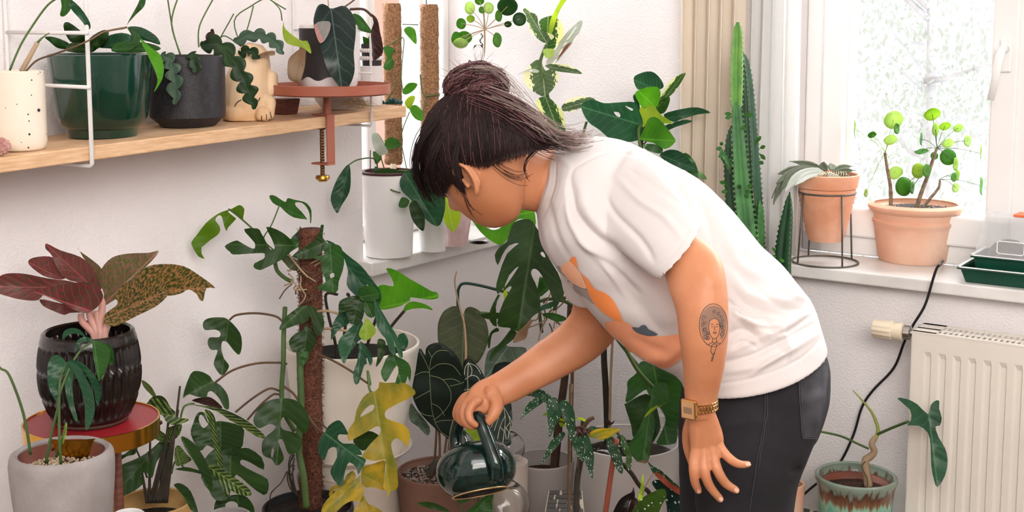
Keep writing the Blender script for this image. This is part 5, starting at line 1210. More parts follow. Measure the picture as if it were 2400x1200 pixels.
# ================================================================ lower left: red table, ribbed pot, concrete pot
M_redtop = mat('red_table_top', '#a2242b', 0.35, col2='#8c1c25'); M_gold2 = mat('brass_rim', '#d8a13c', 0.22, 1.0, var=0.1)
D = 2.30; tc_ = P(215, 984, D); r_ = 153*D/F
t = thing('red_side_table', 'small round red-topped table with a brass rim under the ribbed black pot', 'side table', Vector((tc_.x, tc_.y, BEN)))
z = tc_.z
MB().lathe(tc_, [(0, z-.004), (r_-.002, z-.004), (r_-.002, z-.001), (0, z-.001)], 64).build('table_top', M_redtop, t, smooth=True, auto=40)
MB().lathe(tc_, [(r_-.0022, z-.030), (r_+.0008, z-.030), (r_+.0012, z+.0015), (r_-.0018, z+.0015), (r_-.0022, z-.030)], 64).build('brass_rim', M_gold2, t, smooth=True, auto=40)
MB().lathe(tc_, [(0, z-.012), (r_-.003, z-.012), (r_-.003, z-.005), (0, z-.005)], 48).build('underframe', M_dw, t)
for an in (255, 15, 135): MB().ball(tc_+Vector((math.cos(math.radians(an))*(r_+.001), math.sin(math.radians(an))*(r_+.001), -.015)), .0042, 5, (1, 1, 1)).build('rim_screw', mat('dark_bronze', '#3a2a1c', 0.4, 0.8), t, smooth=True)
for an in (300, 60, 180): q = tc_+Vector((math.cos(math.radians(an))*r_*.45, math.sin(math.radians(an))*r_*.45, -.012)); MB().tube([q, Vector((tc_.x+(q.x-tc_.x)*1.15, tc_.y+(q.y-tc_.y)*1.15, BEN))], .009, 10).build('leg', M_dw, t, smooth=True)
# ribbed pot
M_rib = mat('ribbed_black_glaze', '#0d0b0c', 0.25, col2='#241c18', vs=40, coat=0.35, bump=.1, bs=120); M_bare = mat('bare_clay_base', '#5a443b', 0.8)
t = thing('ribbed_aglaonema_pot', 'red mottled foliage plant in a black ribbed pot on the red table', 'potted plant', Vector((tc_.x, tc_.y, z+.0005)))
def ribw(rr, an, zz):
    q = zz-RZ0
    if q > RH*0.90 or q < RH*0.10: return rr
    band = 0 if q > RH*.62 else (1 if q > RH*.30 else 2)
    ph = an*34+(0.5*6.283 if band == 1 else 0)
    edge = min(abs(q-RH*.62), abs(q-RH*.30), abs(q-RH*.90), abs(q-RH*.10)); k_ = min(1, edge/.006)
    return rr-0.0065*(0.5-0.5*math.cos(ph))**0.7*k_-(.0015*(1-k_))
RZ0 = z; RH = zat(215, 778, D, 984)-z
prof = [(984, 80), (975, 86), (968, 92), (950, 100), (925, 109), (900, 115), (880, 117), (855, 117), (830, 115), (805, 111), (790, 108), (781, 105), (776, 104)]
dense = [prof[0]]
for (ya, ra_), (yb, rb_) in zip(prof, prof[1:]):
    for i in range(1, 5): dense.append((ya+(yb-ya)*i/4, ra_+(rb_-ra_)*i/4))
o, b, zi, ri, c, z1 = pot('pot', 215, 984, D, dense, M_rib, t, th=.008, inner=0.25, n=272, wob=ribw, floor_z=z+.0005)
pb_ = MB().lathe(c, [(0, z+.0006), (82*D/F, z+.0006), (88*D/F, z+.010), (86*D/F, z+.0105), (0, z+.0105)], 48).build('foot_ring', M_bare, t, smooth=True)
SOILP(t, ri, zi, c)
for k_, (x0, x1, y1) in enumerate(((222, 190, 735), (228, 208, 722), (236, 226, 728), (244, 248, 740), (232, 236, 700))):
    stem('stem', [(x0+(x0-230)*.6, 830, D-.02), (x0, 786, D-.03), (x1+4, y1+20, D-.03), (x1, y1, D-.03)], (.0085, .0055), M_stemp, t)
def lf(T_, ox, oy, s, pts, b_, tp, d0, d1, m, **k): return leafp(T_, X(ox, oy, s, *pts), X(ox, oy, s, b_)[0], X(ox, oy, s, tp)[0], d0, d1, m, **k)
A3 = (0, 450, .375)
lf(t, *A3, ((-80, 585), (0, 525), (60, 508), (160, 512), (300, 540), (440, 558), (520, 590), (400, 605), (300, 605), (240, 675), (130, 672), (40, 650), (-30, 625)), (540, 600), (-90, 590), D-.02, D-.10, L_red, fold=.3)
lf(t, *A3, ((175, 440), (210, 410), (310, 403), (360, 440), (410, 540), (300, 535), (220, 490)), (420, 560), (175, 438), D+.02, D+.03, L_red, fold=.3)
lf(t, *A3, ((630, 720), (650, 640), (620, 560), (635, 480), (700, 410), (800, 385), (930, 380), (992, 368), (950, 430), (860, 520), (760, 640), (690, 690)), (633, 718), (992, 368), D+.01, D+.02, L_pinkg, fold=.35)
lf(t, *A3, ((487, 345), (500, 370), (570, 420), (635, 480), (645, 560), (625, 610), (590, 500), (520, 410)), (620, 620), (487, 345), D+.02, D+.03, L_pinkg, fold=.3)
lf(t, *A3, ((285, 323), (310, 330), (380, 365), (500, 405), (570, 465), (618, 560), (605, 620), (500, 570), (420, 545), (360, 480), (325, 400), (300, 370), (284, 352)), (605, 618), (285, 325), D-.01, D+.01, L_red, fold=.35)
lf(t, *A3, ((740, 650), (860, 520), (930, 462), (1050, 450), (1150, 465), (1230, 510), (1345, 597), (1290, 602), (1270, 680), (1245, 670), (1230, 640), (1180, 610), (1130, 635), (1060, 648), (1000, 640), (860, 640)), (760, 640), (1345, 597), D-.02, D-.06, L_green_r, fold=.35)
lf(t, *A3, ((250, 670), (350, 690), (430, 710), (530, 750), (440, 755), (400, 768), (330, 742), (270, 712)), (530, 755), (255, 672), D-.03, D-.05, L_red, fold=.3)
lf(t, *A3, ((650, 800), (660, 760), (735, 700), (722, 650), (780, 570), (880, 538), (980, 542), (1042, 590), (1052, 640), (980, 712), (860, 772), (740, 832), (690, 838), (655, 822)), (655, 790), (1040, 620), D-.05, D-.09, L_green_r, fold=.3)
lf(t, *A3, ((208, 622), (280, 598), (420, 573), (540, 563), (612, 590), (645, 645), (625, 700), (565, 750), (500, 752), (400, 702), (290, 652)), (575, 748), (208, 622), D-.07, D-.13, L_red, fold=.3)
# grey concrete pot with a divided-leaf philodendron
D = 2.13; M_conc = mat('light_grey_concrete', '#a39d9b', 0.85, col2='#8f8886', vs=14, bump=.2, bs=160)
t = thing('grey_concrete_pot', 'pale grey rounded concrete pot topped with gravel, front left below the red table', 'potted plant', P(145, 1070, D)); t.location.z = BEN; WL[t.name] = Vector(t.location)
o, b, zi, ri, c, z1 = pot('pot', 145, 1068, D, [(1560, 66), (1500, 72), (1400, 86), (1300, 98), (1220, 108), (1160, 114), (1110, 118), (1080, 119), (1066, 117), (1060, 114)], M_conc, t, th=.012, inner=0.08, floor_z=BEN+.0005)
MB().lathe(c, [(ri-.012, zi-.01), (ri-.003, zi-.01), (ri-.001, z1-.004), (ri-.004, z1-.004), (ri-.012, zi-.01)], 40).build('inner_pot', mat('rust_plastic', '#6a3a2c', 0.6), t, smooth=True)
SOILP(t, ri-.004, zi+.006, c, M_soilred, grains=420, gm=M_grit, gr=.0036)
A4 = (0, 800, .3333); d_ = 2.10
lf(t, *A4, ((465, 150), (400, 95), (350, 130), (332, 200), (345, 330), (380, 400), (415, 440), (425, 330), (440, 230)), (462, 152), (415, 438), d_, d_-.03, L_teal, fold=.3)
lf(t, *A4, ((468, 148), (455, 230), (460, 350), (490, 470), (530, 560), (546, 545), (520, 440), (508, 300), (515, 210)), (470, 150), (542, 558), d_-.01, d_-.03, L_teal, fold=.3)
lf(t, *A4, ((470, 145), (515, 210), (570, 340), (595, 460), (602, 620), (640, 580), (668, 480), (650, 350), (590, 230), (540, 160)), (470, 147), (604, 618), d_-.015, d_-.05, L_teal, fold=.3)
lf(t, *A4, ((475, 140), (540, 135), (600, 168), (650, 220), (700, 300), (712, 370), (690, 440), (672, 420), (655, 330), (590, 215)), (475, 142), (692, 438), d_-.01, d_-.03, L_teal, fold=.3)
lf(t, *A3, ((580, 935), (585, 1040), (608, 1150), (620, 1182), (660, 1120), (688, 1030), (680, 970), (625, 935)), (590, 938), (620, 1180), d_-.01, d_-.03, L_mid, fold=.3)
lf(t, *A3, ((640, 945), (690, 960), (714, 1020), (702, 1085), (680, 1060), (676, 990)), (640, 945), (702, 1083), d_, d_, L_mid, fold=.3)
lf(t, *A3, ((390, 925), (400, 870), (450, 850), (500, 862), (532, 905), (480, 885), (425, 895)), (530, 902), (390, 925), d_, d_-.02, L_teal, fold=.2)
lf(t, *A3, ((468, 1010), (475, 940), (520, 905), (565, 912), (585, 935), (520, 935), (488, 970)), (583, 932), (470, 1010), d_, d_-.02, L_teal, fold=.2)
for q in ([(143, 1088, d_-.01), (139, 1010, d_-.03), (140, 900, d_-.03), (148, 870, d_-.01), (154, 852, d_)], [(108, 1085, d_), (122, 1010, d_-.02), (135, 960, d_-.03), (141, 920, d_-.03), (165, 860, d_-.01), (190, 820, d_), (215, 802, d_)], [(72, 1065, d_+.01), (55, 970, d_-.01), (22, 880, d_-.02), (0, 862, d_-.02), (-20, 830, d_-.02)], [(132, 1070, d_), (146, 1030, d_-.02), (155, 990, d_-.02)]): stem('stem', q, (.0026, .0017), M_stem, t)
leafp(t, [(146, 1040), (150, 1010), (157, 990), (156, 1015), (150, 1036)], (147, 1040), (157, 991), d_-.02, d_-.02, L_lime)
# ================================================================ striped calathea
D = 2.48
t = thing('striped_calathea', 'plant with striped narrow leaves in an ochre pot, right of the red table', 'potted plant', P(360, 1180, D)); t.location.z = BEN; WL[t.name] = Vector(t.location)
o, b, zi, ri, c, z1 = pot('pot', 358, 1180, D, [(1500, 60), (1400, 72), (1290, 84), (1200, 92), (1182, 93), (1176, 92)], mat('ochre_glaze', '#c9a46c', 0.35, col2='#8c6a3c', vs=12), t, th=.007, inner=0.15, floor_z=BEN+.0005); SOILP(t, ri, zi, c)
A5 = (250, 880, .2667)
K = lambda pts, b_, tp, d0, d1, m=L_cal, **k: lf(t, *A5, pts, b_, tp, d0, d1, m, **k)
K(((245, 290), (340, 258), (395, 192), (470, 176), (522, 210), (560, 280), (602, 320), (598, 360), (645, 372), (722, 382), (690, 412), (580, 436), (520, 402), (480, 345), (380, 342)), (722, 385), (245, 290), D-.02, D-.06, fold=.5)
K(((308, 42), (350, 60), (400, 110), (435, 180), (420, 195), (380, 160), (325, 100)), (430, 190), (308, 42), D+.04, D+.05)
K(((760, 258), (870, 268), (1000, 288), (1150, 350), (1280, 430), (1382, 520), (1380, 556), (1290, 522), (1190, 452), (1080, 392), (960, 312)), (762, 260), (1382, 550), D-.02, D-.08, L_cal, fold=.6)
K(((860, 300), (930, 330), (962, 420), (972, 560), (1012, 700), (1022, 790), (990, 816), (962, 700), (930, 560), (900, 420)), (862, 300), (990, 815), D-.03, D-.06, L_cal, fold=.5)
K(((655, 535), (750, 580), (832, 680), (902, 820), (932, 960), (906, 1022), (850, 900), (770, 760), (690, 640)), (658, 537), (906, 1020), D-.03, D-.08, L_dark, fold=.5)
K(((880, 790), (1000, 810), (1100, 880), (1200, 950), (1262, 1010), (1266, 1056), (1170, 1050), (1092, 1012), (1080, 1062), (1040, 1060), (1010, 960), (940, 870)), (882, 792), (1266, 1050), D-.06, D-.10, L_cal, fold=.4)
K(((600, 640), (640, 618), (700, 690), (745, 745), (640, 795), (600, 770)), (612, 640), (650, 790), D-.03, D-.05, L_cal)
K(((600, 825), (700, 805), (800, 830), (900, 850), (850, 870), (760, 850)), (602, 825), (900, 852), D-.03, D-.05, L_dark)
K(((60, 820), (160, 772), (300, 712), (400, 640), (500, 560), (522, 640), (440, 760), (400, 900), (345, 850), (300, 880), (325, 940), (250, 1010), (100, 1080), (28, 1086), (48, 900)), (500, 570), (30, 1085), D, D-.06, L_dark, fold=.2)
K(((65, 722), (160, 690), (270, 590), (280, 610), (250, 690), (180, 710), (110, 760), (85, 830)), (275, 600), (85, 820), D+.02, D, L_dark)
K(((330, 490), (400, 455), (480, 490), (560, 560), (520, 600), (430, 560)), (555, 580), (332, 492), D, D-.04, L_cal)
K(((590, 960), (650, 948), (740, 1020), (805, 1210), (740, 1180), (680, 1070), (620, 1000)), (592, 962), (800, 1205), D-.08, D-.10, L_dark, fold=.4)
K(((520, 480), (590, 440), (660, 430), (640, 520), (560, 580)), (560, 575), (660, 432), D, D-.02, L_cal)
K(((470, 740), (520, 560), (560, 600), (570, 760), (520, 900), (470, 960)), (500, 1000), (540, 570), D+.02, D+.02, L_dark)
for x0, x1, y1 in ((345, 1010, 0), (352, 380, 1060), (360, 390, 1030), (368, 405, 1020), (376, 412, 1000), (384, 418, 960), (372, 398, 960), (350, 352, 1030), (390, 422, 905)):
    if x1 > 900: x1, y1 = 330, 1090
    stem('stem', [(x0, 1178, D-.01), ((x0+x1)/2, (1178+y1)/2, D-.02), (x1, y1, D-.02)], (.0034, .002), M_stemd, t)
stem('stem', [(418, 1010, D-.02), (428, 960, D-.03), (440, 948, D-.03), (455, 946, D-.02)], .002, M_stem, t); stem('stem', [(345, 1120, D), (320, 1055, D), (292, 1022, D+.02)], .0018, M_stemd, t)
stem('stem', [(402, 1110, D-.02), (412, 1080, D-.03), (435, 1100, D-.03)], .0018, M_stem, t)
# ================================================================ rims of two more pots at the bottom edge
for x, y, d, hw, nm, lb, m in ((300, 1214, 2.26, 38, 'white_pot_rim', 'small pale green-rimmed pot cut off by the bottom edge, left of the calathea', M_pl), (535, 1216, 2.50, 52, 'grey_pot_rim', 'grey-brown stoneware pot cut off by the bottom edge, between calathea and coir pole', M_conc)):
    t = thing('small_pot', lb, 'pot', P(x, y, d)); t.location.z = BEN; WL[t.name] = Vector(t.location)
    o, b, zi, ri, c, z1 = pot('pot', x, y, d, [(1450, hw*.7), (1300, hw*.9), (y, hw), (y-8, hw)], m, t, inner=0.2, floor_z=BEN+.0005); SOILP(t, ri, zi, c)
# ================================================================ climber on the coir pole
D = 2.78
t = thing('coir_pole_climber', 'climber with deeply cut dark leaves on a tall coir pole left of centre', 'potted plant', P(725, 1190, D)); t.location.z = BEN; WL[t.name] = Vector(t.location)
o, b, zi, ri, c, z1 = pot('pot', 722, 1190, D, [(1480, 78), (1380, 90), (1280, 100), (1205, 106), (1192, 107), (1186, 106)], mat('dark_grey_plastic', '#2c2b2e', 0.5), t, th=.005, inner=0.12, floor_z=BEN+.0005); SOILP(t, ri, zi, c)
bs_ = P(722, 900, D)
moss_pole(t, 722, 536, 1195, D, 27, M_coir, 1700, .018, 2, fz=1.3)
fl = [(d0) for d0 in (0,)]
LA = (430, 440, .2083); LB = (640, 500, .3333); LC = (740, 850, .2918); LE = (430, 800, .3333)
q_ = lambda A, pts, b_, tp, d0, d1, m=L_dark, **k: lf(t, *A, pts, b_, tp, d0, d1, m, **k)
q_(LA, ((545, 235), (430, 272), (350, 318), (250, 400), (150, 530), (90, 610), (110, 680), (170, 775), (238, 798), (205, 745), (205, 668), (225, 655), (300, 590), (380, 535), (412, 490), (405, 430), (360, 370), (370, 335), (400, 310), (430, 325), (450, 400), (465, 450), (487, 490), (500, 450), (585, 360), (580, 335), (500, 268), (550, 262), (600, 310), (665, 355), (672, 330), (685, 240), (640, 196), (600, 205)), (545, 245), (238, 795), D-.02, D-.02, leafmat('leaf_translucent_green', '#4f7a22', '#5f8a2a', '#7d9a3c', freq=6, tl=.5), grid=9, sm=2)  # yellower green with strong translucency
q_(LA, ((965, 100), (990, 82), (1040, 95), (1100, 135), (1150, 160), (1165, 125), (1190, 118), (1250, 135), (1360, 160), (1410, 200), (1440, 260), (1438, 380), (1425, 400), (1420, 300), (1385, 220), (1330, 170), (1262, 165), (1265, 205), (1330, 270), (1390, 350), (1375, 355), (1240, 335), (1150, 275), (1090, 215), (1060, 205), (1000, 165)), (1075, 210), (1390, 352), D-.02, D-.05, L_mid, grid=9, sm=2)
q_(LA, ((1220, 600), (1150, 530), (1050, 470), (930, 440), (985, 560), (1022, 650), (1020, 690), (975, 690), (920, 590), (875, 510), (835, 458), (680, 465), (740, 550), (800, 620), (805, 670), (790, 685), (740, 670), (620, 600), (590, 595), (530, 615), (462, 660), (520, 720), (560, 752), (700, 745), (890, 735), (915, 760), (900, 800), (800, 850), (793, 900), (850, 925), (900, 915), (1050, 840), (1150, 780), (1230, 690), (1238, 640)), (1235, 650), (700, 640), D-.07, D-.12, L_dark, sm=2)
q_(LB, ((350, 80), (335, 85), (325, 130), (290, 190), (200, 250), (130, 305), (200, 322), (290, 315), (342, 270), (377, 220), (372, 195), (348, 170), (357, 90)), (370, 205), (135, 305), D-.07, D-.10, L_dark, sm=2)
q_(LB, ((192, 90), (180, 120), (125, 180), (190, 187), (210, 150)), (190, 185), (192, 92), D+.02, D+.02, L_teal)
q_(LB, ((60, 190), (130, 180), (220, 190), (215, 215), (140, 260), (80, 300), (60, 260)), (215, 200), (65, 260), D-.04, D-.06, L_mid)
q_(LB, ((280, 310), (360, 290), (350, 240), (380, 208), (430, 215), (480, 240), (500, 330), (490, 400), (462, 480), (442, 557), (308, 527), (370, 480), (340, 400), (345, 340)), (400, 215), (420, 540), D-.08, D-.10, L_mid, holes=(X(640, 500, .3333, (400, 430), (425, 420), (430, 445), (405, 455)),))
q_(LB, ((40, 290), (110, 300), (180, 340), (175, 395), (130, 400), (80, 350)), (175, 330), (110, 390), D-.05, D-.05, L_olive)
q_(LB, ((370, 190), (430, 210), (520, 290), (620, 370), (700, 470), (750, 540), (762, 600), (742, 640), (720, 560), (660, 500), (655, 560), (600, 582), (560, 560), (518, 500), (525, 400), (490, 300), (430, 240)), (375, 195), (742, 640), D-.06, D-.10, L_teal)
q_(LB, ((460, 690), (468, 620), (530, 588), (600, 580), (642, 620), (642, 690), (612, 770), (540, 776), (515, 700), (490, 690), (465, 712)), (610, 585), (560, 775), D-.09, D-.10, L_dark)
q_(LB, ((600, 540), (640, 514), (700, 508), (745, 560), (742, 600), (690, 620), (620, 610)), (605, 590), (745, 565), D-.10, D-.12, L_mid)
q_(LB, ((640, 620), (740, 600), (735, 700), (690, 735), (645, 700)), (650, 620), (700, 733), D-.10, D-.11, L_mid)
q_(LB, ((408, 892), (420, 780), (470, 700), (520, 698), (537, 770), (460, 820)), (525, 705), (410, 890), D-.06, D-.09, L_teal)
q_(LB, ((570, 780), (620, 745), (645, 860), (600, 900), (530, 1000), (500, 1058), (470, 1000), (460, 900), (520, 830)), (610, 770), (500, 1055), D-.10, D-.14, L_teal)
q_(LB, ((602, 850), (650, 748), (662, 738), (716, 800), (716, 850), (650, 895)), (660, 742), (650, 893), D-.14, D-.15, L_lime)
q_(LB, ((710, 610), (760, 680), (820, 780), (870, 860), (905, 950), (912, 1012), (890, 1012), (868, 955), (850, 900), (865, 1000), (820, 970), (790, 880), (730, 800)), (712, 620), (905, 1010), D-.12, D-.17, L_teal, sm=2)
q_(LB, ((610, 900), (650, 930), (690, 990), (700, 1040), (680, 1070), (655, 1000), (660, 1060), (640, 1070), (602, 1195), (572, 1192), (563, 1120), (590, 1050), (600, 980)), (620, 905), (590, 1195), D-.14, D-.17, L_teal, sm=2)
q_(LB, ((820, 985), (770, 1080), (758, 1130), (790, 1187), (830, 1130), (870, 1068), (882, 1120), (860, 1195), (930, 1195), (945, 1145), (962, 1185), (972, 1110), (950, 1050), (890, 1015)), (840, 985), (900, 1190), D-.14, D-.16, L_mid, sm=2)
q_(LB, ((735, 890), (785, 895), (792, 960), (770, 1020), (723, 1082), (735, 1000)), (770, 895), (725, 1080), D-.12, D-.13, L_dark)
q_(LB, ((878, 860), (920, 843), (950, 890), (942, 942), (910, 962), (888, 910)), (885, 868), (930, 955), D-.13, D-.13, L_teal)
q_(LB, ((45, 822), (80, 740), (150, 680), (210, 648), (290, 660), (340, 700), (360, 770), (347, 832), (310, 862), (280, 800), (270, 740), (250, 730), (240, 760), (150, 790)), (225, 650), (50, 818), D-.06, D-.09, L_dark)
q_(LB, ((112, 900), (150, 850), (210, 820), (240, 780), (290, 850), (302, 900), (282, 950), (240, 1010), (212, 1072), (193, 1050), (190, 960), (160, 977), (130, 962)), (240, 800), (210, 1070), D-.06, D-.08, L_dark)
q_(LB, ((190, 980), (240, 960), (250, 1010), (215, 1070), (195, 1050)), (235, 965), (210, 1070), D-.085, D-.09, L_mid)
# large cut leaves at the foot of the pole
q_(LC, ((470, 232), (505, 200), (512, 155), (560, 163), (700, 160), (780, 205), (802, 245), (770, 275), (700, 310), (620, 350), (570, 380), (554, 412), (570, 450), (640, 475), (700, 495), (745, 540), (758, 600), (735, 677), (712, 650), (660, 608), (625, 620), (605, 660), (620, 730), (650, 830), (662, 960), (657, 1002), (630, 1028), (600, 1030), (580, 1088), (570, 1030), (540, 1000), (560, 880), (562, 780), (480, 790), (380, 765), (378, 735), (440, 650), (510, 580), (522, 530), (490, 510), (420, 550), (330, 600), (262, 627), (262, 540), (310, 470), (328, 380), (380, 280), (430, 238)), (470, 240), (595, 1060), D-.16, D-.22, L_yell, holes=(X(740, 850, .2918, (355, 435), (400, 370), (450, 337), (470, 347), (460, 380), (400, 415)),), arch=.02, sm=2)
q_(LC, ((68, 572), (100, 510), (170, 463), (212, 480), (252, 550), (262, 580), (190, 575), (178, 610), (222, 650), (300, 650), (350, 690), (372, 742), (322, 740), (405, 778), (370, 850), (340, 900), (325, 840), (270, 800), (242, 850), (226, 920), (215, 992), (170, 975), (118, 890), (130, 840), (170, 760), (165, 690), (140, 678), (100, 700), (70, 787), (30, 740), (20, 660), (40, 600)), (75, 570), (380, 800), D-.18, D-.22, L_teal, sm=2)
q_(LC, ((355, 905), (330, 932), (250, 982), (220, 985), (160, 1030), (60, 1140), (52, 1230), (150, 1210), (230, 1140), (300, 1108), (342, 1120), (382, 1060), (387, 1010), (362, 960)), (360, 920), (70, 1190), D-.2, D-.25, L_yell)
q_(LC, ((380, 838), (450, 818), (552, 783), (557, 860), (547, 940), (558, 1022), (450, 1000), (400, 1002), (368, 960), (363, 900)), (368, 900), (555, 1000), D-.17, D-.19, L_yellow)
q_(LC, ((380, 1062), (420, 1130), (500, 1170), (550, 1230), (300, 1230), (350, 1130)), (382, 1068), (430, 1230), D-.2, D-.22, L_yellow)
q_(LC, ((300, 618), (420, 548), (512, 590), (502, 640), (400, 702), (350, 692)), (305, 620), (505, 620), D-.12, D-.14, L_dark)
q_(LC, ((220, 950), (250, 900), (300, 870), (320, 930), (260, 980), (150, 1020), (130, 1080), (105, 1060), (130, 1000)), (300, 880), (110, 1070), D-.16, D-.17, L_yell)
q_(LE, ((490, 560), (520, 480), (590, 420), (700, 400), (800, 420), (870, 500), (882, 600), (842, 652), (800, 600), (760, 560), (740, 538), (700, 535), (683, 570), (700, 620), (800, 650), (832, 720), (800, 780), (740, 792), (710, 720), (690, 688), (667, 705), (702, 800), (700, 840), (655, 876), (620, 830), (560, 800), (550, 730), (570, 680), (640, 620), (642, 592), (600, 583), (530, 612)), (690, 405), (655, 873), D-.10, D-.14, L_dark, holes=(X(430, 800, .3333, (615, 800), (622, 760), (635, 755), (636, 780), (625, 815)),))
q_(LE, ((-5, 392), (50, 230), (110, 210), (180, 240), (210, 280), (262, 310), (312, 380), (320, 472), (288, 470), (250, 400), (200, 352), (172, 360), (160, 392), (100, 390), (40, 372)), (207, 282), (0, 392), D-.10, D-.14, L_dark)
q_(A3, ((1430, 800), (1500, 880), (1512, 960), (1495, 1017), (1460, 990), (1420, 940), (1390, 935), (1383, 980), (1400, 1040), (1432, 1090), (1387, 1147), (1340, 1090), (1340, 1050), (1360, 990), (1320, 987), (1298, 950), (1310, 910), (1370, 907), (1375, 875), (1340, 860), (1280, 862), (1268, 820), (1300, 790), (1380, 783)), (1428, 802), (1387, 1145), D-.06, D-.09, L_dark)
q_(A5, ((800, 330), (860, 330), (900, 420), (1000, 400), (1190, 450), (1202, 560), (1180, 640), (1080, 702), (940, 642), (880, 615), (820, 662), (740, 520), (760, 420)), (1000, 405), (1000, 690), D-.10, D-.12, L_dark, holes=(X(250, 880, .2667, (810, 370), (835, 345), (880, 410), (892, 430), (850, 463), (818, 420)),))
q_(A5, ((1000, 640), (1080, 640), (1180, 640), (1250, 640), (1362, 720), (1382, 830), (1270, 770), (1190, 740), (1178, 780), (1300, 850), (1412, 910), (1422, 1000), (1380, 1052), (1250, 960), (1140, 870), (1100, 960), (1060, 1092), (950, 1092), (900, 1012), (830, 900), (858, 740), (940, 650)), (1090, 645), (1080, 1080), D-.12, D-.15, L_dark, sm=2)
q_(A5, ((950, 1210), (960, 1100), (1060, 1060), (1200, 1050), (1282, 1130), (1292, 1215), (1170, 1215), (1150, 1130), (1100, 1105), (1045, 1130), (1040, 1215)), (1150, 1060), (1160, 1215), D-.1, D-.12, L_dark)
q_(A5, ((750, 215), (850, 190), (920, 195), (1000, 260), (1010, 290), (900, 270), (800, 240)), (760, 225), (1010, 285), D-.08, D-.09, L_brown)
S_ = lambda pts, r=.0024, m=M_stemb: stem('stem', pts, r, m, t)
S_([(536, 490, D-.02), (560, 508, D-.03), (592, 536, D-.05)], .002, M_stem); S_([(654, 484, D-.02), (636, 528, D-.02), (618, 560, D-.04), (640, 585, D-.05)], .0015, M_stem)
S_([(538, 750, D-.06), (555, 738, D-.06), (600, 734, D-.05), (645, 741, D-.04), (664, 755, D-.04)]); S_([(505, 896, D-.09), (545, 868, D-.08), (600, 852, D-.06), (655, 850, D-.04), (672, 853, D-.03)])
S_([(552, 966, D-.1), (590, 935, D-.08), (630, 911, D-.06), (654, 916, D-.04)]); S_([(580, 984, D-.1), (610, 950, D-.08), (640, 925, D-.06), (656, 925, D-.04)])
S_([(668, 720, D-.02), (665, 780, D-.04), (664, 850, D-.05), (660, 920, D-.04), (668, 970, D-.04), (690, 1010, D-.03)], .0052, M_stem); S_([(702, 800, D-.05), (704, 880, D-.06), (706, 960, D-.06), (700, 1050, D-.06), (712, 1120, D-.06), (718, 1190, D-.04)], .0075, M_stem)
S_([(664, 905, D-.04), (690, 925, D-.05), (715, 965, D-.06), (740, 1000, D-.1), (762, 1018, D-.16)], .0026); S_([(725, 978, D-.06), (748, 988, D-.09), (765, 1004, D-.12)], .002); S_([(745, 830, D-.05), (780, 845, D-.07), (820, 868, D-.09), (850, 890, D-.12), (868, 902, D-.14)], .0024)
S_([(868, 900, D-.14), (862, 870, D-.13), (866, 912, D-.15), (876, 922, D-.16)], .0026, M_stem); S_([(725, 735, D-.05), (760, 728, D-.07), (795, 735, D-.08)], .0028, M_stemt); S_([(736, 772, D-.05), (775, 770, D-.06), (815, 776, D-.08)], .0028, M_stemt)
S_([(644, 612, D-.04), (650, 635, D-.04), (668, 652, D-.03), (685, 660, D-.02)], .0045, M_stem); S_([(655, 700, D-.04), (668, 680, D-.05), (685, 665, D-.05)], .0014); S_([(675, 595, D-.06), (705, 632, D-.07), (722, 650, D-.06)], .0022, M_stemt)
S_([(722, 620, D-.05), (770, 600, D-.06), (745, 618, D-.05), (700, 640, D-.04)], .0022, M_stemt)
for k_ in range(16):
    x0, y0 = 700+random.uniform(-25, 35), 650+random.uniform(-25, 45); S_([(x0, y0, D-.04), (x0+random.uniform(-15, 15), y0+random.uniform(0, 18), D-.06), (x0+random.uniform(-28, 28), y0+random.uniform(5, 35), D-.05)], .0016, M_stemt if k_ % 2 else M_stemb)
for k_ in range(7): x0 = 665+random.uniform(0, 22); S_([(690, 1050+k_*8, D-.04), (x0, 1085+k_*6, D-.05), (x0+5, 1130+k_*3, D-.04), (700, 1165, D-.03)], .0014, M_stemd)
S_([(632, 1195, D-.02), (634, 1160, D-.04), (645, 1145, D-.05), (660, 1130, D-.04), (672, 1105, D-.04)], .0012, M_stemd)
# ================================================================ big cream pot behind it
D = 3.0
M_cp = mat('cream_ribbed_plastic', '#efe6da', 0.35, var=0.04)
t = thing('large_cream_pot', 'large cream pot behind the coir pole, holding a plant with bright arrow leaves', 'potted plant', P(830, 1090, D))
rz = lambda y: zat(828, y, D, 1090)
t.location.z = rz(1098); WL[t.name] = Vector(t.location)
o, b, zi, ri, c, z1 = pot('pot', 828, 1090, D, [(1098, 98), (1085, 104)]+[(1080-12*i, 106+i*2.6+(2.6 if i % 2 else 0)) for i in range(1, 13)]+[(925, 141), (860, 148), (815, 155), (808, 158), (803, 157)], M_cp, t, th=.006, inner=0.14, floor_z=rz(1098)); SOILP(t, ri, zi, c, mat('black_potting_mix', '#14110f', .95))
MB().lathe(c, [(112*D/F, rz(1062)), (136*D/F, rz(1045)), (138*D/F, rz(1040)), (128*D/F, rz(1052)), (112*D/F, rz(1062))], 64).build('saucer_lip', M_cp, t, smooth=True)
lf(t, *LB, ((795, 392), (830, 388), (900, 420), (960, 460), (1050, 510), (1120, 550), (1148, 552), (1165, 580), (1150, 602), (1080, 606), (970, 590), (962, 612), (900, 650), (820, 672), (755, 677), (738, 640), (745, 560), (735, 515), (780, 502), (848, 512), (830, 450)), (760, 665), (1152, 580), D-.06, D-.12, L_bright, sm=2)
lf(t, *LB, ((918, 687), (935, 640), (980, 620), (1050, 633), (1100, 655), (1122, 682), (1060, 668), (980, 672)), (920, 685), (1120, 680), D-.05, D-.07, L_bright)
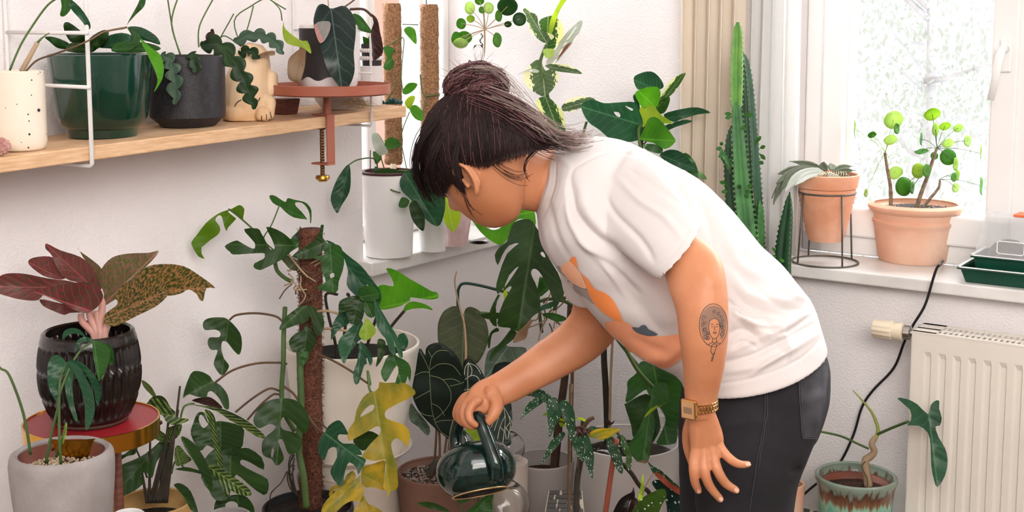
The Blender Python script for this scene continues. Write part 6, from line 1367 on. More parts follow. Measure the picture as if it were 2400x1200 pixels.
for q in ([(905, 780, D-.02), (925, 755, D-.04), (948, 728, D-.05)], [(790, 850, D-.02), (785, 800, D-.02), (770, 740, D-.01), (764, 690, D), (790, 690, D-.04)], [(800, 850, D), (806, 790, D), (818, 700, D), (812, 690, D)], [(845, 860, D-.02), (870, 780, D-.03), (890, 722, D-.05)]): stem('stem', q, .0036, M_stemd, t)
t = thing('pot_pedestal', 'pale round pedestal under the large cream pot', 'pedestal', Vector((c.x, c.y, BEN+.0005)))
MB().lathe(c, [(0, BEN+.0005), (.118, BEN+.0005), (.118, rz(1098)-.001), (0, rz(1098)-.001)], 48).build('pedestal', M_ben, t, smooth=True, auto=30)
# ================================================================ anthuriums
D = 2.94
t = thing('dark_heart_leaf_plant', 'plant with velvety dark heart-shaped leaves in a brown pot behind the watering can', 'potted plant', P(1030, 1110, D)); t.location.z = BEN; WL[t.name] = Vector(t.location)
o, b, zi, ri, c, z1 = pot('pot', 1030, 1108, D, [(1340, 72), (1260, 84), (1180, 92), (1120, 98), (1108, 100), (1102, 99)], mat('brown_clay', '#7d5a4c', 0.75, col2='#6a4a3e'), t, th=.005, inner=0.12, floor_z=BEN+.0005); SOILP(t, ri, zi, c, M_soilred, grains=600, gm=M_grey_grit, gr=.0034)
lf(t, 1000, 680, .25, ((345, 232), (300, 163), (240, 153), (160, 198), (113, 290), (103, 380), (113, 500), (180, 590), (330, 742), (400, 702), (480, 680), (550, 560), (580, 430), (560, 300), (500, 200), (420, 158), (372, 170), (350, 212)), (348, 310), (332, 738), D+.10, D+.06, L_olive, fold=.15, grid=9, th=.001)
vl = leafp(t, [(983, 817), (996, 832), (998, 818), (1007, 808), (1027, 803), (1047, 812), (1070, 833), (1084, 863), (1090, 895), (1082, 940), (1073, 980), (1062, 1031), (1030, 1012), (1000, 985), (980, 960), (966, 920), (974, 868)], (1006, 868), (1062, 1031), D-.07, D-.02, L_velvet, fold=.12, grid=10, th=.001)
vm = lf(t, 1000, 680, .25, ((350, 665), (400, 638), (450, 680), (500, 740), (547, 830), (520, 920), (450, 1040), (370, 1060), (335, 950), (340, 760)), (390, 660), (400, 1055), D+.02, D+.0, L_velvet, fold=.15, th=.001)
lf(t, 1000, 680, .25, ((600, 555), (700, 503), (782, 530), (932, 543), (900, 640), (800, 740), (640, 800), (552, 832), (543, 720), (565, 600)), (770, 520), (550, 830), D+.10, D+.06, leafmat('leaf_grey_green', '#57705c', '#6b826c', '#93a88f', freq=4, tl=.15), fold=.15)
lf(t, 1000, 680, .25, ((640, 700), (740, 672), (800, 690), (740, 740), (640, 790), (610, 800)), (780, 685), (612, 800), D+.03, D+.02, L_velvet)
vn = lf(t, 900, 850, .2917, ((845, 520), (930, 330), (1010, 300), (1032, 450), (1012, 560), (1022, 650), (960, 672), (870, 620)), (960, 330), (960, 670), D+.02, D-.02, L_vein, fold=.15, th=.001)
lf(t, 900, 850, .2917, ((215, 330), (262, 382), (366, 515), (350, 587), (280, 520), (203, 455)), (215, 335), (350, 585), D+.02, D, leafmat('leaf_grey_green', '', ''), fold=.2)
lf(t, 900, 850, .2917, ((1000, 300), (1100, 240), (1105, 270), (1060, 310)), (1005, 302), (1104, 245), D+.02, D+.02, L_olive)
lf(t, 900, 850, .2917, ((645, 555), (690, 530), (790, 570), (780, 640), (690, 650)), (650, 560), (780, 640), D+.02, D+.02, L_lime)
for q in ([(1018, 1092, D), (1022, 1030, D-.02), (1024, 990, D-.02)], [(1030, 1095, D), (1030, 1020, D), (1020, 960, D)], [(1038, 1095, D), (1048, 1020, D), (1062, 960, D)], [(1048, 1095, D), (1054, 1030, D), (1070, 950, D+.04), (1088, 880, D+.08), (1088, 760, D+.11)], [(1060, 1095, D), (1110, 1010, D+.04), (1140, 960, D+.06)]): stem('stem', q, .0028, M_stemb, t)
stem('aerial_root', [(1090, 870, D+.02), (1092, 820, D+.03), (1088, 760, D+.04), (1076, 715, D+.05), (1066, 665, D+.05), (1070, 636, D+.05)], (.0032, .0014), M_stemt, t)
stem('support_hoop', [(1075, 800, D+.14), (1073, 700, D+.14), (1076, 674, D+.14), (1088, 664, D+.14), (1120, 668, D+.14), (1165, 679, D+.14), (1200, 690, D+.14)], .0036, mat('green_wire', '#143a30', .4), t)
stem('bulb', [(1005, 1110, D-.08), (1015, 1095, D-.08), (1022, 1080, D-.07)], (.012, .006), M_stemd, t)
def bvh_of(o): off = WL[o.name]; return BVHTree.FromPolygons([v.co+off for v in o.data.vertices], [tuple(p.vertices) for p in o.data.polygons])
M_veing = mat('pale_green_vein', '#7d8a62', .6); M_veinw = mat('white_vein', '#c9cdb8', .6)
stroke('veins', [[(1006, 868), (1009, 920), (1014, 970), (1030, 1008), (1060, 1030)], [(1006, 868), (996, 845), (984, 822)], [(1006, 868), (1012, 838), (1028, 822), (1050, 822)], [(1006, 868), (1030, 853), (1060, 856), (1080, 880)], [(1008, 880), (1035, 888), (1054, 912), (1056, 940), (1040, 965), (1016, 985)], [(1007, 872), (990, 872), (972, 880)], [(1009, 915), (990, 925), (972, 935)], [(1011, 945), (1030, 955), (1042, 975)], [(1014, 975), (995, 972), (980, 962)], [(1054, 905), (1075, 900), (1088, 895)], [(1012, 838), (1004, 822)], [(1038, 890), (1060, 888), (1078, 895)], [(1020, 990), (1040, 985), (1062, 985)]], bvh_of(vl), .0006, M_veing, vl, .0007)
stroke('veins', [[(1098, 850), (1096, 880), (1097, 930)], [(1098, 850), (1090, 862), (1088, 885)], [(1098, 851), (1115, 858), (1127, 876)], [(1089, 890), (1105, 880), (1120, 885), (1126, 900)], [(1087, 915), (1105, 912), (1115, 920)], [(1098, 850), (1106, 866), (1104, 882)]], bvh_of(vm), .0006, M_veinw, vm, .0008)
stroke('veins', [[(1179, 948), (1184, 980), (1182, 1010), (1178, 1040)], [(1180, 955), (1168, 980), (1158, 1010)], [(1181, 955), (1192, 975), (1196, 1000), (1190, 1030)], [(1168, 980), (1160, 985), (1150, 1003)], [(1184, 975), (1172, 1000), (1166, 1030)], [(1190, 972), (1198, 985), (1200, 1000)], [(1183, 1000), (1192, 1012), (1190, 1030)], [(1172, 1000), (1184, 1015), (1186, 1030)], [(1196, 990), (1188, 1000), (1184, 1012)]], bvh_of(vn), .0006, M_veinw, vn, .0008)
# clear glass globe and bowl beside it
for x, y, d, hw, lb in ((1190, 1050, 3.15, 40, 'clear rounded glass bowl partly hidden behind the watering can'), (1180, 1185, 2.80, 62, 'clear glass globe at the bottom edge in front of the grey pot')):
    t = thing('glass_bowl', lb, 'glass bowl', P(x, y, d)); q = P(x, y, d); bz = q.z-hw*d/F*.8
    r_ = hw*d/F; pr = [(0, q.z-r_*.8)]+[(r_*math.cos(a), q.z+r_*math.sin(a)) for a in [(-.93+.2*i) for i in range(11)]]
    pin = [(max(.0005, rr-.002), zz+(0.002 if zz < q.z else 0)) for rr, zz in reversed(pr)]
    MB().lathe(q, pr+pin, 40).build('glass', M_clear, t, smooth=True)
    if y < 1100: MB().lathe(q, [(0, .0005), (.05, .0005), (.05, q.z-r_*.8-.0005), (0, q.z-r_*.8-.0005)], 32).build('stand', M_ben, t, smooth=True, auto=30)
    else: MB().lathe(q, [(0, .0005), (.045, .0005), (.03, .02), (.03, q.z-r_*.8-.0008), (0, q.z-r_*.8-.0005)], 32).build('stand', M_ben, t, smooth=True, auto=30)
t = thing('glossy_green_plant', 'low glossy green-leaved plant under the watering can at the bottom edge', 'potted plant', P(1120, 1230, 2.75)); t.location.z = .0005; WL[t.name] = Vector(t.location)
D = 2.72
o, b, zi, ri, c, z1 = pot('pot', 1090, 1240, D, [(1500, 38), (1300, 46), (1250, 48), (1242, 48)], M_pl, t, inner=.2, floor_z=.0005); SOILP(t, ri, zi, c)
lf(t, 900, 850, .2917, ((265, 1130), (340, 1118), (430, 1135), (530, 1195), (450, 1190), (330, 1160)), (520, 1195), (266, 1130), D, D-.02, L_dark)
lf(t, 900, 850, .2917, ((665, 1210), (720, 1150), (790, 1085), (875, 1050), (870, 1120), (855, 1210)), (700, 1230), (873, 1052), D, D, L_mid)
lf(t, 900, 850, .2917, ((590, 1090), (650, 1085), (715, 1080), (660, 1120), (605, 1130)), (596, 1100), (713, 1082), D, D, L_mid)
stem('stem', [(1090, 1245, D), (1082, 1205, D), (1076, 1175, D)], .0016, M_stem, t); stem('stem', [(1095, 1245, D), (1130, 1215, D), (1140, 1190, D)], .0016, M_stem, t)
# ================================================================ watering can
D = 2.60
M_can = mat('speckled_green_glaze', '#12332e', 0.10, col2='#06120f', vs=55, coat=0.6, bump=.12, bs=40)
t = thing('watering_can', 'glossy dark green rounded ceramic watering can held tilted by the person', 'watering can', P(1115, 1100, D))
cc = P(1116, 1100, D); sc_ = D/F
ax = (Vector((0, 0, 1))*math.cos(math.radians(27))+Vector((0, 1, 0))*math.sin(math.radians(27))+RT*-.19).normalized()
u_ = ax.orthogonal().normalized(); v2_ = ax.cross(u_)
prof = []
for i in range(29):
    a = -math.pi/2+math.pi*i/28; prof.append((94*sc_*abs(math.cos(a))**0.72, 62*sc_*math.copysign(abs(math.sin(a))**0.9, math.sin(a))))
prof = [(r_, h) for r_, h in prof if h > -52*sc_]
prof = [(66*sc_, -55*sc_)]+[p for p in prof if p[1] > -50*sc_]
mb = MB(); n = 56
for (r_, h) in prof:
    for j in range(n):
        an = 6.2832*j/n; rr_ = r_*(1+.006*math.sin(an*3+h*90)); mb.v.append(cc+ax*h+(u_*math.cos(an)+v2_*math.sin(an))*max(rr_, 1e-4))
for i in range(len(prof)-1):
    for j in range(n): mb.f.append((i*n+j, i*n+(j+1) % n, (i+1)*n+(j+1) % n, (i+1)*n+j))
mb.f.append(tuple(range(n)))
mb.f.pop(); mb.build('body', M_can, t, smooth=True)
ci = MB(); n0 = 40; ci.v = [cc+ax*(-46*sc_)]+[cc+ax*(-46*sc_)+(u_*math.cos(6.2832*j/n0)+v2_*math.sin(6.2832*j/n0))*61*sc_ for j in range(n0)]+[cc+ax*(-55*sc_)+(u_*math.cos(6.2832*j/n0)+v2_*math.sin(6.2832*j/n0))*64*sc_ for j in range(n0)]
ci.f = [(0, 1+(j+1) % n0, 1+j) for j in range(n0)]+[(1+j, 1+(j+1) % n0, 1+n0+(j+1) % n0, 1+n0+j) for j in range(n0)]
ci.build('inner_wall', mat('dark_inner_glaze', '#1c1510', .35), t, smooth=False)
rp = [cc+ax*(-55*sc_)+(u_*math.cos(6.2832*j/40)+v2_*math.sin(6.2832*j/40))*(65.5*sc_) for j in range(40)]
MB().tube(rp, .0016, 8, closed=True).build('gilded_rim', mat('pale_gilding', '#d8b47a', 0.3, 0.6), t, smooth=True)
stem('handle', [(1165, 1120, D-.075), (1163, 1090, D-.082), (1150, 1050, D-.070), (1138, 1018, D-.058), (1127, 990, D-.048), (1114, 972, D-.035), (1098, 966, D-.01), (1080, 980, D+.015), (1070, 1010, D+.03), (1068, 1040, D+.03), (1074, 1058, D+.02)], .0135, M_can, t, n=16)
stem('spout', [(1100, 1050, D+.05), (1092, 1030, D+.08), (1080, 1015, D+.115)], (.016, .009), M_can, t, n=16)
# ================================================================ trailing cutting in a slim glass vase
D = 3.50
L_coin = leafmat('leaf_coin', '#4f8f2c', '#6aa53c', 'none', freq=1, tl=.4); L_coinl = leafmat('leaf_coin_light', '#a9c67a', '#c2d79c', 'none', freq=1, tl=.5); L_coind = leafmat('leaf_coin_dark', '#2c6a2a', '#3c7a34', 'none', freq=1, tl=.25)
def disc(T_, x, y, rx, ry, d, m, tilt=0.3, rot=0, name='leaf'):
    """slightly cupped round leaf seen at an angle; px radii"""
    n = 20; v = []; f = []; uv = []; s = d/F
    u = RT*math.cos(rot)+UP*-math.sin(rot); w_ = RT*math.sin(rot)+UP*math.cos(rot)
    ra = max(rx, ry); kx, ky = rx/ra, ry/ra; c = P(x, y, d)
    dx = math.sqrt(max(0, 1-kx*kx)); dy = math.sqrt(max(0, 1-ky*ky))
    U = (u*kx+FW*dx)*ra*s; W = (w_*ky+FW*dy*-1)*ra*s; nn = U.cross(W).normalized()
    if nn.dot(FW) > 0: nn = -nn
    v.append(c-nn*ra*s*.10); uv.append((0, .5))
    for k_ in (0.5, 1.0):
        for j in range(n):
            an = 6.2832*j/n; v.append(c+(U*math.cos(an)+W*math.sin(an))*k_+nn*(ra*s*(.02 if k_ > .9 else -.06)+.05*ra*s*math.sin(3*an)*k_)); uv.append((k_*.99, .5+.4*math.sin(an)))
    for j in range(n): f.append((0, 1+j, 1+(j+1) % n)); f.append((1+j, 1+n+j, 1+n+(j+1) % n, 1+(j+1) % n))
    o = obj(name, v, f, m, T_, uvs=uv); md = o.modifiers.new('t', 'SOLIDIFY'); md.thickness = .0008; return o
t = thing('coin_plant_cutting', 'cutting with round coin leaves in a slim glass vase, behind the bun of the person', 'plant cutting', on_z(1122, 548, SILL)); q = P(1122, 400, D); t.location = q; t.location.z = SILL; WL[t.name] = Vector(t.location)
zv = lambda y: zat(1122, y, D, 400)
prof = [(0, SILL+.0005), (.028, SILL+.0005), (.032, SILL+.02), (.026, SILL+.09), (.009, SILL+.16), (.008, zv(165)), (.012, zv(150)), (.0155, zv(130)), (.015, zv(115)), (.011, zv(107))]
MB().lathe(q, prof+[(max(.001, r-.0014), z_+(.002 if i == len(prof)-1 else 0)) for i, (r, z_) in reversed(list(enumerate(prof)))], 28).build('vase', M_clear, t, smooth=True)
for cx, cy, rx, ry, m in ((505, 40, 65, 52, L_coind), (580, 120, 43, 43, L_coind), (387, 50, 33, 37, L_coinl), (345, 62, 20, 22, L_coin), (270, 50, 31, 42, L_coinl), (216, 148, 30, 35, L_coin), (275, 118, 26, 22, L_lime), (450, 100, 22, 36, L_coin), (441, 250, 27, 47, L_coin), (188, 243, 32, 46, L_coin), (235, 235, 50, 36, L_coin), (212, 270, 48, 27, L_coinl), (508, 152, 24, 17, L_coind), (330, 8, 30, 20, L_coin)):
    x, y = 1000+cx*.375, cy*.375; dd = D+random.uniform(-.03, .02); disc(t, x, y, rx*.375, ry*.375, dd, m); stem('petiole', [(1137, 69, D), ((1137+x)/2+2, (69+y)/2-2, (D+dd)/2), (x, y, dd+.001)], .0010, M_stemt, t, n=5)
stem('stalk', [(1134, 30, D), (1136, 80, D), (1135, 125, D), (1128, 145, D), (1122, 160, D)], .0022, M_stemt, t)
for k_ in range(9): MB().ball(P(1128+3*math.sin(k_), 80+k_*3.3, D-.004), .0022, 4).build('aerial_root_bud', M_stemd, t)
# ================================================================ variegated rubber plant
L_var = leafmat('leaf_variegated', '#4f6f4a', '#6a875c', '#c9d3a0', kind='margin', edge='#dfe0b4', freq=7, tl=.3); L_vard = leafmat('leaf_variegated_dark', '#3b6a34', '#4f7d40', '#b9cf86', kind='margin', edge='#d5dc9c', freq=9, tl=.3); L_varw = leafmat('leaf_variegated_pale', '#a9b5a4', '#c9cfc0', '#e2e2d4', kind='patch', edge='#efeade', freq=7, tl=.35)
D = 3.42; AW = (1000, 0, .375)
t = thing('variegated_rubber_plant', 'tall cream-edged rubber plant in a grey pot, its top right of the hair bun', 'potted plant', P(1272, 1075, D)); t.location.z = 0.0005; WL[t.name] = Vector(t.location)
M_grey = mat('grey_plastic', '#b9b2ae', 0.6, var=.05); M_wp = mat('white_stone_pot', '#dbd7d4', 0.6, var=.05)
o, b, zi, ri, c, z1 = pot('pot', 1275, 1078, D, [(1450, 48), (1350, 56), (1250, 62), (1150, 67), (1080, 71), (1076, 70)], M_grey, t, th=.004, inner=.16, floor_z=.0005); SOILP(t, ri, zi, c, M_soilred)
stem('trunk', [(1297, 1110, D), (1312, 970, D), (1324, 880, D), (1336, 740, D), (1336, 560, D), (1305, 340, D), (1283, 229, D)], (.0125, .006), mat('brown_bark', '#3b2a20', .8, col2='#57402f', vs=30, bump=.4, bs=90), t); stem('trunk_top', [(1283, 229, D), (1270, 178, D), (1266, 145, D), (1280, 105, D)], (.006, .004), M_stem, t)
stem('support_cane', [(1336, 1100, D-.03), (1341, 880, D-.02), (1345, 760, D-.02)], .0048, M_stemb, t)
V = lambda pts, b_, tp, dd=0.0, m=L_var, **k: lf(t, *AW, pts, b_, tp, D+dd, D+dd-.03, m, **k)
V(((620, 95), (650, 78), (690, 100), (708, 180), (785, 215), (792, 238), (745, 270), (690, 240), (645, 190)), (750, 268), (640, 82), -.03)
V(((600, 60), (635, 50), (645, 90), (625, 95)), (640, 90), (602, 60), -.02)
V(((702, 135), (740, 108), (795, 100), (842, 140), (858, 210), (822, 290), (760, 307), (745, 270), (790, 232), (720, 190)), (750, 290), (760, 105), 0, L_vard)
V(((762, 195), (775, 120), (810, 50), (852, -20), (885, -20), (835, 60), (805, 140), (782, 212)), (770, 200), (868, -18), -.04, L_lime)
V(((950, 135), (975, 140), (935, 240), (852, 340), (812, 390), (760, 402), (748, 382), (800, 300), (880, 200)), (750, 395), (965, 137), -.01, L_varw)
V(((905, 265), (880, 300), (830, 360), (815, 375), (850, 310), (880, 275)), (818, 372), (906, 266), -.045, leafmat('leaf_rosy_edge', '#c08e7a', '#a8735f', freq=4))
V(((728, 310), (797, 308), (785, 355), (745, 362)), (730, 312), (785, 355), -.02, L_lime)
V(((738, 408), (850, 398), (930, 428), (972, 462), (900, 456), (800, 442)), (740, 410), (970, 461), -.02)
V(((705, 372), (640, 408), (603, 470), (618, 530), (680, 580), (740, 602), (802, 540), (828, 470), (780, 430), (740, 440)), (720, 400), (740, 600), +.01)
V(((680, 640), (740, 602), (800, 640), (852, 700), (867, 772), (862, 860), (800, 870), (735, 760)), (742, 605), (840, 865), -.02, L_vard)
V(((845, 662), (900, 618), (980, 603), (1057, 622), (1000, 662), (930, 690), (858, 696)), (1055, 622), (847, 680), -.02)
V(((560, 470), (640, 430), (700, 440), (690, 455), (620, 450)), (700, 448), (562, 468), -.02, L_varw)
# ================================================================ fiddle leaf fig in the white pot
D = 3.30
t = thing('fiddle_leaf_fig', 'fiddle leaf fig in a large white pot, leaves showing above the back of the person', 'potted plant', P(1465, 1060, D)); t.location.z = .0005; WL[t.name] = Vector(t.location)
o, b, zi, ri, c, z1 = pot('pot', 1470, 1034, D, [(1480, 92), (1380, 102), (1250, 112), (1120, 119), (1040, 122), (1032, 121)], M_wp, t, th=.005, inner=.12, floor_z=.0005); SOILP(t, ri, zi, c, M_soil, lump=.008, grains=160, gm=M_grey_grit, gr=.003)
stem('trunk', [(1424, 1040, D), (1422, 960, D), (1419, 900, D), (1415, 820, D), (1420, 700, D), (1460, 520, D), (1498, 400, D), (1503, 300, D), (1520, 230, D)], (.0095, .006), M_stemd, t); stem('bamboo_cane', [(1428, 1040, D-.02), (1431, 890, D-.02), (1436, 790, D-.02)], .0035, M_stemt, t)
leafp(t, [(1425, 978, ), (1432, 990), (1441, 985), (1436, 994), (1426, 998), (1422, 990)], (1424, 985), (1440, 987), D-.02, D-.03, L_brown)
W_ = lambda pts, b_, tp, dd=0.0, m=L_mid, **k: lf(t, *AW, pts, b_, tp, D+dd, D+dd-.05, m, **k)
W_(((1293, 490), (1330, 460), (1400, 446), (1452, 480), (1482, 540), (1440, 562), (1380, 545), (1320, 560)), (1440, 560), (1295, 500), 0, L_teal)
W_(((1303, 580), (1360, 550), (1440, 543), (1462, 580), (1452, 640), (1430, 672), (1352, 672), (1320, 630)), (1430, 670), (1320, 565), -.05, L_bright)
W_(((1430, 690), (1460, 600), (1530, 500), (1612, 455), (1610, 480), (1560, 560), (1500, 622)), (1432, 688), (1610, 458), -.01, L_vard)
W_(((1430, 690), (1470, 625), (1515, 605), (1518, 640), (1490, 700), (1455, 712)), (1440, 700), (1515, 610), .01, L_mid)
W_(((1328, 690), (1358, 655), (1420, 665), (1460, 712), (1542, 772), (1460, 765), (1400, 748), (1352, 797), (1330, 760)), (1345, 790), (1540, 770), -.05, L_lime)
W_(((1335, 872), (1360, 800), (1392, 738), (1450, 742), (1540, 850), (1552, 890), (1490, 932), (1420, 895)), (1340, 868), (1545, 880), -.05, L_bright)
W_(((1350, 905), (1420, 900), (1475, 925), (1460, 960), (1380, 940)), (1350, 900), (1470, 945), -.03, L_mid)
W_(((1480, 715), (1600, 680), (1700, 672), (1775, 705), (1700, 715), (1600, 742), (1540, 762)), (1485, 740), (1775, 704), -.02, L_teal)
W_(((1475, 792), (1600, 750), (1660, 760), (1560, 792), (1490, 822)), (1480, 800), (1658, 760), -.02, L_teal)
W_(((1300, 640), (1290, 600), (1310, 590), (1330, 650), (1330, 700)), (1325, 690), (1300, 600), .01, L_teal)
W_(((1455, 972), (1520, 935), (1590, 950), (1642, 1000), (1690, 1065), (1600, 1060), (1540, 1032)), (1460, 968), (1688, 1062), -.03, L_teal)
W_(((1560, 1000), (1620, 955), (1680, 1020), (1700, 1110), (1660, 1100)), (1570, 990), (1695, 1100), 0, L_mid)
W_(((1690, 1070), (1730, 1085), (1750, 1120), (1710, 1110)), (1692, 1072), (1748, 1118), 0, L_bright)
for q in ([(1503, 330, D), (1515, 260, D-.01), (1525, 235, D-.02)], [(1500, 345, D), (1540, 310, D-.02), (1560, 300, D-.02)], [(1503, 320, D), (1550, 290, D-.01), (1590, 275, D-.02)], [(1510, 300, D), (1540, 240, D)], [(1498, 380, D), (1540, 390, D), (1560, 372, D-.02)]): stem('petiole', q, .002, M_stemb, t)
# ================================================================ monstera reaching round behind the person
D = 2.86
t = thing('monstera', 'monstera with big split leaves hanging below the chin and chest of the person', 'potted plant', P(1690, 1250, D)); t.location.z = .0005; WL[t.name] = Vector(t.location)
o, b, zi, ri, c, z1 = pot('pot', 1705, 1250, D, [(1500, 62), (1400, 72), (1300, 78), (1255, 80), (1250, 79)], M_terra2, t, inner=.15, floor_z=.0005); SOILP(t, ri, zi, c)
AF = (1100, 480, .2667); B_ = lambda pts, b_, tp, d0, d1, m=L_mid, **k: lf(t, *AF, pts, b_, tp, d0, d1, m, **k)
D2 = 2.93
B_(((500, 125), (560, 150), (640, 300), (700, 470), (780, 600), (836, 770), (800, 840), (740, 942), (735, 850), (700, 740), (660, 660), (605, 578), (560, 563), (542, 600), (560, 650), (600, 740), (622, 910), (560, 980), (430, 1112), (350, 1080), (258, 1070), (250, 1000), (300, 850), (370, 730), (345, 722), (268, 800), (233, 900), (242, 1072), (180, 1020), (182, 930), (250, 790), (330, 700), (435, 540), (350, 620), (290, 770), (262, 792), (233, 740), (258, 620), (330, 430), (437, 338), (350, 358), (290, 440), (250, 532), (223, 440), (270, 370), (330, 320), (370, 190), (420, 140)), (570, 200), (430, 1108), D2, D2-.05, L_dark, fold=.25, arch=.02, sm=2, holes=(X(1100, 480, .2667, (625, 430), (640, 412), (660, 430), (668, 460), (650, 458)),))
B_(((0, 105), (40, 130), (110, 160), (180, 215), (260, 210), (340, 130), (400, 50), (500, 36), (565, 38), (580, 190), (480, 125), (405, 145), (355, 240), (330, 310), (270, 352), (180, 310), (90, 230), (20, 132)), (560, 60), (60, 160), D2+.05, D2+.02, L_bright, fold=.2)
B_(((340, 560), (390, 510), (430, 460), (440, 440), (420, 520), (360, 590), (310, 700), (340, 790), (320, 850), (300, 790), (305, 680)), (440, 445), (315, 845), D2+.06, D2+.04, L_lime)
B_(((600, 740), (640, 640), (740, 690), (640, 800), (615, 790)), (740, 690), (610, 785), D2+.1, D2+.1, L_mid); B_(((620, 900), (700, 860), (740, 850), (730, 900), (640, 930), (560, 980), (480, 1060), (500, 1020)), (735, 860), (485, 1055), D2+.03, D2, L_teal)
B_(((110, 960), (300, 950), (310, 980), (200, 1010), (120, 990)), (300, 965), (112, 975), D2+.08, D2+.1, L_dark); B_(((260, 1110), (200, 1140), (180, 1260), (160, 1230), (180, 1130), (240, 1080)), (250, 1090), (178, 1258), D2+.04, D2+.04, L_dark)
B_(((420, 1120), (470, 1060), (560, 1010), (520, 1090), (500, 1170), (440, 1200), (380, 1210)), (560, 1010), (400, 1205), D2+.06, D2+.04, L_dried); B_(((370, 1100), (420, 1130), (390, 1180), (250, 1290), (180, 1370), (200, 1290), (300, 1180)), (410, 1120), (185, 1365), D2+.09, D2+.06, L_dark)
B_(((640, 960), (740, 950), (860, 1000), (780, 1030), (700, 1000)), (645, 965), (860, 1000), D2+.08, D2+.08, L_mid)
for q in ([(1262, 540, D2+.01), (1330, 620, D2+.06), (1450, 800, D2+.1), (1600, 1000, D2+.08), (1690, 1250, D2+.05)], [(1110, 732, D2+.12), (1200, 735, D2+.12), (1300, 700, D2+.12), (1420, 760, D2+.12)], [(1268, 650, D2+.1), (1262, 700, D2+.12), (1270, 780, D2+.12)], [(1140, 850, D2+.12), (1180, 800, D2+.12), (1230, 745, D2+.12), (1340, 690, D2+.12)]): stem('petiole', q, .0042, M_stem, t)
for k_ in range(12):
    x0, y0 = random.uniform(1255, 1345), random.uniform(680, 760); stem('twig', [(x0, y0, D2+.1), (x0+random.uniform(-16, 16), y0+random.uniform(10, 30), D2+.11), (x0+random.uniform(-30, 30), y0+random.uniform(25, 60), D2+.1)], .0018, M_stemt if k_ % 3 else M_stemb, t, n=5)
AH = (1400, 820, .3166); H_ = lambda pts, b_, tp, d0, d1, m=L_mid, **k: lf(t, *AH, pts, b_, tp, d0, d1, m, **k)
H_(((305, 110), (340, 83), (440, 90), (560, 110), (625, 200), (632, 300), (612, 420), (592, 600), (575, 692), (440, 697), (470, 620), (505, 520), (470, 440), (380, 330), (350, 298), (215, 392), (222, 300), (225, 230), (290, 170)), (440, 250), (520, 690), D2+.05, D2+.02, L_mid)
H_(((360, 325), (215, 395), (203, 410), (250, 560), (262, 640), (300, 655), (350, 690), (400, 700), (460, 600), (465, 540), (430, 400)), (430, 330), (330, 690), D2+.03, D2, L_dark)
H_(((412, 275), (440, 250), (512, 248), (532, 345), (525, 388), (420, 440), (430, 560), (400, 690), (378, 822), (300, 828), (250, 770), (238, 700), (300, 600), (345, 500), (370, 420), (408, 330)), (415, 272), (335, 825), D2-.02, D2-.07, L_mid, fold=.35)
H_(((530, 345), (527, 388), (440, 430), (350, 500), (380, 450), (440, 410), (510, 375)), (528, 360), (352, 498), D2-.03, D2-.045, L_lime)
H_(((255, 822), (300, 826), (378, 812), (360, 840), (320, 835)), (370, 815), (262, 825), D2-.075, D2-.08, L_dried)
stem('petiole', [(1440, 765, D2), (1465, 815, D2-.02), (1495, 868, D2-.03), (1530, 907, D2-.02)], .0048, M_stem, t)
B2 = lambda pts, b_, tp, d0, d1, m, **k: lf(t, *AW, pts, b_, tp, d0, d1, m, **k)
B2(((968, 682), (980, 640), (1040, 623), (1110, 645), (1200, 640), (1302, 640), (1332, 700), (1352, 770), (1332, 860), (1300, 882), (1240, 887), (1150, 870), (1080, 812), (1010, 762)), (1340, 780), (975, 670), 3.24, 3.16, L_teal, holes=(X(1000, 0, .375, (1170, 700), (1203, 705), (1210, 730), (1190, 727)), X(1000, 0, .375, (1240, 662), (1288, 680), (1280, 692)))); stem('petiole', [(1375, 285, 3.2), (1368, 310, 3.2), (1362, 345, 3.18), (1400, 500, 3.1), (1560, 900, 3.0), (1690, 1250, 2.98)], .0035, M_stem, t); stem('petiole', [(1502, 292, 3.24), (1500, 340, 3.2), (1560, 600, 3.1), (1690, 1250, 2.98)], .004, M_stem, t)
# ================================================================ polka dot begonia with stakes
L_beg = leafmat('leaf_white_dotted', '#2f5c3a', '#3c6b45', kind='dots', edge='#dfe6cf', freq=11, vw=.13, tl=.15); L_beg2 = leafmat('leaf_big_dotted', '#47702f', '#5a8238', kind='dots', edge='#eef0e4', freq=6, vw=.13, tl=.2); L_begd = leafmat('leaf_big_dotted_dark', '#20403a', '#2c4e46', kind='dots', edge='#dfe8e4', freq=6, vw=.13, tl=.1)
D = 2.75; AG = (1200, 880, .2667)
t = thing('polka_dot_begonia', 'begonia with narrow white-dotted leaves on canes between grey and white pots', 'potted plant', P(1385, 1300, D)); t.location.z = .0005; WL[t.name] = Vector(t.location)
o, b, zi, ri, c, z1 = pot('pot', 1380, 1290, D, [(1550, 42), (1450, 50), (1350, 56), (1296, 58), (1290, 57)], M_wp, t, inner=.15, floor_z=.0005); SOILP(t, ri, zi, c)
G_ = lambda pts, b_, tp, d0, d1, m=L_beg, **k: lf(t, *AG, pts, b_, tp, D+d0, D+d1, m, **k)
G_(((75, 178), (115, 130), (190, 108), (285, 138), (290, 168), (252, 205), (160, 180)), (285, 150), (78, 178), -.01, -.03)
G_(((265, 212), (240, 200), (200, 198), (140, 250), (100, 320), (76, 388), (130, 340), (200, 290), (270, 240)), (268, 218), (78, 386), -.02, -.05)
G_(((255, 195), (300, 158), (340, 175), (335, 215), (290, 238), (262, 220)), (340, 200), (258, 205), -.04, -.05)
G_(((375, 193), (330, 205), (304, 260), (312, 380), (320, 480), (332, 545), (380, 450), (422, 370), (425, 290), (405, 220)), (375, 195), (333, 543), -.04, -.08, fold=.3)
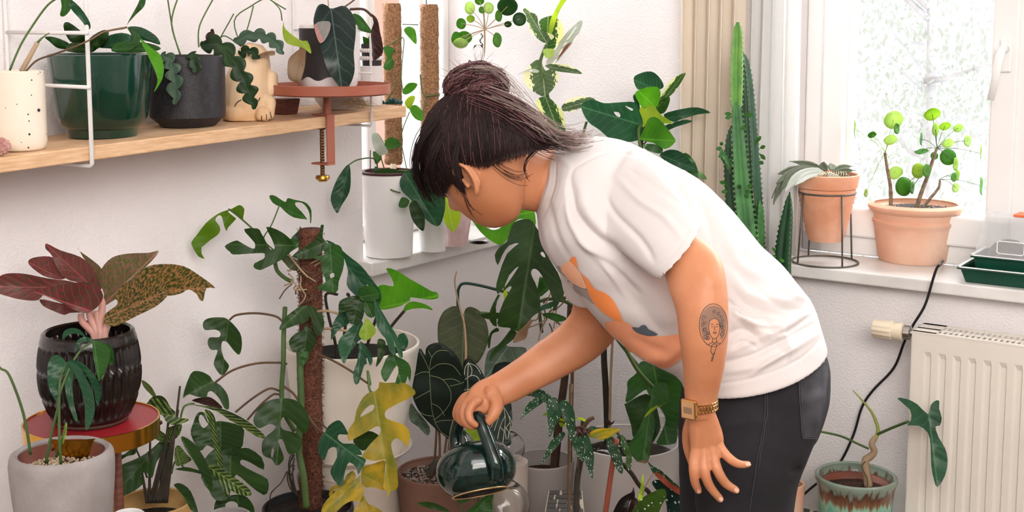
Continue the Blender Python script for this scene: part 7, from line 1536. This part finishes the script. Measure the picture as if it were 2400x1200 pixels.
G_(((430, 222), (470, 218), (520, 260), (552, 340), (556, 450), (545, 560), (535, 600), (500, 530), (470, 430), (430, 320), (418, 260)), (435, 222), (530, 598), -.05, -.09, fold=.3)
G_(((468, 508), (440, 498), (390, 530), (340, 580), (290, 690), (245, 797), (330, 700), (400, 620), (455, 550)), (464, 512), (247, 795), -.03, -.05)
G_(((520, 530), (580, 540), (620, 600), (640, 690), (628, 765), (580, 710), (535, 620)), (540, 535), (626, 763), -.06, -.08, fold=.3)
G_(((590, 500), (650, 500), (690, 580), (720, 700), (715, 800), (708, 910), (670, 830), (640, 740), (640, 640), (600, 560)), (610, 500), (708, 908), -.04, -.07, fold=.3)
G_(((845, 500), (870, 520), (925, 600), (972, 740), (972, 860), (930, 840), (880, 740), (840, 650), (828, 560)), (848, 502), (968, 860), -.03, -.06)
G_(((960, 525), (990, 540), (1030, 630), (1055, 740), (1035, 835), (1000, 800), (1000, 700), (960, 600)), (965, 528), (1034, 833), -.05, -.07, L_beg2)
G_(((930, 510), (960, 530), (990, 620), (1000, 700), (960, 640), (925, 560)), (935, 512), (998, 698), -.02, -.03)
G_(((670, 465), (700, 445), (760, 460), (740, 490), (700, 510), (672, 500)), (755, 470), (673, 485), -.03, -.04)
G_(((665, 528), (720, 480), (800, 465), (952, 470), (900, 520), (820, 560), (780, 565), (700, 545)), (668, 528), (950, 472), -.05, -.07, L_yell)
G_(((545, 390), (600, 365), (655, 400), (640, 410), (590, 385)), (548, 392), (650, 405), -.02, -.03, L_lime); G_(((265, 350), (300, 325), (310, 350)), (305, 335), (266, 350), 0, 0, L_lime); G_(((410, 400), (450, 370), (465, 440), (430, 450)), (415, 405), (455, 440), 0, 0, L_lime)
for q, r_, m in (([(1350, 1295, D), (1352, 1140, D), (1360, 1077, D), (1367, 1000, D), (1369, 985, D)], .0068, M_stemd), ([(1405, 1295, D), (1419, 1200, D-.02), (1432, 1110, D-.03), (1445, 1030, D-.04)], .0060, mat('red_brown_stake', '#a3543c', .6, col2='#7d3a28', vs=20, stretch=(1, 1, .2))), ([(1335, 1300, D), (1334, 1080, D+.03), (1338, 900, D+.05)], .0040, M_stemb), ([(1352, 1150, D), (1356, 1020, D-.01), (1330, 985, D-.02), (1306, 970, D-.02), (1275, 935, D-.02)], .0024, M_stemb), ([(1345, 1005, D-.02), (1365, 1002, D-.03), (1385, 1015, D-.03), (1400, 1005, D-.02), (1425, 1010, D-.02), (1450, 1015, D-.02)], .0034, leafmat('leaf_dark_brown', '', '')), ([(1366, 1002, D-.02), (1380, 985, D-.03), (1392, 978, D-.03)], .0045, M_stemb), ([(1300, 985, D-.02), (1320, 990, D-.02), (1350, 1010, D-.02)], .002, M_stemb)): stem('cane', q, r_, m, t)
for k_ in range(8): x0 = 1352+k_*4; stem('bract', [(x0, 1005, D-.03), (x0+random.uniform(-6, 6), 1012, D-.05), (x0+random.uniform(-8, 10), 1018+random.uniform(-6, 8), D-.05)], .0022, M_brown if False else L_brown, t, n=5)
# lower begonia with big spots
D = 2.80
t = thing('spotted_begonia', 'begonia with broad leaves and large white spots at the bottom edge beside the jeans', 'potted plant', P(1540, 1300, D)); t.location.z = .0005; WL[t.name] = Vector(t.location)
o, b, zi, ri, c, z1 = pot('pot', 1545, 1290, D, [(1550, 42), (1450, 50), (1350, 56), (1296, 58), (1290, 57)], M_blk, t, inner=.15, floor_z=.0005); SOILP(t, ri, zi, c)
AI = (1200, 850, .2917); I_ = lambda pts, b_, tp, d0, d1, m=L_beg2, **k: lf(t, *AI, pts, b_, tp, D+d0, D+d1, m, **k)
I_(((960, 1230), (1000, 1140), (1060, 1078), (1130, 1040), (1200, 1013), (1237, 1030), (1237, 1080), (1202, 1150), (1150, 1230)), (1150, 1180), (1236, 1025), -.05, -.08)
I_(((1125, 962), (1160, 940), (1220, 958), (1300, 1010), (1345, 1050), (1380, 1230), (1260, 1230), (1232, 1100), (1150, 1012)), (1300, 1200), (1130, 962), -.01, -.03, L_begd)
I_(((1088, 790), (1130, 828), (1200, 868), (1280, 940), (1345, 1000), (1380, 1080), (1250, 990), (1150, 905), (1118, 860)), (1360, 1060), (1090, 792), -.05, -.06, L_beg)
I_(((1150, 880), (1200, 900), (1280, 970), (1345, 1010), (1380, 1080), (1250, 1000), (1160, 915)), (1360, 1070), (1152, 882), -.063, -.073, mat('rust_leaf_underside', '#b5553a', .6, col2='#8c3a28'))
I_(((810, 1230), (858, 1110), (920, 1060), (960, 1040), (977, 1000), (987, 1080), (942, 1120), (925, 1230)), (860, 1230), (977, 1002), -.02, -.02, leafmat('leaf_black_dry', '#2a1e1c', '#1a1413', '#3a2c28', freq=5, tl=.05)); I_(((925, 1230), (960, 1100), (1000, 1090), (1020, 1140), (980, 1200)), (960, 1230), (1000, 1092), -.01, -.01, L_brown)
I_(((1050, 893), (1060, 960), (1055, 1060), (1020, 1150), (1015, 1080), (1035, 980)), (1020, 1150), (1050, 893), -.05, -.06, L_lime)
stem('stem', [(1460, 1088, D-.06), (1480, 1110, D-.05), (1500, 1140, D-.04), (1525, 1165, D-.03), (1540, 1290, D)], .005, M_stemd, t); stem('stem', [(1495, 1195, D-.06), (1500, 1250, D-.02), (1530, 1290, D)], .003, M_stem, t); stem('stem', [(1532, 1108, D-.06), (1515, 1135, D-.06), (1505, 1160, D-.06)], .0012, M_stemt, t); stem('stem', [(1580, 1200, D-.02), (1570, 1250, D), (1555, 1295, D)], .003, M_stem, t)
# ================================================================ small mosaic topped stool
mz = .32; t = thing('mosaic_stool', 'small stool with a dark broken-tile mosaic top in front of the grey pot', 'stool', on_z(1320, 1250, mz))
co = [on_z(1286, 1148, mz), on_z(1364, 1148, mz), on_z(1374, 1235, mz), on_z(1270, 1235, mz)]; mb = MB(); dn = Vector((0, 0, .018))
mb.add([q-Vector((0, 0, .002)) for q in co]+[q-dn for q in co], [(0, 1, 2, 3), (7, 6, 5, 4), (0, 4, 5, 1), (1, 5, 6, 2), (2, 6, 7, 3), (3, 7, 4, 0)]).build('top', M_grout, t)
for q in co: cq = q+(sum(co, Vector())/4-q)*.12; MB().tube([Vector((cq.x, cq.y, .0005)), cq-dn], .006, 8).build('leg', M_grout, t)
def bil(u, v): return (co[0]*(1-u)+co[1]*u)*(1-v)+(co[3]*(1-u)+co[2]*u)*v
v = .02; ri_ = 0; rt_ = random.Random(12)
while v < .97:
    dv = .10; u = .03-(.12 if ri_ % 2 else 0)
    while u < .97:
        du = rt_.uniform(.22, .42); u0, u1 = max(u, .03), min(u+du, .97)
        if u1-u0 > .06:
            sk_ = rt_.uniform(-.03, .03); c4 = [bil(u0, v), bil(u1, v), bil(u1-sk_ if u1 < .96 else u1, v+dv), bil(u0-sk_ if u0 > .04 else u0, v+dv)]
            MB().add([q+Vector((0, 0, .0005)) for q in c4]+[q-Vector((0, 0, .003)) for q in c4], [(0, 1, 2, 3), (0, 4, 5, 1), (1, 5, 6, 2), (2, 6, 7, 3), (3, 7, 4, 0)]).build('tile', M_tile, t)
        u += du+.05
    v += dv+.028; ri_ += 1
# ================================================================ tall cactus behind the back
M_cac = mat('cactus_green', '#3f7a3c', .5, col2='#2c5c30', vs=30); M_cacd = mat('cactus_dark_green', '#1f4a2a', .55, col2='#173a22', vs=30); M_cacl = mat('cactus_light_green', '#6fa04a', .5, col2='#4b8440', vs=22); M_spine = mat('cactus_spine', '#c9b48c', .7)
def cactus(T_, path, hw, m, ribs=3, rot=0.0, name='column', step=11):
    q = cr([(*p_, h) for p_, h in zip(path, hw)], 8); pts = [P(a, b_, d_) for a, b_, d_, _ in q]; L_ = [0.0]
    for a, b_ in zip(pts, pts[1:]): L_.append(L_[-1]+(b_-a).length)
    K_ = max(12, int(L_[-1]/.006)); n = ribs*8; mb = MB(); sp = MB(); rr_ = []; cs = []
    for i in range(K_+1):
        s = L_[-1]*i/K_; j = max(k for k in range(len(L_)) if L_[k] <= s+1e-9); j = min(j, len(pts)-2); tt = (s-L_[j])/max(1e-9, L_[j+1]-L_[j])
        cs.append(pts[j].lerp(pts[j+1], tt)); h = (q[j][3]*(1-tt)+q[j+1][3]*tt)*q[j][2]/F; h *= min(1, .35+((L_[-1]-s)/.03))if s > L_[-1]-.03 else 1; rr_.append(h)
    for i in range(K_+1):
        tg = (cs[min(i+1, K_)]-cs[max(0, i-1)]).normalized(); u = (RT-tg*RT.dot(tg)).normalized(); w_ = tg.cross(u)
        for j in range(n):
            an = 6.2832*j/n; k_ = abs(math.cos(ribs*an/2)); pr = .34+.66*k_**3.2; saw = 1+.09*(k_ > .96)*(1 if i % 2 else -1)
            d_ = u*math.cos(an+rot)+w_*math.sin(an+rot); mb.v.append(cs[i]+d_*rr_[i]*1.12*pr*saw)
            if k_ > .99 and i % 2 and i < K_:
                e = cs[i]+d_*rr_[i]*1.12*1.08
                for sg in (-1, 1): sp.tube([e, e+d_*.0035+tg*.0025*sg], [.0005, .0002], 3, cap=False)
    for i in range(K_):
        for j in range(n): mb.f.append((i*n+j, i*n+(j+1) % n, (i+1)*n+(j+1) % n, (i+1)*n+j))
    mb.f.append(tuple(range(K_*n, K_*n+n))); mb.f.append(tuple(reversed(range(n))))
    o = mb.build(name, m, T_, smooth=True, auto=50); sp.build('spines', M_spine, o, kind='stuff'); return o
D = 3.10
t = thing('tall_cactus', 'tall ridged columnar cactus in front of the curtains, behind the back of the person', 'cactus', P(1742, 900, D)); t.location.z = .0005; WL[t.name] = Vector(t.location)
o, b, zi, ri, c, z1 = pot('pot', 1742, 1180, D, [(1450, 42), (1350, 48), (1260, 50), (1190, 52), (1182, 51)], M_terra, t, inner=.15, floor_z=.0005); SOILP(t, ri, zi, c)
cactus(t, [(1752, 1190, D), (1772, 900, D+.01), (1771, 650, D+.02), (1765, 500, D+.02), (1757, 320, D+.02), (1748, 180, D+.02), (1738, 120, D+.02)], [30, 30, 27, 25, 20, 15, 10], M_cacd, 3, .4)
cactus(t, [(1726, 250, D-.02), (1727, 170, D-.02), (1728, 110, D-.02), (1729, 52, D-.02)], [15, 17, 15, 11], M_cacl, 4, .5)
cactus(t, [(1744, 1190, D-.02), (1762, 800, D-.04), (1750, 560, D-.05), (1738, 440, D-.05), (1731, 340, D-.05), (1724, 240, D-.04)], [26, 26, 22, 19, 16, 11], M_cac, 3, 1.57)
cactus(t, [(1734, 1190, D+.02), (1743, 800, D+.01), (1728, 560, D), (1715, 430, D), (1712, 350, D-.01), (1718, 290, D-.01)], [24, 24, 19, 15, 12, 7], M_cacd, 3, .9)
cactus(t, [(1714, 400, D-.01), (1706, 385, D-.02), (1694, 365, D-.02), (1688, 345, D-.02)], [9, 9, 8, 5], M_cac, 3, .2, 'side_shoot')
cactus(t, [(1768, 640, D), (1776, 560, D-.01), (1779, 500, D-.01), (1780, 470, D-.01)], [14, 14, 11, 6], M_cac, 3, .2, 'side_shoot')
rr_ = random.Random(5)
for x, y, dx, dy in ((1716, 268, -18, -2), (1716, 273, -17, 4), (1742, 270, 16, -3), (1745, 268, 22, 3), (1770, 335, 14, -16), (1768, 342, 10, -20), (1780, 348, 14, -6), (1778, 378, 12, 6), (1780, 360, 14, 14), (1692, 345, -14, 6), (1695, 340, -8, -6), (1702, 430, -16, -4), (1708, 448, -18, 2), (1705, 440, -4, -12), (1738, 442, -10, -8), (1745, 448, 14, 2), (1748, 440, 16, -6), (1745, 455, 10, 8), (1738, 305, 8, -10), (1694, 360, -10, 10)): leaf(t, (x, y, D-.06), (x+dx, y+dy, D-.07), 5, L_mid, 'obov', ns=5, ntt=2, name='small_leaf')
t = thing('small_cactus', 'short dark ridged cactus left of the wire pot stand, at the end of the sill', 'cactus', P(1838, 900, 3.16)); t.location.z = .0005; WL[t.name] = Vector(t.location); D = 3.07
o, b, zi, ri, c, z1 = pot('pot', 1846, 1130, D, [(1450, 32), (1330, 36), (1200, 38), (1140, 40), (1132, 39)], M_terra, t, inner=.15, floor_z=.0005); SOILP(t, ri, zi, c)
cactus(t, [(1842, 1140, D), (1840, 900, D), (1838, 640, D), (1842, 560, D), (1848, 500, D), (1851, 450, D)], [18, 20, 21, 19, 13, 4], M_cacd, 3, .7)
for x, y, dx, dy in ((1818, 590, -8, -10), (1820, 600, -14, 4), (1828, 605, 10, 10), (1815, 596, -4, 12)): leaf(t, (x, y, D-.03), (x+dx, y+dy, D-.03), 4, L_bright, 'obov', ns=5, ntt=2, name='small_leaf')
# ================================================================ fuzzy trailing succulent in a wire stand
D = 3.225
t = thing('wire_pot_stand', 'dark wire plant stand with splayed legs holding the conical terracotta pot', 'plant stand', P(1935, 600, D)); t.location.z = SILL; WL[t.name] = Vector(t.location)
M_iron = mat('grey_iron_wire', '#6a655e', .45, .6); s_ = D/F
cz = P(1936, 520, D); zt_, zb_ = zat(1936, 450, D, 520), SILL+.0026
rt_, rb_ = 66*s_, 76*s_; cx_ = Vector((cz.x, cz.y, 0))
for r_, z_, nm in ((rt_, zt_, 'top_ring'), (rb_, zb_, 'base_ring')): MB().tube([cx_+Vector((r_*math.cos(a*.1571), r_*math.sin(a*.1571), z_)) for a in range(40)], .0024, 8, closed=True).build(nm, M_iron, t, smooth=True)
for an in (202, 287, 22, 107): a = math.radians(an); MB().tube([cx_+Vector((rt_*math.cos(a), rt_*math.sin(a), zt_)), cx_+Vector((rb_*math.cos(a), rb_*math.sin(a), zb_))], .0024, 8).build('leg', M_iron, t, smooth=True)
t = thing('terracotta_cone_pot', 'ridged conical terracotta pot with fuzzy grey-green leaves held in the wire stand', 'potted plant', P(1936, 560, D)); t.location.z = zat(1936, 562, D, 520); WL[t.name] = Vector(t.location)
pr = [(563, 38), (556, 42)]+[(550-i*6, 43+i*1.35+(2.2 if i % 2 else 0)) for i in range(17)]+[(445, 66), (440, 65), (438, 69), (412, 73), (408, 73)]
o, b, zi, ri, c, z1 = pot('pot', 1936, 520, D, pr, M_terra2, t, th=.006, inner=.12); SOILP(t, ri, zi, c)
L_fuz = leafmat('leaf_fuzzy_grey_green', '#8a967c', '#a3ad95', '#6f7d5f', freq=1, tl=.25, rough=.8, kind='plain'); L_fuzw = leafmat('leaf_silver_white', '#e9ebe6', '#dfe3dc', 'none', freq=1, tl=.4, rough=.8)
for (x0, y0, x1, y1, wd, bow, dd, m) in ((1925, 405, 1812, 480, 10, -34, -.05, L_fuz), (1925, 403, 1826, 455, 9, -26, -.04, L_fuz), (1920, 402, 1818, 432, 9, -16, -.03, L_fuz), (1925, 400, 1822, 408, 9, -8, 0, L_fuz), (1930, 398, 1850, 378, 8, -4, .02, L_fuz), (1935, 398, 1872, 382, 8, 4, .03, L_fuz), (1940, 400, 1925, 385, 9, 0, .03, L_fuz), (1945, 400, 1952, 388, 9, 0, .03, L_fuz), (1950, 402, 1998, 390, 8, 3, .02, L_fuz), (1950, 408, 1995, 412, 8, -3, -.05, L_fuz), (1940, 408, 1972, 418, 9, -3, -.07, L_fuzw), (1935, 408, 1838, 452, 11, -22, -.08, L_fuzw), (1930, 410, 1862, 435, 9, -12, -.08, L_fuzw), (1915, 404, 1808, 465, 8, -26, -.02, L_fuz), (1960, 404, 2003, 400, 7, 2, -.02, L_fuz)):
    o = leaf(t, (x0, y0, D-.03), (x1, y1, D+dd-(.07 if x1 < 1880 else 0)), wd, m, 'strap' if wd > 8 else 'lance', bow=bow, fold=.45, ns=12); md = o.modifiers.new('t', 'SOLIDIFY'); md.thickness = .003
for k_ in range(12): stem('flower_thread', [(1925+k_*5, 402, D-.05), (1918+k_*6, 408, D-.08), (1912+k_*6, 420, D-.082)], .0008, M_spine, t, n=4)
# ================================================================ terracotta pot with coin plant
D = 3.265
t = thing('terracotta_coin_plant', 'round-leaved coin plant in a wide banded terracotta pot on the right sill', 'potted plant', P(2143, 600, D)); t.location.z = SILL; WL[t.name] = Vector(t.location)
o, b, zi, ri, c, z1 = pot('pot', 2143, 560, D, [(610, 78), (603, 82), (570, 87), (535, 92), (524, 94), (520, 97), (514, 97), (511, 93), (500, 95), (496, 96), (492, 103), (486, 108), (480, 108), (477, 104)], M_terra, t, th=.011, inner=.13, floor_z=SILL+.0005); SOILP(t, ri, zi, c, grains=80, gm=M_grey_grit)
trk = mat('scarred_stalk', '#8d7a66', .9, col2='#5d4b3c', vs=60, bump=.8, bs=120)
for q, r_ in (([(2088, 485, D), (2087, 440, D), (2080, 400, D), (2074, 358, D)], (.0055, .0035)), ([(2148, 488, D), (2160, 450, D), (2175, 410, D), (2188, 370, D), (2196, 348, D)], (.006, .0035)), ([(2162, 488, D), (2180, 465, D), (2200, 440, D), (2203, 420, D)], (.0045, .003))): stem('stalk', q, r_, trk, t)
hub = {0: (2075, 356), 1: (2196, 348), 2: (2203, 420), 3: (2170, 405)}
for x, y, rx, ry, h, m in ((2094, 281, 20, 18, 0, L_coinl), (2102, 302, 8, 11, 0, L_coin), (2044, 316, 9, 6, 0, L_coin), (2004, 303, 6, 20, 0, L_coinl), (2087, 328, 14, 10, 0, L_coinl), (2185, 268, 17, 12, 1, L_lime), (2159, 326, 6, 13, 1, L_coin), (2222, 368, 17, 17, 1, L_coin), (2193, 303, 10, 14, 1, L_lime), (2215, 296, 12, 8, 1, L_lime), (2246, 300, 10, 8, 1, L_coinl), (2240, 385, 9, 14, 1, L_lime), (2244, 410, 8, 12, 2, L_lime), (2236, 415, 8, 10, 2, L_coin), (2152, 400, 15, 16, 3, L_lime), (2172, 400, 11, 14, 3, L_coin), (2118, 437, 19, 20, 3, L_coin), (2138, 440, 8, 13, 3, L_coin), (2098, 405, 16, 13, 0, L_coinl), (2300, 436, 9, 19, 2, L_coin), (2030, 452, 6, 9, 0, L_coinl), (2160, 355, 14, 5, 1, L_coin), (2300, 360, 7, 20, 1, L_coinl), (2222, 336, 12, 9, 1, L_coinl), (2190, 365, 8, 8, 1, L_coin), (2268, 330, 10, 12, 1, L_coinl), (2240, 440, 9, 10, 2, L_coinl)):
    dd = D+random.uniform(-.05, .04); disc(t, x, y, rx*1.15, ry*1.15, dd, m); hx, hy = hub[h]; stem('petiole', [(hx, hy, D), ((hx+x)/2, (hy+y)/2-5, (D+dd)/2), (x, y, dd+.0015)], .0009, M_stem if h else L_coinl, t, n=4)
# ================================================================ seed trays and clear lid
def tray(T_, nm, a0, a1, b0, b1, z0, z1, tp, m, rim=.007, th=.0022):
    """open tapered tray with an outward rim"""
    def rect(o_, z): return [R(a0+o_, b0+o_, z), R(a1-o_, b0+o_, z), R(a1-o_, b1-o_, z), R(a0+o_, b1-o_, z)]
    loops = [rect(tp, z0), rect(0, z1-.004), rect(-rim, z1-.004), rect(-rim, z1), rect(th*.3, z1), rect(tp+th, z0+th)]
    mb = MB(); 
    for l in loops: mb.v += l
    for i in range(5):
        for j in range(4): mb.f.append((i*4+j, i*4+(j+1) % 4, (i+1)*4+(j+1) % 4, (i+1)*4+j))
    mb.f.append((3, 2, 1, 0)); mb.f.append((20, 21, 22, 23)); return bevel(mb.build(nm, m, T_), .002)
M_tray = mat('dark_green_plastic', '#0f4a38', .35, col2='#0b3a2c')
aL = (on_b(2252, 630, .03)-C0).dot(E1); aU = (on_b(2285, 600, .0)-C0).dot(E1)
t = thing('lower_seed_tray', 'long dark green plastic tray with a pale rim lying on the right sill', 'seed tray', R(aL+.2, -.05, SILL))
tray(t, 'tray', aL, aL+.52, -.135, .035, SILL+.0005, SILL+.036, .010, M_tray)
bevel(MB().rbox(aL-.008, aL+.528, .036, .044, SILL+.0365, SILL+.0385).rbox(aL-.008, aL+.0, -.143, .044, SILL+.0365, SILL+.0385).rbox(aL-.008, aL+.528, -.143, -.136, SILL+.0365, SILL+.0385).build('pale_rim', M_pl, t), .0005)
t = thing('upper_seed_tray', 'smaller dark green tray standing in the lower tray, holding dark soil under the lid', 'seed tray', R(aU+.2, -.06, SILL+.03))
tray(t, 'tray', aU, aU+.42, -.115, .010, SILL+.004, SILL+.062, .008, M_tray); MB().rbox(aU+.006, aU+.414, -.11, .004, SILL+.045, SILL+.055).build('soil', M_soil, t)
bevel(MB().rbox(aU-.008, aU+.428, .011, .018, SILL+.0625, SILL+.0645).rbox(aU-.008, aU+0, -.123, .018, SILL+.0625, SILL+.0645).build('pale_rim', M_pl, t), .0005)
cs = MB()
for k_ in range(4): cs.ball(R(aU+.065+k_*.095, -.052, SILL+.058), .040, 8, (1.2, 1.2, 1.0))
cs.build('soil_mounds', M_soil, t, smooth=True)
t = thing('propagator_lid', 'clear plastic propagator lid with an orange vent, on the upper seed tray', 'propagator lid', R(aU+.2, -.06, SILL+.063))
M_lid = mat('clear_plastic', (.93, .94, .95), .12, var=0, alpha=.2)
za_, zb_ = SILL+.0635, SILL+.155; i_ = .014
def rect2(a0, a1, b0, b1, z): return [R(a0, b0, z), R(a1, b0, z), R(a1, b1, z), R(a0, b1, z)]
lo = [rect2(aU, aU+.42, -.113, .008, za_), rect2(aU+i_, aU+.42-i_, -.113+i_, .008-i_, zb_), rect2(aU+i_+.0015, aU+.42-i_-.0015, -.113+i_+.0015, .008-i_-.0015, zb_-.0015), rect2(aU+.0015, aU+.4185, -.1115, .0065, za_)]
mb = MB()
for l in lo: mb.v += l
for i, j_ in ((0, 1), (2, 3)):
    for j in range(4): mb.f.append((i*4+j, i*4+(j+1) % 4, j_*4+(j+1) % 4, j_*4+j))
mb.f.append((4, 5, 6, 7)); mb.f.append((11, 10, 9, 8))
for j in range(4): mb.f.append((3*4+j, 3*4+(j+1) % 4, (j+1) % 4, j))
bevel(mb.build('lid', M_lid, t), .004, 3)
MB().tube([R(aU+.05, .006, SILL+.075), R(aU+.05, .003, SILL+.098), R(aU+.055, .002, SILL+.10), R(aU+.105, .002, SILL+.10), R(aU+.11, .003, SILL+.098), R(aU+.11, .006, SILL+.075), R(aU+.105, .007, SILL+.072), R(aU+.055, .007, SILL+.072)], .0014, 6, closed=True).build('embossed_frame', M_pl, t, smooth=True)
bevel(MB().rbox(aU+.075, aU+.13, -.08, -.025, zb_+.0005, zb_+.006).build('vent', mat('orange_plastic', '#f2643a', .4), t), .002)
# ================================================================ cable
cab = [on_b(2295, 590, -.02), R((on_b(2240, 608, .02)-C0).dot(E1), .02, SILL+.003), R((on_b(2206, 618, .045)-C0).dot(E1), .045, SILL+.004), on_b(2196, 628, .062), on_b(2188, 650, .062), on_b(2168, 715, .058), on_b(2140, 762, .05), on_b(2120, 800, .02), on_b(2095, 862, .012), on_b(2046, 915, .012), on_b(2020, 955, .012), on_b(2000, 1020, .012), on_b(1968, 1085, .012), on_b(1930, 1120, .02), on_b(1885, 1158, .03), on_b(1866, 1185, .04), on_b(1858, 1196, .05)]
cab[0:3] = [on_z(2244, 600, SILL+.004), on_z(2228, 603, SILL+.004), on_z(2212, 611, SILL+.004), on_b(2202, 621, .056)]; q = cr(cab, 6); q = [Vector(a) for a in q]
cb = MB().tube(q, .0032, 8).build('cable', mat('black_rubber', '#1a1a1b', .5), None, smooth=True, label='thin black cable hanging from the right sill behind the radiator valve', cat='cable')
# ================================================================ glazed pot with the hanging arrow leaf
D = 3.03
def dripmat():
    m, t, p = nodes('drip_glaze'); L = t.links.new; tc = N(t, 'ShaderNodeTexCoord'); mp = N(t, 'ShaderNodeMapping'); mp.inputs['Scale'].default_value = (90, 90, 5); L(tc.outputs['Object'], mp.inputs[0])
    nz = N(t, 'ShaderNodeTexNoise'); nz.inputs['Scale'].default_value = 1; nz.inputs['Detail'].default_value = 4; L(mp.outputs[0], nz.inputs['Vector']); sx = N(t, 'ShaderNodeSeparateXYZ'); L(tc.outputs['Object'], sx.inputs[0])
    mr = N(t, 'ShaderNodeMapRange'); mr.inputs[1].default_value = DZ-.085; mr.inputs[2].default_value = DZ; L(sx.outputs[2], mr.inputs[0])
    ad = N(t, 'ShaderNodeMath', operation='MULTIPLY_ADD'); ad.inputs[1].default_value = .9; L(nz.outputs['Fac'], ad.inputs[0]); sb = N(t, 'ShaderNodeMath', operation='SUBTRACT'); sb.inputs[1].default_value = .45; L(mr.outputs[0], sb.inputs[0]); L(sb.outputs[0], ad.inputs[2])
    r = ramp(t, [(.22, srgb('#6fb39a')), (.38, srgb('#8fc4a8')), (.52, srgb('#7d5a40')), (.75, srgb('#5a3c2c')), (.9, srgb('#7f8f80'))]); L(ad.outputs[0], r.inputs[0]); L(r.outputs[0], p.inputs['Base Color']); p.inputs['Roughness'].default_value = .2; p.inputs['Coat Weight'].default_value = .4; return m
t = thing('drip_glazed_pot', 'turquoise and brown drip-glazed pot with a drooping arrow-leaf plant beside the radiator', 'potted plant', P(2005, 1150, D)); t.location.z = .0005; WL[t.name] = Vector(t.location)
DZ = zat(2005, 1117, D, 1150)
o, b, zi, ri, c, z1 = pot('pot', 2005, 1150, D, [(1560, 58), (1500, 62), (1400, 70), (1300, 78), (1200, 84), (1160, 86), (1140, 88), (1128, 92), (1120, 95), (1114, 94)], dripmat(), t, th=.010, inner=.10, floor_z=.0005); SOILP(t, ri, zi, c, M_soilred, lump=.006)
MB().lathe(c, [(ri-.008, zi-.01), (ri, zi-.01), (ri+.003, zi+.020), (ri-.001, zi+.020), (ri-.008, zi-.01)], 40).build('inner_pot', mat('red_brown_plastic', '#7a4434', .5), t, smooth=True)
stem('trunk', [(2036, 1140, D), (2030, 1105, D), (2028, 1080, D), (2040, 1070, D), (2049, 1058, D), (2043, 1040, D), (2052, 1025, D)], (.0105, .0065), M_stemt, t); stem('shoot', [(2048, 1034, D), (2058, 1008, D), (2045, 970, D), (2022, 940, D), (1999, 915, D)], (.0055, .0012), mat('fresh_green_stem', '#8f9a4a', .5), t)
stem('petiole', [(2056, 1018, D), (2090, 1003, 2.97), (2128, 988, 2.90)], .0034, M_stem, t); stem('petiole', [(2036, 1052, D), (2010, 1040, D+.01), (1970, 1022, D), (1920, 1011, D-.02)], .0028, M_stem, t)
stem('root', [(2028, 1082, D-.01), (2020, 1095, D-.02), (2032, 1120, D-.02), (2034, 1140, D-.02)], .0014, M_stemb, t)
lf(t, 1700, 600, .5, ((805, 667), (850, 670), (900, 695), (950, 742), (962, 700), (985, 678), (1003, 680), (1002, 715), (1015, 760), (1005, 795), (985, 800), (1000, 850), (1030, 900), (1042, 960), (1030, 1030), (995, 1084), (978, 1050), (965, 980), (962, 890), (950, 830), (905, 795), (852, 795), (870, 770), (865, 720)), (958, 770), (995, 1084), 2.895, 2.84, L_teal, fold=.3, sm=2)
